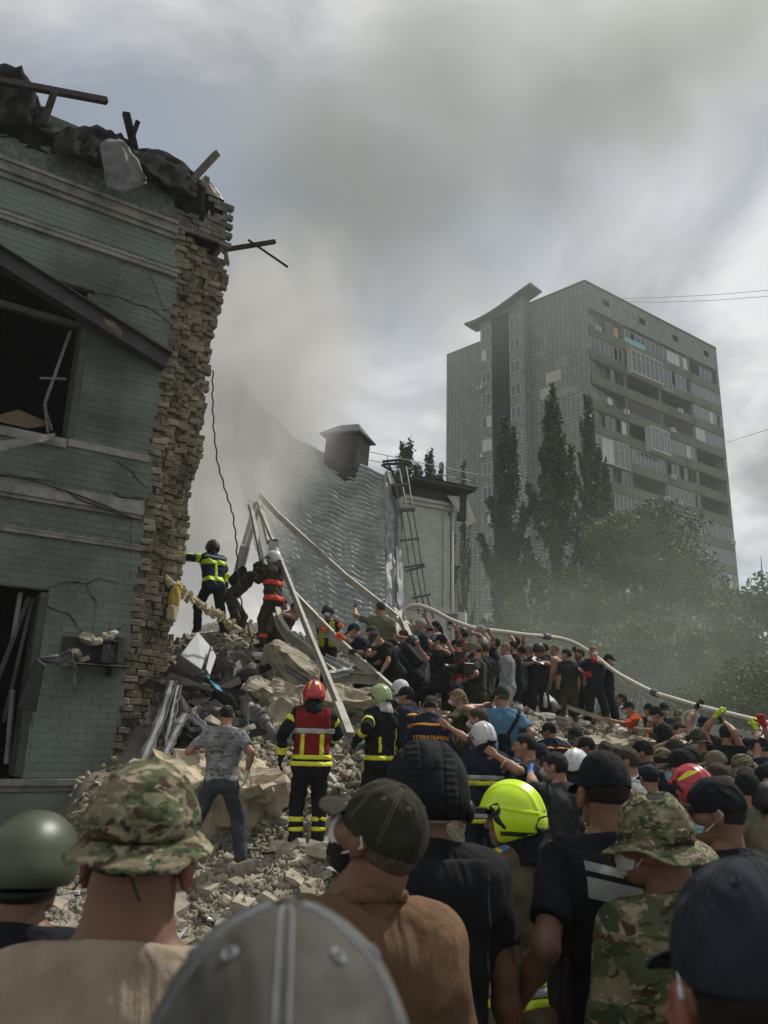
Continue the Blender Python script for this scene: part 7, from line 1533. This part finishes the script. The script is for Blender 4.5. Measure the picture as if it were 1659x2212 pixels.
person(1197, 1624, 7.4, -38, 'man in grey shirt and mask holding up a blue gloved hand', 'dgrey', 'black', 'hair_dark', mask='white', sleeve='long', h=.018, pose=dict(yaw=-20), wl=(1146, 1668, 7.3), glove={'L': 'blue'})
person(1243, 1618, 8.0, 5, 'fireman in white helmet and tan jacket with yellow stripes seen from behind', 'turnout', 'turnout', 'fire_white', sleeve='jacket', h=.018, pose=dict(yaw=20), bands=(('z', 1.20, .028, YB), ('z', 1.17, .03, SV), ('z', 1.14, .028, YB), ('a', .8, .08, YB)), extra=(('flap', {'flap': 'cloth_black'}),))
person(1307, 1600, 11.0, 5, 'woman with her brown hair in a bun near the ledge', 'dgrey', 'black', 'hair_brown', mask='white', extra=('bun',))
person(1351, 1614, 8.4, -70, 'dark haired man in pale grey shirt and light blue mask', 'lgrey', 'black', 'hair_brown', mask='blue', sleeve='long', h=.020)
person(1386, 1599, 9.6, -60, 'rescuer in black cap and navy mask with an orange shoulder stripe', 'navy', 'navy', 'cap_black', mask='navy', sleeve='jacket', pose=dict(lean=8, twist=25), bands=(('z', 1.42, .035, 'plain_orange'),))
person(1400, 1649, 7.6, 0, 'man in black field cap and black T-shirt seen squarely from behind', 'black', 'black', 'fieldcap_navy', h=.020)
person(1370, 1690, 5.9, 0, 'man with cropped grey hair just behind the camouflage hat', 'black', 'black', 'buzz_grey', h=.020, z=-.15)
# --- right, hose line and crowd
person(1401, 1519, 15.2, 165, 'masked man in black cap behind the lifted wrist left of the hose coupling', 'black', 'black', 'cap_black', mask='white')
person(1415, 1527, 13.6, -80, 'man in backwards black cap sitting on the ledge end, arm stretched left', 'black', 'black', 'capback_black', mask='white', pose=dict(lean=14), wl=(1370, 1576, 14.0), bands=(('strap', .0, .6, 'cloth_grey'),))
person(1408, 1548, 14.4, -60, 'person hidden behind the capped men, one arm raised to the hose coupling', 'olive', 'olive', 'hair_dark', wr=(1413, 1508, 13.9), hk='grip', glove={'R': 'brown'} if False else {'R': 'black'})
person(1434, 1518, 15.0, 178, 'masked man in black cap and dark vest facing the camera', 'charcoal', 'black', 'cap_black', mask='white', bands=(('vest', 1.0, 1.5, .17, 'cloth_black', .03),))
person(1466, 1532, 14.4, 180, 'soldier in camouflage hat with a light blue mask facing the camera', 'camo_shirt', 'camo_shirt', 'boonie_camo', mask='blue', sleeve='long')
person(1469, 1559, 11.6, 172, 'man in pale grey T-shirt and white mask with folded arms', 'lgrey', 'black', 'buzz_dark', mask='white', pose=dict(pl=(-1, .0, -.3), pr=(1, 0, -.3)), wl=(1480, 1606, 11.3), wr=(1450, 1600, 11.3), glove={'L': 'white'})
person(1506, 1575, 10.8, -110, 'man in camouflage hat and olive polo with a cross on his chest', 'olive', 'olive', 'boonie_dark', mask='white', pose=dict(yaw=0))
person(1521, 1543, 11.4, 10, 'man in black T-shirt seen from behind reaching up to the hose', 'black', 'black', 'fieldcap_navy', wl=(1505, 1527, 11.6), hk='grip', glove={'L': 'black'}, pose=dict(pl=(-1, -.2, .2)))
person(1572, 1565, 11.0, 35, 'bearded man in black cap and T-shirt lifting the hose with yellow gloves', 'black', 'black', 'cap_black', beard=True, wl=(1549, 1543, 11.0), wr=(1560, 1556, 11.1), hk='grip', glove={'L': 'yellow', 'R': 'black'}, pose=dict(pl=(-1, -.2, .2), yaw=40), h=.020)
person(1551, 1594, 12.8, -110, 'man in camouflage cap left of the bearded hose carrier', 'khaki', 'khaki', 'cap_camo')
person(1592, 1592, 13.0, -100, 'man in pale camouflage cap right behind the bearded hose carrier', 'camo_shirt', 'camo_shirt', 'cap_camo')
person(1613, 1594, 11.4, -110, 'man in black cap and white mask beside the right end of the hose', 'black', 'black', 'cap_black', mask='white')
person(1637, 1593, 10.6, -60, 'rescuer with orange back stripes raising a red gloved hand at the right edge', 'navy', 'navy', 'cap_black', mask='white', sleeve='jacket', wr=(1648, 1562, 10.6), wl=(1632, 1560, 10.7), hk='grip', glove={'R': 'red', 'L': 'yellow'}, bands=(('z', 1.42, .03, 'plain_orange'), ('z', 1.32, .03, 'plain_orange')), pose=dict(twist=25))
person(1431, 1615, 9.2, 60, 'man in camouflage cap and navy T-shirt turned to the right', 'navy', 'black', 'cap_camo', beard=False, pose=dict(lean=2), h=.020)
person(1488, 1611, 9.8, -60, 'dark haired man in white T-shirt behind the big black cap', 'white', 'black', 'hair_dark', mask='white')
person(1468, 1619, 6.8, -62, 'tall man in black cap and blue surgical mask beside the red helmet', 'black', 'black', 'cap_black', mask='blue', h=.018, pose=dict(yaw=-12), bands=(('patch', 'L', 'plain_yellow'),), z=-.1)
person(1488, 1653, 6.3, -35, 'person in glossy red helmet with a yellow flash', 'black', 'black', 'fire_red', h=.018, gh=.006)
person(1543, 1622, 8.8, -72, 'bearded man in tan cap and white mask looking left', 'jeans', 'black', 'cap_tan', mask='white', beard='hair_grey')
person(1546, 1648, 7.7, -75, 'brown haired clean shaven man looking left without a mask', 'charcoal', 'black', 'hair_brown')
person(1600, 1629, 8.8, -60, 'man in speckled cap and white mask at the right', 'dolive', 'black', 'cap_camo', mask='white')
person(1611, 1656, 8.2, 0, 'dark haired man bowed below the speckled cap', 'white', 'black', 'hair_dark', pose=dict(lean=10))
person(1656, 1652, 7.4, -40, 'man in black cap cut by the right edge, head bowed', 'dolive', 'black', 'cap_black', pose=dict(lean=20, hp=15))
person(1611, 1668, 6.7, 0, 'broad man in olive T-shirt and black cap with a shaved neck', 'sage', 'dolive', 'cap_black', fat=.03, h=.018, z=-.1)
person(1654, 1690, 6.6, -20, 'black helmeted person at the right edge of the crowd', 'khaki', 'black', 'combat_black', h=.020, z=-.1)
person(1567, 1655, 8.2, 20, 'man in plain olive cap right of the clean shaven man', 'white', 'black', 'cap_olive')
person(1567, 1676, 7.1, 0, 'dark brown haired person right above the large navy cap', 'turnout', 'black', 'hair_brown', z=-.1)
person(1620, 1643, 8.9, 10, 'fair cropped head between the speckled cap and the olive T-shirt', 'khaki', 'black', 'buzz_fair')
person(1640, 1682, 7.6, -60, 'grey haired person low at the right edge', 'charcoal', 'black', 'hair_grey', z=-.1)
person(1345, 1640, 10.2, -10, 'dark haired person just left of the pale grey shirt', 'charcoal', 'black', 'hair_dark') if False else None
person(492, 1522, 9.0, -4, 'balding man in printed grey shirt and jeans standing on the rubble', 'printed', 'greyjeans', 'bald_dark', h=.014, skin='skin_a', pose=dict(fl=(-.36, -.02, .06), fr=(.26, .12, 0), hip=(-.02, 0, .89), hp=12, side=0), wr=(533, 1672, 8.9), wl=(432, 1620, 9.1), glove={'R': 'white'})

for a in ((1060, 1402, 16.4, -60, 'dark haired man deep in the group behind the white T-shirt', 'dgrey', 'black', 'hair_dark', 'white'), (1143, 1393, 16.8, -60, 'fair haired man glimpsed between the grey T-shirt and the helmeted man', 'khaki', 'black', 'hair_fair', None), (1290, 1628, 11.6, -40, 'capped man low in front of the ledge between the navy mask and the bun', 'charcoal', 'black', 'cap_grey', 'white'), (1330, 1612, 12.6, -20, 'dark haired man standing close below the orange jacket', 'dolive', 'black', 'buzz_dark', None), (1455, 1596, 10.6, -70, 'olive capped man in front of the folded arms', 'dolive', 'black', 'cap_olive', 'white'), (1530, 1606, 11.8, 10, 'dark haired man seen from behind below the raised arms of the hose line', 'charcoal', 'black', 'hair_dark', None), (870, 1360, 15.0, -70, 'brown haired man behind the backpack in the bending group', 'dgrey', 'black', 'hair_brown', 'white'), (968, 1405, 15.0, -70, 'masked man in grey between the black polo and the red T-shirt', 'grey', 'black', 'cap_grey', 'white')):
    person(*a[:4], a[4], a[5], a[6], a[7], mask=a[8])

# small mixed scraps in the near rubble: bent rods, plaster shards, paper, splinters
random.seed(404)
for i in range(70):
    x, y = random.uniform(110, 770), random.uniform(1770, 2080)
    if i > 48: x, y = random.uniform(190, 330), random.uniform(1640, 1760)
    h = on_mound(x, y)
    if h is None: continue
    k = i % 5; a = random.uniform(0, pi); d = Vector((cos(a), sin(a), random.uniform(-.1, .3))); mb = MB()
    if k == 0: L_ = random.uniform(.2, .6); mb.tube([h + Vector((0, 0, .03)) + d * L_ * t + Vector((0, 0, .10 * sin(t * 3 + i))) for t in (-.5, -.2, .1, .4, .5)], .006, 5); mb.build('bent_rod', 'rail_metal', mound)
    elif k in (1, 2): L_ = random.uniform(.06, .2); mb.box(h + Vector((0, 0, .03)), (L_, L_ * .6, .012), Matrix.Rotation(a, 3, 'Z') @ Matrix.Rotation(random.uniform(-.5, .5), 3, 'X'), jit=.012); mb.build('plaster_shard', random.choice(('painted_brick', 'paper_white', 'flashing', 'moulding')), mound)
    elif k == 3: L_ = random.uniform(.15, .5); mb.beam(h - d * L_ * .5 + Vector((0, 0, .04)), h + d * L_ * .5 + Vector((0, 0, .04)), .03, .02); mb.build('wood_splinter', random.choice(('charred_wood', 'foam', 'board')), mound)
    else: L_ = random.uniform(.3, .9); mb.beam(h - d * L_ * .5 + Vector((0, 0, .05)), h + d * L_ * .5 + Vector((0, 0, .05)), random.uniform(.06, .14), .012); mb.build('metal_scrap', random.choice(('burnt_sheet', 'flashing', 'dark_steel')), mound)
# ================================================================== NEAR PEOPLE, SEEN FROM BEHIND
GN = 'onlookers standing close to the camera'
def near(px, py, Y, az, label, **k):
    k.setdefault('h', .012); k.setdefault('gh', .0045); k.setdefault('group', GN); k.setdefault('z', 0.0); k.setdefault('skin', 'skin_d'); return person(px, py, Y, az, label, **k)
near(86, 1755, 2.45, 4, 'person in smooth dark green helmet and black clothes at the left edge', top='black', bot='black', hat='combat_green', sleeve='long')
r2, sk2, M2 = near(322, 1679, 1.66, 0, 'person in camouflage bucket hat and sand T-shirt with a bare neck, left', top='sand', bot='olive', hat='hood_camo', neck=.078, hatz=.032, extra=('ears',))
near(618, 1978, .62, -6, 'head in washed grey cap at the very bottom, closest to the camera', top='dgrey', bot='black', hat='cap_wash', pose=dict(hp=4))
r4, sk4, M4 = near(822, 1684, 2.15, -12, 'bearded man in olive cap and coyote T-shirt looking left', top='coyote', bot='olive', hat='cap_olive', mask='surg', beard='hair_dark', pose=dict(yaw=-40, hp=-28), neck=.078, fat=.02)
near(922, 1606, 2.9, -4, 'person in padded black tactical helmet and black plate carrier in the centre', top='black', bot='black', hat='padded', hs=1.04, bands=(('vest', 1.02, 1.50, .17, 'cloth_black', .03), ('v', .12, .06, 1.22, 1.5, 'cloth_charcoal'), ('v', -.12, .06, 1.22, 1.5, 'cloth_charcoal')))
r6, sk6, M6 = near(1100, 1690, 3.95, -28, 'fireman in bright lime helmet and tan jacket with neck cape', top='turnout', bot='turnout', hat='fire_lime', sleeve='jacket', pose=dict(yaw=-32), bands=(('z', 1.03, .035, 'plain_lime'), ('z', .995, .04, SV), ('z', .955, .035, 'plain_lime')), extra=(('flap', {'flap': 'cloth_black'}),))
r7, sk7, M7 = near(1300, 1625, 3.1, -8, 'broad man in black cap, black T-shirt and vest with an orange glove', top='black', bot='black', hat='cap_black', extra=('ears',), pose=dict(yaw=3, pl=(-.25, -1, -.2)), wl=(1112, 2175, 3.0), glove={'L': 'orange'}, hk='relax', fat=.02, bands=(('vest', 1.0, 1.50, .19, 'cloth_black', .03),))
near(1406, 1716, 2.62, -22, 'man in camouflage hat and camouflage shirt with a white ear loop, right', top='camo_shirt', bot='camo_shirt', hat='boonie_camo', hs=.96, mask='surg', extra=('ears',), sleeve='long', pose=dict(yaw=-30, hp=6))
near(1612, 1866, 1.02, 4, 'head in plain dark navy cap with a mask loop at the bottom right corner', top='navy', bot='navy', hat='cap_dusk', mask='surg', extra=('ears',), pose=dict(yaw=0, hp=4))
near(1538, 1681, 3.5, -25, 'man in black cap with long visor and light blue mask looking left', top='black', bot='black', hat='cap_black', mask='blue', pose=dict(yaw=-42, hp=2))
# cord and toggle on the bucket hat
def hl(M_, *p): return M_ @ Vector(p)
mb = MB(); mb.tube([hl(M2, -.005, -.115, .045), hl(M2, -.02, -.122, .01), hl(M2, -.045, -.130, -.03), hl(M2, -.065, -.138, -.06)], .0022, 6); mb.tube([hl(M2, .008, -.115, .045), hl(M2, .016, -.124, 0), hl(M2, .028, -.134, -.045), hl(M2, .045, -.138, -.075)], .0025, 6)
me = bpy.data.meshes.new('hat_cord'); me.from_pydata(mb.v, [], mb.f); me.materials.append(MATS['cloth_dolive']); mobj('hat_cord', me, r2, True)
mb = MB(); mb.tube([hl(M2, -.014, -.117, .05), hl(M2, -.004, -.127, .044), hl(M2, .006, -.127, .035), hl(M2, .014, -.118, .048)], .006, 8); mb.tube([hl(M2, -.008, -.122, .036), hl(M2, .012, -.124, .030)], .007, 8)
me = bpy.data.meshes.new('cord_toggle'); me.from_pydata(mb.v, [], mb.f); me.materials.append(MATS['rubber_black']); mobj('cord_toggle', me, r2, True)
# printed outline on the coyote T-shirt
sh = [c for c in r4.children if c.name.startswith('shirt')][0]; bvS = BVHTree.FromPolygons([v.co for v in sh.data.vertices], [tuple(p.vertices) for p in sh.data.polygons])
def on_back(x, z):
    h_ = bvS.ray_cast(Vector((x, -.6, z)), Vector((0, 1, 0)))[0]; return (h_ + Vector((0, -.001, 0))) if h_ is not None else Vector((x, -.14, z))
def print_line(pts, m='cloth_black', w=.0016):
    P = []
    for a, b in zip(pts, pts[1:]): P += [on_back(a[0] + (b[0] - a[0]) * k / 5, a[1] + (b[1] - a[1]) * k / 5) for k in range(5)]
    P.append(on_back(*pts[-1])); mb = MB(); mb.tube(P, w, 5); me = bpy.data.meshes.new('shirt_print'); me.from_pydata(mb.v, [], mb.f); me.materials.append(MATS[m]); mobj('shirt_print', me, r4, True)
print_line([(-.02, 1.30), (.05, 1.28), (.05, 1.22), (.055, 1.185), (.03, 1.175)])
print_line([(.055 + .022 * cos(t), 1.17 + .022 * sin(t)) for t in np.linspace(0, 5.2, 12)]); print_line([(.045, 1.17), (.04, 1.12), (.05, 1.08)]); print_line([(-.02, 1.30), (-.02, 1.19), (.02, 1.18)])
# reflective shoulder patch and radio on the broad man's vest
for (x0, x1, z0, z1, m_) in ((-.15, -.03, 1.452, 1.478, 'cloth_silver'), (-.15, .03, 1.375, 1.435, 'cloth_silver')):
    v_ = [c for c in r7.children if c.name.startswith('vest')][0]; bV = BVHTree.FromPolygons([v.co for v in v_.data.vertices], [tuple(p.vertices) for p in v_.data.polygons]); V = []; nx_, nz_ = 12, 6
    for i in range(nx_ + 1):
        for j in range(nz_ + 1):
            x = x0 + (x1 - x0) * i / nx_; z = z0 + (z1 - z0) * j / nz_ - .04 * (i / nx_) * (x1 - x0) / .2; h_ = bV.ray_cast(Vector((x, -.6, z)), Vector((0, 1, 0)))[0]; V.append((h_ if h_ is not None else Vector((x, -.12, z))) - Vector((0, .004, 0)))
    mobj('shoulder_patch', np_mesh('shoulder_patch', np.array([tuple(v) for v in V]), np.array([(i * (nz_ + 1) + j, (i + 1) * (nz_ + 1) + j, (i + 1) * (nz_ + 1) + j + 1, i * (nz_ + 1) + j + 1) for i in range(nx_) for j in range(nz_)]), MATS[m_]), r7, True)
mb = MB(); mb.box((-.20, -.03, 1.47), (.05, .03, .10)); mb.tube([(-.205, -.03, 1.52), (-.225, -.03, 1.70)], [.006, .004], 8); mb.tube([(-.19, -.03, 1.52), (-.19, -.03, 1.545)], .007, 8); me = bpy.data.meshes.new('radio'); me.from_pydata(mb.v, [], mb.f); me.materials.append(MATS['rubber_black']); mobj('radio', me, r7, True)
# flag patch on the tan jacket sleeve
jk = [c for c in r6.children if c.name.startswith('jacket')][0]; bJ = BVHTree.FromPolygons([v.co for v in jk.data.vertices], [tuple(p.vertices) for p in jk.data.polygons])
mat('flag_yellow', (.62, .45, .03), .8, .05); mat('flag_blue', (.04, .14, .42), .8, .05)
for (x0, x1, m_) in ((-.150, -.128, 'flag_yellow'), (-.127, -.105, 'flag_blue'), (-.104, -.088, 'cloth_lgrey')):
    V = []
    for i in range(5):
        for j in range(5):
            x = x0 + (x1 - x0) * i / 4; y = -.055 + .040 * j / 4; h_ = bJ.ray_cast(Vector((x, y, 1.8)), Vector((0, 0, -1)))[0]; V.append((h_ if h_ is not None else Vector((x, y, 1.45))) + Vector((0, 0, .004)))
    mobj('flag_patch', np_mesh('flag_patch', np.array([tuple(v) for v in V]), np.array([(i * 5 + j, (i + 1) * 5 + j, (i + 1) * 5 + j + 1, i * 5 + j + 1) for i in range(4) for j in range(4)]), MATS[m_]), r6, True)
# yellow flash on the red helmet in the crowd, stripes on the other one
def helmet_mark(label, m, poly, name='helmet_stripe'):
    r = [o for o in bpy.data.objects if o.get('label') == label][0]; shl = [c for c in r.children if c.name.startswith('shell')][0]; b_ = BVHTree.FromPolygons([v.co for v in shl.data.vertices], [tuple(p.vertices) for p in shl.data.polygons])
    V = []
    for (a0, e0), (a1, e1) in poly:
        for (a, e) in ((a0, e0), (a1, e1)):
            d = Vector((sin(R_(a)) * cos(R_(e)), cos(R_(a)) * cos(R_(e)), sin(R_(e)))); h_ = b_.ray_cast(Vector((0, -.015, .02)) + d * .35, -d)[0]; V.append((h_ if h_ is not None else d * .15) + d * .003)
    k = len(poly); o = mobj(name, np_mesh(name, np.array([tuple(v) for v in V]), np.array([(2 * i, 2 * i + 1, 2 * i + 3, 2 * i + 2) for i in range(k - 1)]), MATS[m]), r, True); o.matrix_basis = shl.matrix_basis
helmet_mark('person in glossy red helmet with a yellow flash', 'plain_yellow', [((a, 36 - (a + 140) * .30 + 14 * (1 - abs(a + 115) / 35)), (a, 30 - (a + 140) * .35)) for a in range(-150, -70, 8)])
for s_ in (-1, 1): helmet_mark('firefighter in red helmet and red vest seen from behind with reflective bands', 'plain_yellow', [((180 + s_ * 22, e), (180 + s_ * 31, e)) for e in range(10, 66, 7)])
LH = 'fireman in bright lime helmet and tan jacket with neck cape'
for s_ in (-1, 1):
    helmet_mark(LH, 'rubber_black', [((s_ * a, e0), (s_ * a, e1)) for a, e0, e1 in ((52, 2, 4), (60, -2, 14), (70, -8, 20), (80, -6, 22), (86, 4, 12))], 'vent_plate')
    helmet_mark(LH, 'cloth_dgrey', [((s_ * a, -38), (s_ * a, -30)) for a in range(80, 181, 10)], 'helmet_rim')
    helmet_mark(LH, 'rubber_black', [((s_ * a, e0), (s_ * a, e1)) for a, e0, e1 in ((150, -24, -20), (158, -30, -8), (170, -30, -6), (180, -30, -6))], 'adjuster_plate')
# camera rig, papers, megaphone
cg = empty('camera_rig', at(1000, 1455, 12.1)); tag(cg, 'black video camera rig held in front of the olive polo', 'camera')
random.seed(3); c0 = at(1000, 1445, 12.1)
mb = MB(); mb.box(c0, (.18, .34, .16), Matrix.Rotation(.5, 3, 'Z')); mb.build('camera_body', 'rubber_black', cg, bevel=.01)
mb = MB(); mb.tube([c0 + Vector((-.08, -.05, 0)), c0 + Vector((-.30, -.15, .0))], [.05, .06], 12); mb.build('lens', 'rubber_black', cg)
mb = MB()
for i in range(14): d = Vector((random.uniform(-.22, .15), random.uniform(-.1, .1), random.uniform(-.18, .22))); mb.tube([c0 + d * .4, c0 + d], .012, 6)
mb.build('rig_rods', 'black_metal', cg); mb = MB(); mb.box(c0 + Vector((-.05, -.05, .2)), (.16, .03, .10), Matrix.Rotation(.4, 3, 'Z')); mb.build('monitor', 'rubber_black', cg)
pz = at(1162, 1430, 15.05); mb = MB(); mb.add([pz + Vector((-.12, -.02, .06)), pz + Vector((.10, -.04, -.05)), pz + Vector((.13, .04, .0)), pz + Vector((-.06, .06, .12)), pz + Vector((-.1, -.05, .03))], [(0, 1, 2, 3), (0, 4, 1)]); tag(mb.build('papers', 'paper_white'), 'folded white papers in the hands of the helmeted man in black', 'papers')
mg = empty('megaphone', at(1493, 1556, 12.0)); tag(mg, 'grey megaphone aimed at the camera above the camouflage hat', 'megaphone'); c0 = at(1493, 1556, 12.0)
mb = MB(); n = 18; R0 = [(.015, .26), (.03, .20), (.06, .10), (.105, .02), (.15, -.02)]
for (r_, yy) in R0:
    for k in range(n): mb.v.append((c0.x + r_ * cos(2 * pi * k / n), c0.y + yy, c0.z + r_ * sin(2 * pi * k / n)))
for a_ in range(len(R0) - 1):
    for k in range(n): mb.f.append((a_ * n + k, a_ * n + (k + 1) % n, (a_ + 1) * n + (k + 1) % n, (a_ + 1) * n + k))
o = mb.build('horn', 'white_plastic', mg, smooth=True); s_ = o.modifiers.new('s', 'SOLIDIFY'); s_.thickness = .006
mb = MB(); mb.tube([c0 + Vector((0, .0, 0)), c0 + Vector((0, .1, 0))], .035, 12); mb.build('driver', 'grey_plastic', mg, smooth=True); mb = MB(); mb.box(c0 + Vector((0, .2, -.08)), (.03, .03, .14)); mb.build('handle', 'rubber_black', mg)
for (x, y, Y, lb) in ((1178, 1529, 15.3, 'clear water bottle standing between the men on the slab'), (1385, 1590, 14.2, 'clear blue bottle lying at the ledge end')):
    p = at(x, y, Y); mb = MB(); mb.tube([p, p + Vector((0, 0, .2)), p + Vector((0, 0, .24)), p + Vector((0, 0, .28))], [.04, .04, .015, .015], 10); tag(mb.build('water_bottle', 'white_plastic' if x < 1300 else 'cyan_glass', smooth=True), lb, 'bottle')

# seams and eyelets on the near caps
def cap_details(M_, r, kind='cap', gh=.0045, thr_m='cloth_lgrey'):
    _, V, Q, _r = gear(kind, gh)[0]; b_ = BVHTree.FromPolygons([Vector(v) for v in V], [tuple(q) for q in Q]); c = Vector((0, -.01, .016))
    def on(a, e, off=.0006):
        d = Vector((sin(a) * cos(e), cos(a) * cos(e), sin(e))); h_ = b_.ray_cast(c + d * .3, -d)[0]; return M_ @ ((h_ if h_ is not None else c + d * .1) + d * off)
    for k in range(6):
        for da in (-.035, .035):
            mb = MB(); mb.tube([on(pi / 3 * k + da / max(.25, cos(e)), e) for e in np.linspace(.05, 1.46, 16)], .0009, 5); me = bpy.data.meshes.new('seam'); me.from_pydata(mb.v, [], mb.f); me.materials.append(MATS[thr_m]); mobj('seam', me, r, True)
        a = pi / 3 * k + pi / 6; mb = MB(); e0 = .95; cc = [on(a + .035 * cos(t) / cos(e0), e0 + .035 * sin(t), .0012) for t in np.linspace(0, 2 * pi, 13)]; mb.tube(cc, .0016, 6, cap=False); me = bpy.data.meshes.new('eyelet'); me.from_pydata(mb.v, [], mb.f); me.materials.append(MATS[thr_m]); mobj('eyelet', me, r, True)
for lb, m_, cm in (('head in washed grey cap at the very bottom, closest to the camera', None, 'cloth_lgrey'), ('head in plain dark navy cap with a mask loop at the bottom right corner', None, 'cloth_dgrey'), ('bearded man in olive cap and coyote T-shirt looking left', None, 'cloth_khaki')):
    r = [o for o in bpy.data.objects if o.get('label') == lb][0]; cr_ = [c for c in r.children if c.name.startswith('crown_cloth')][0]; cap_details(cr_.matrix_basis.copy(), r, thr_m=cm)
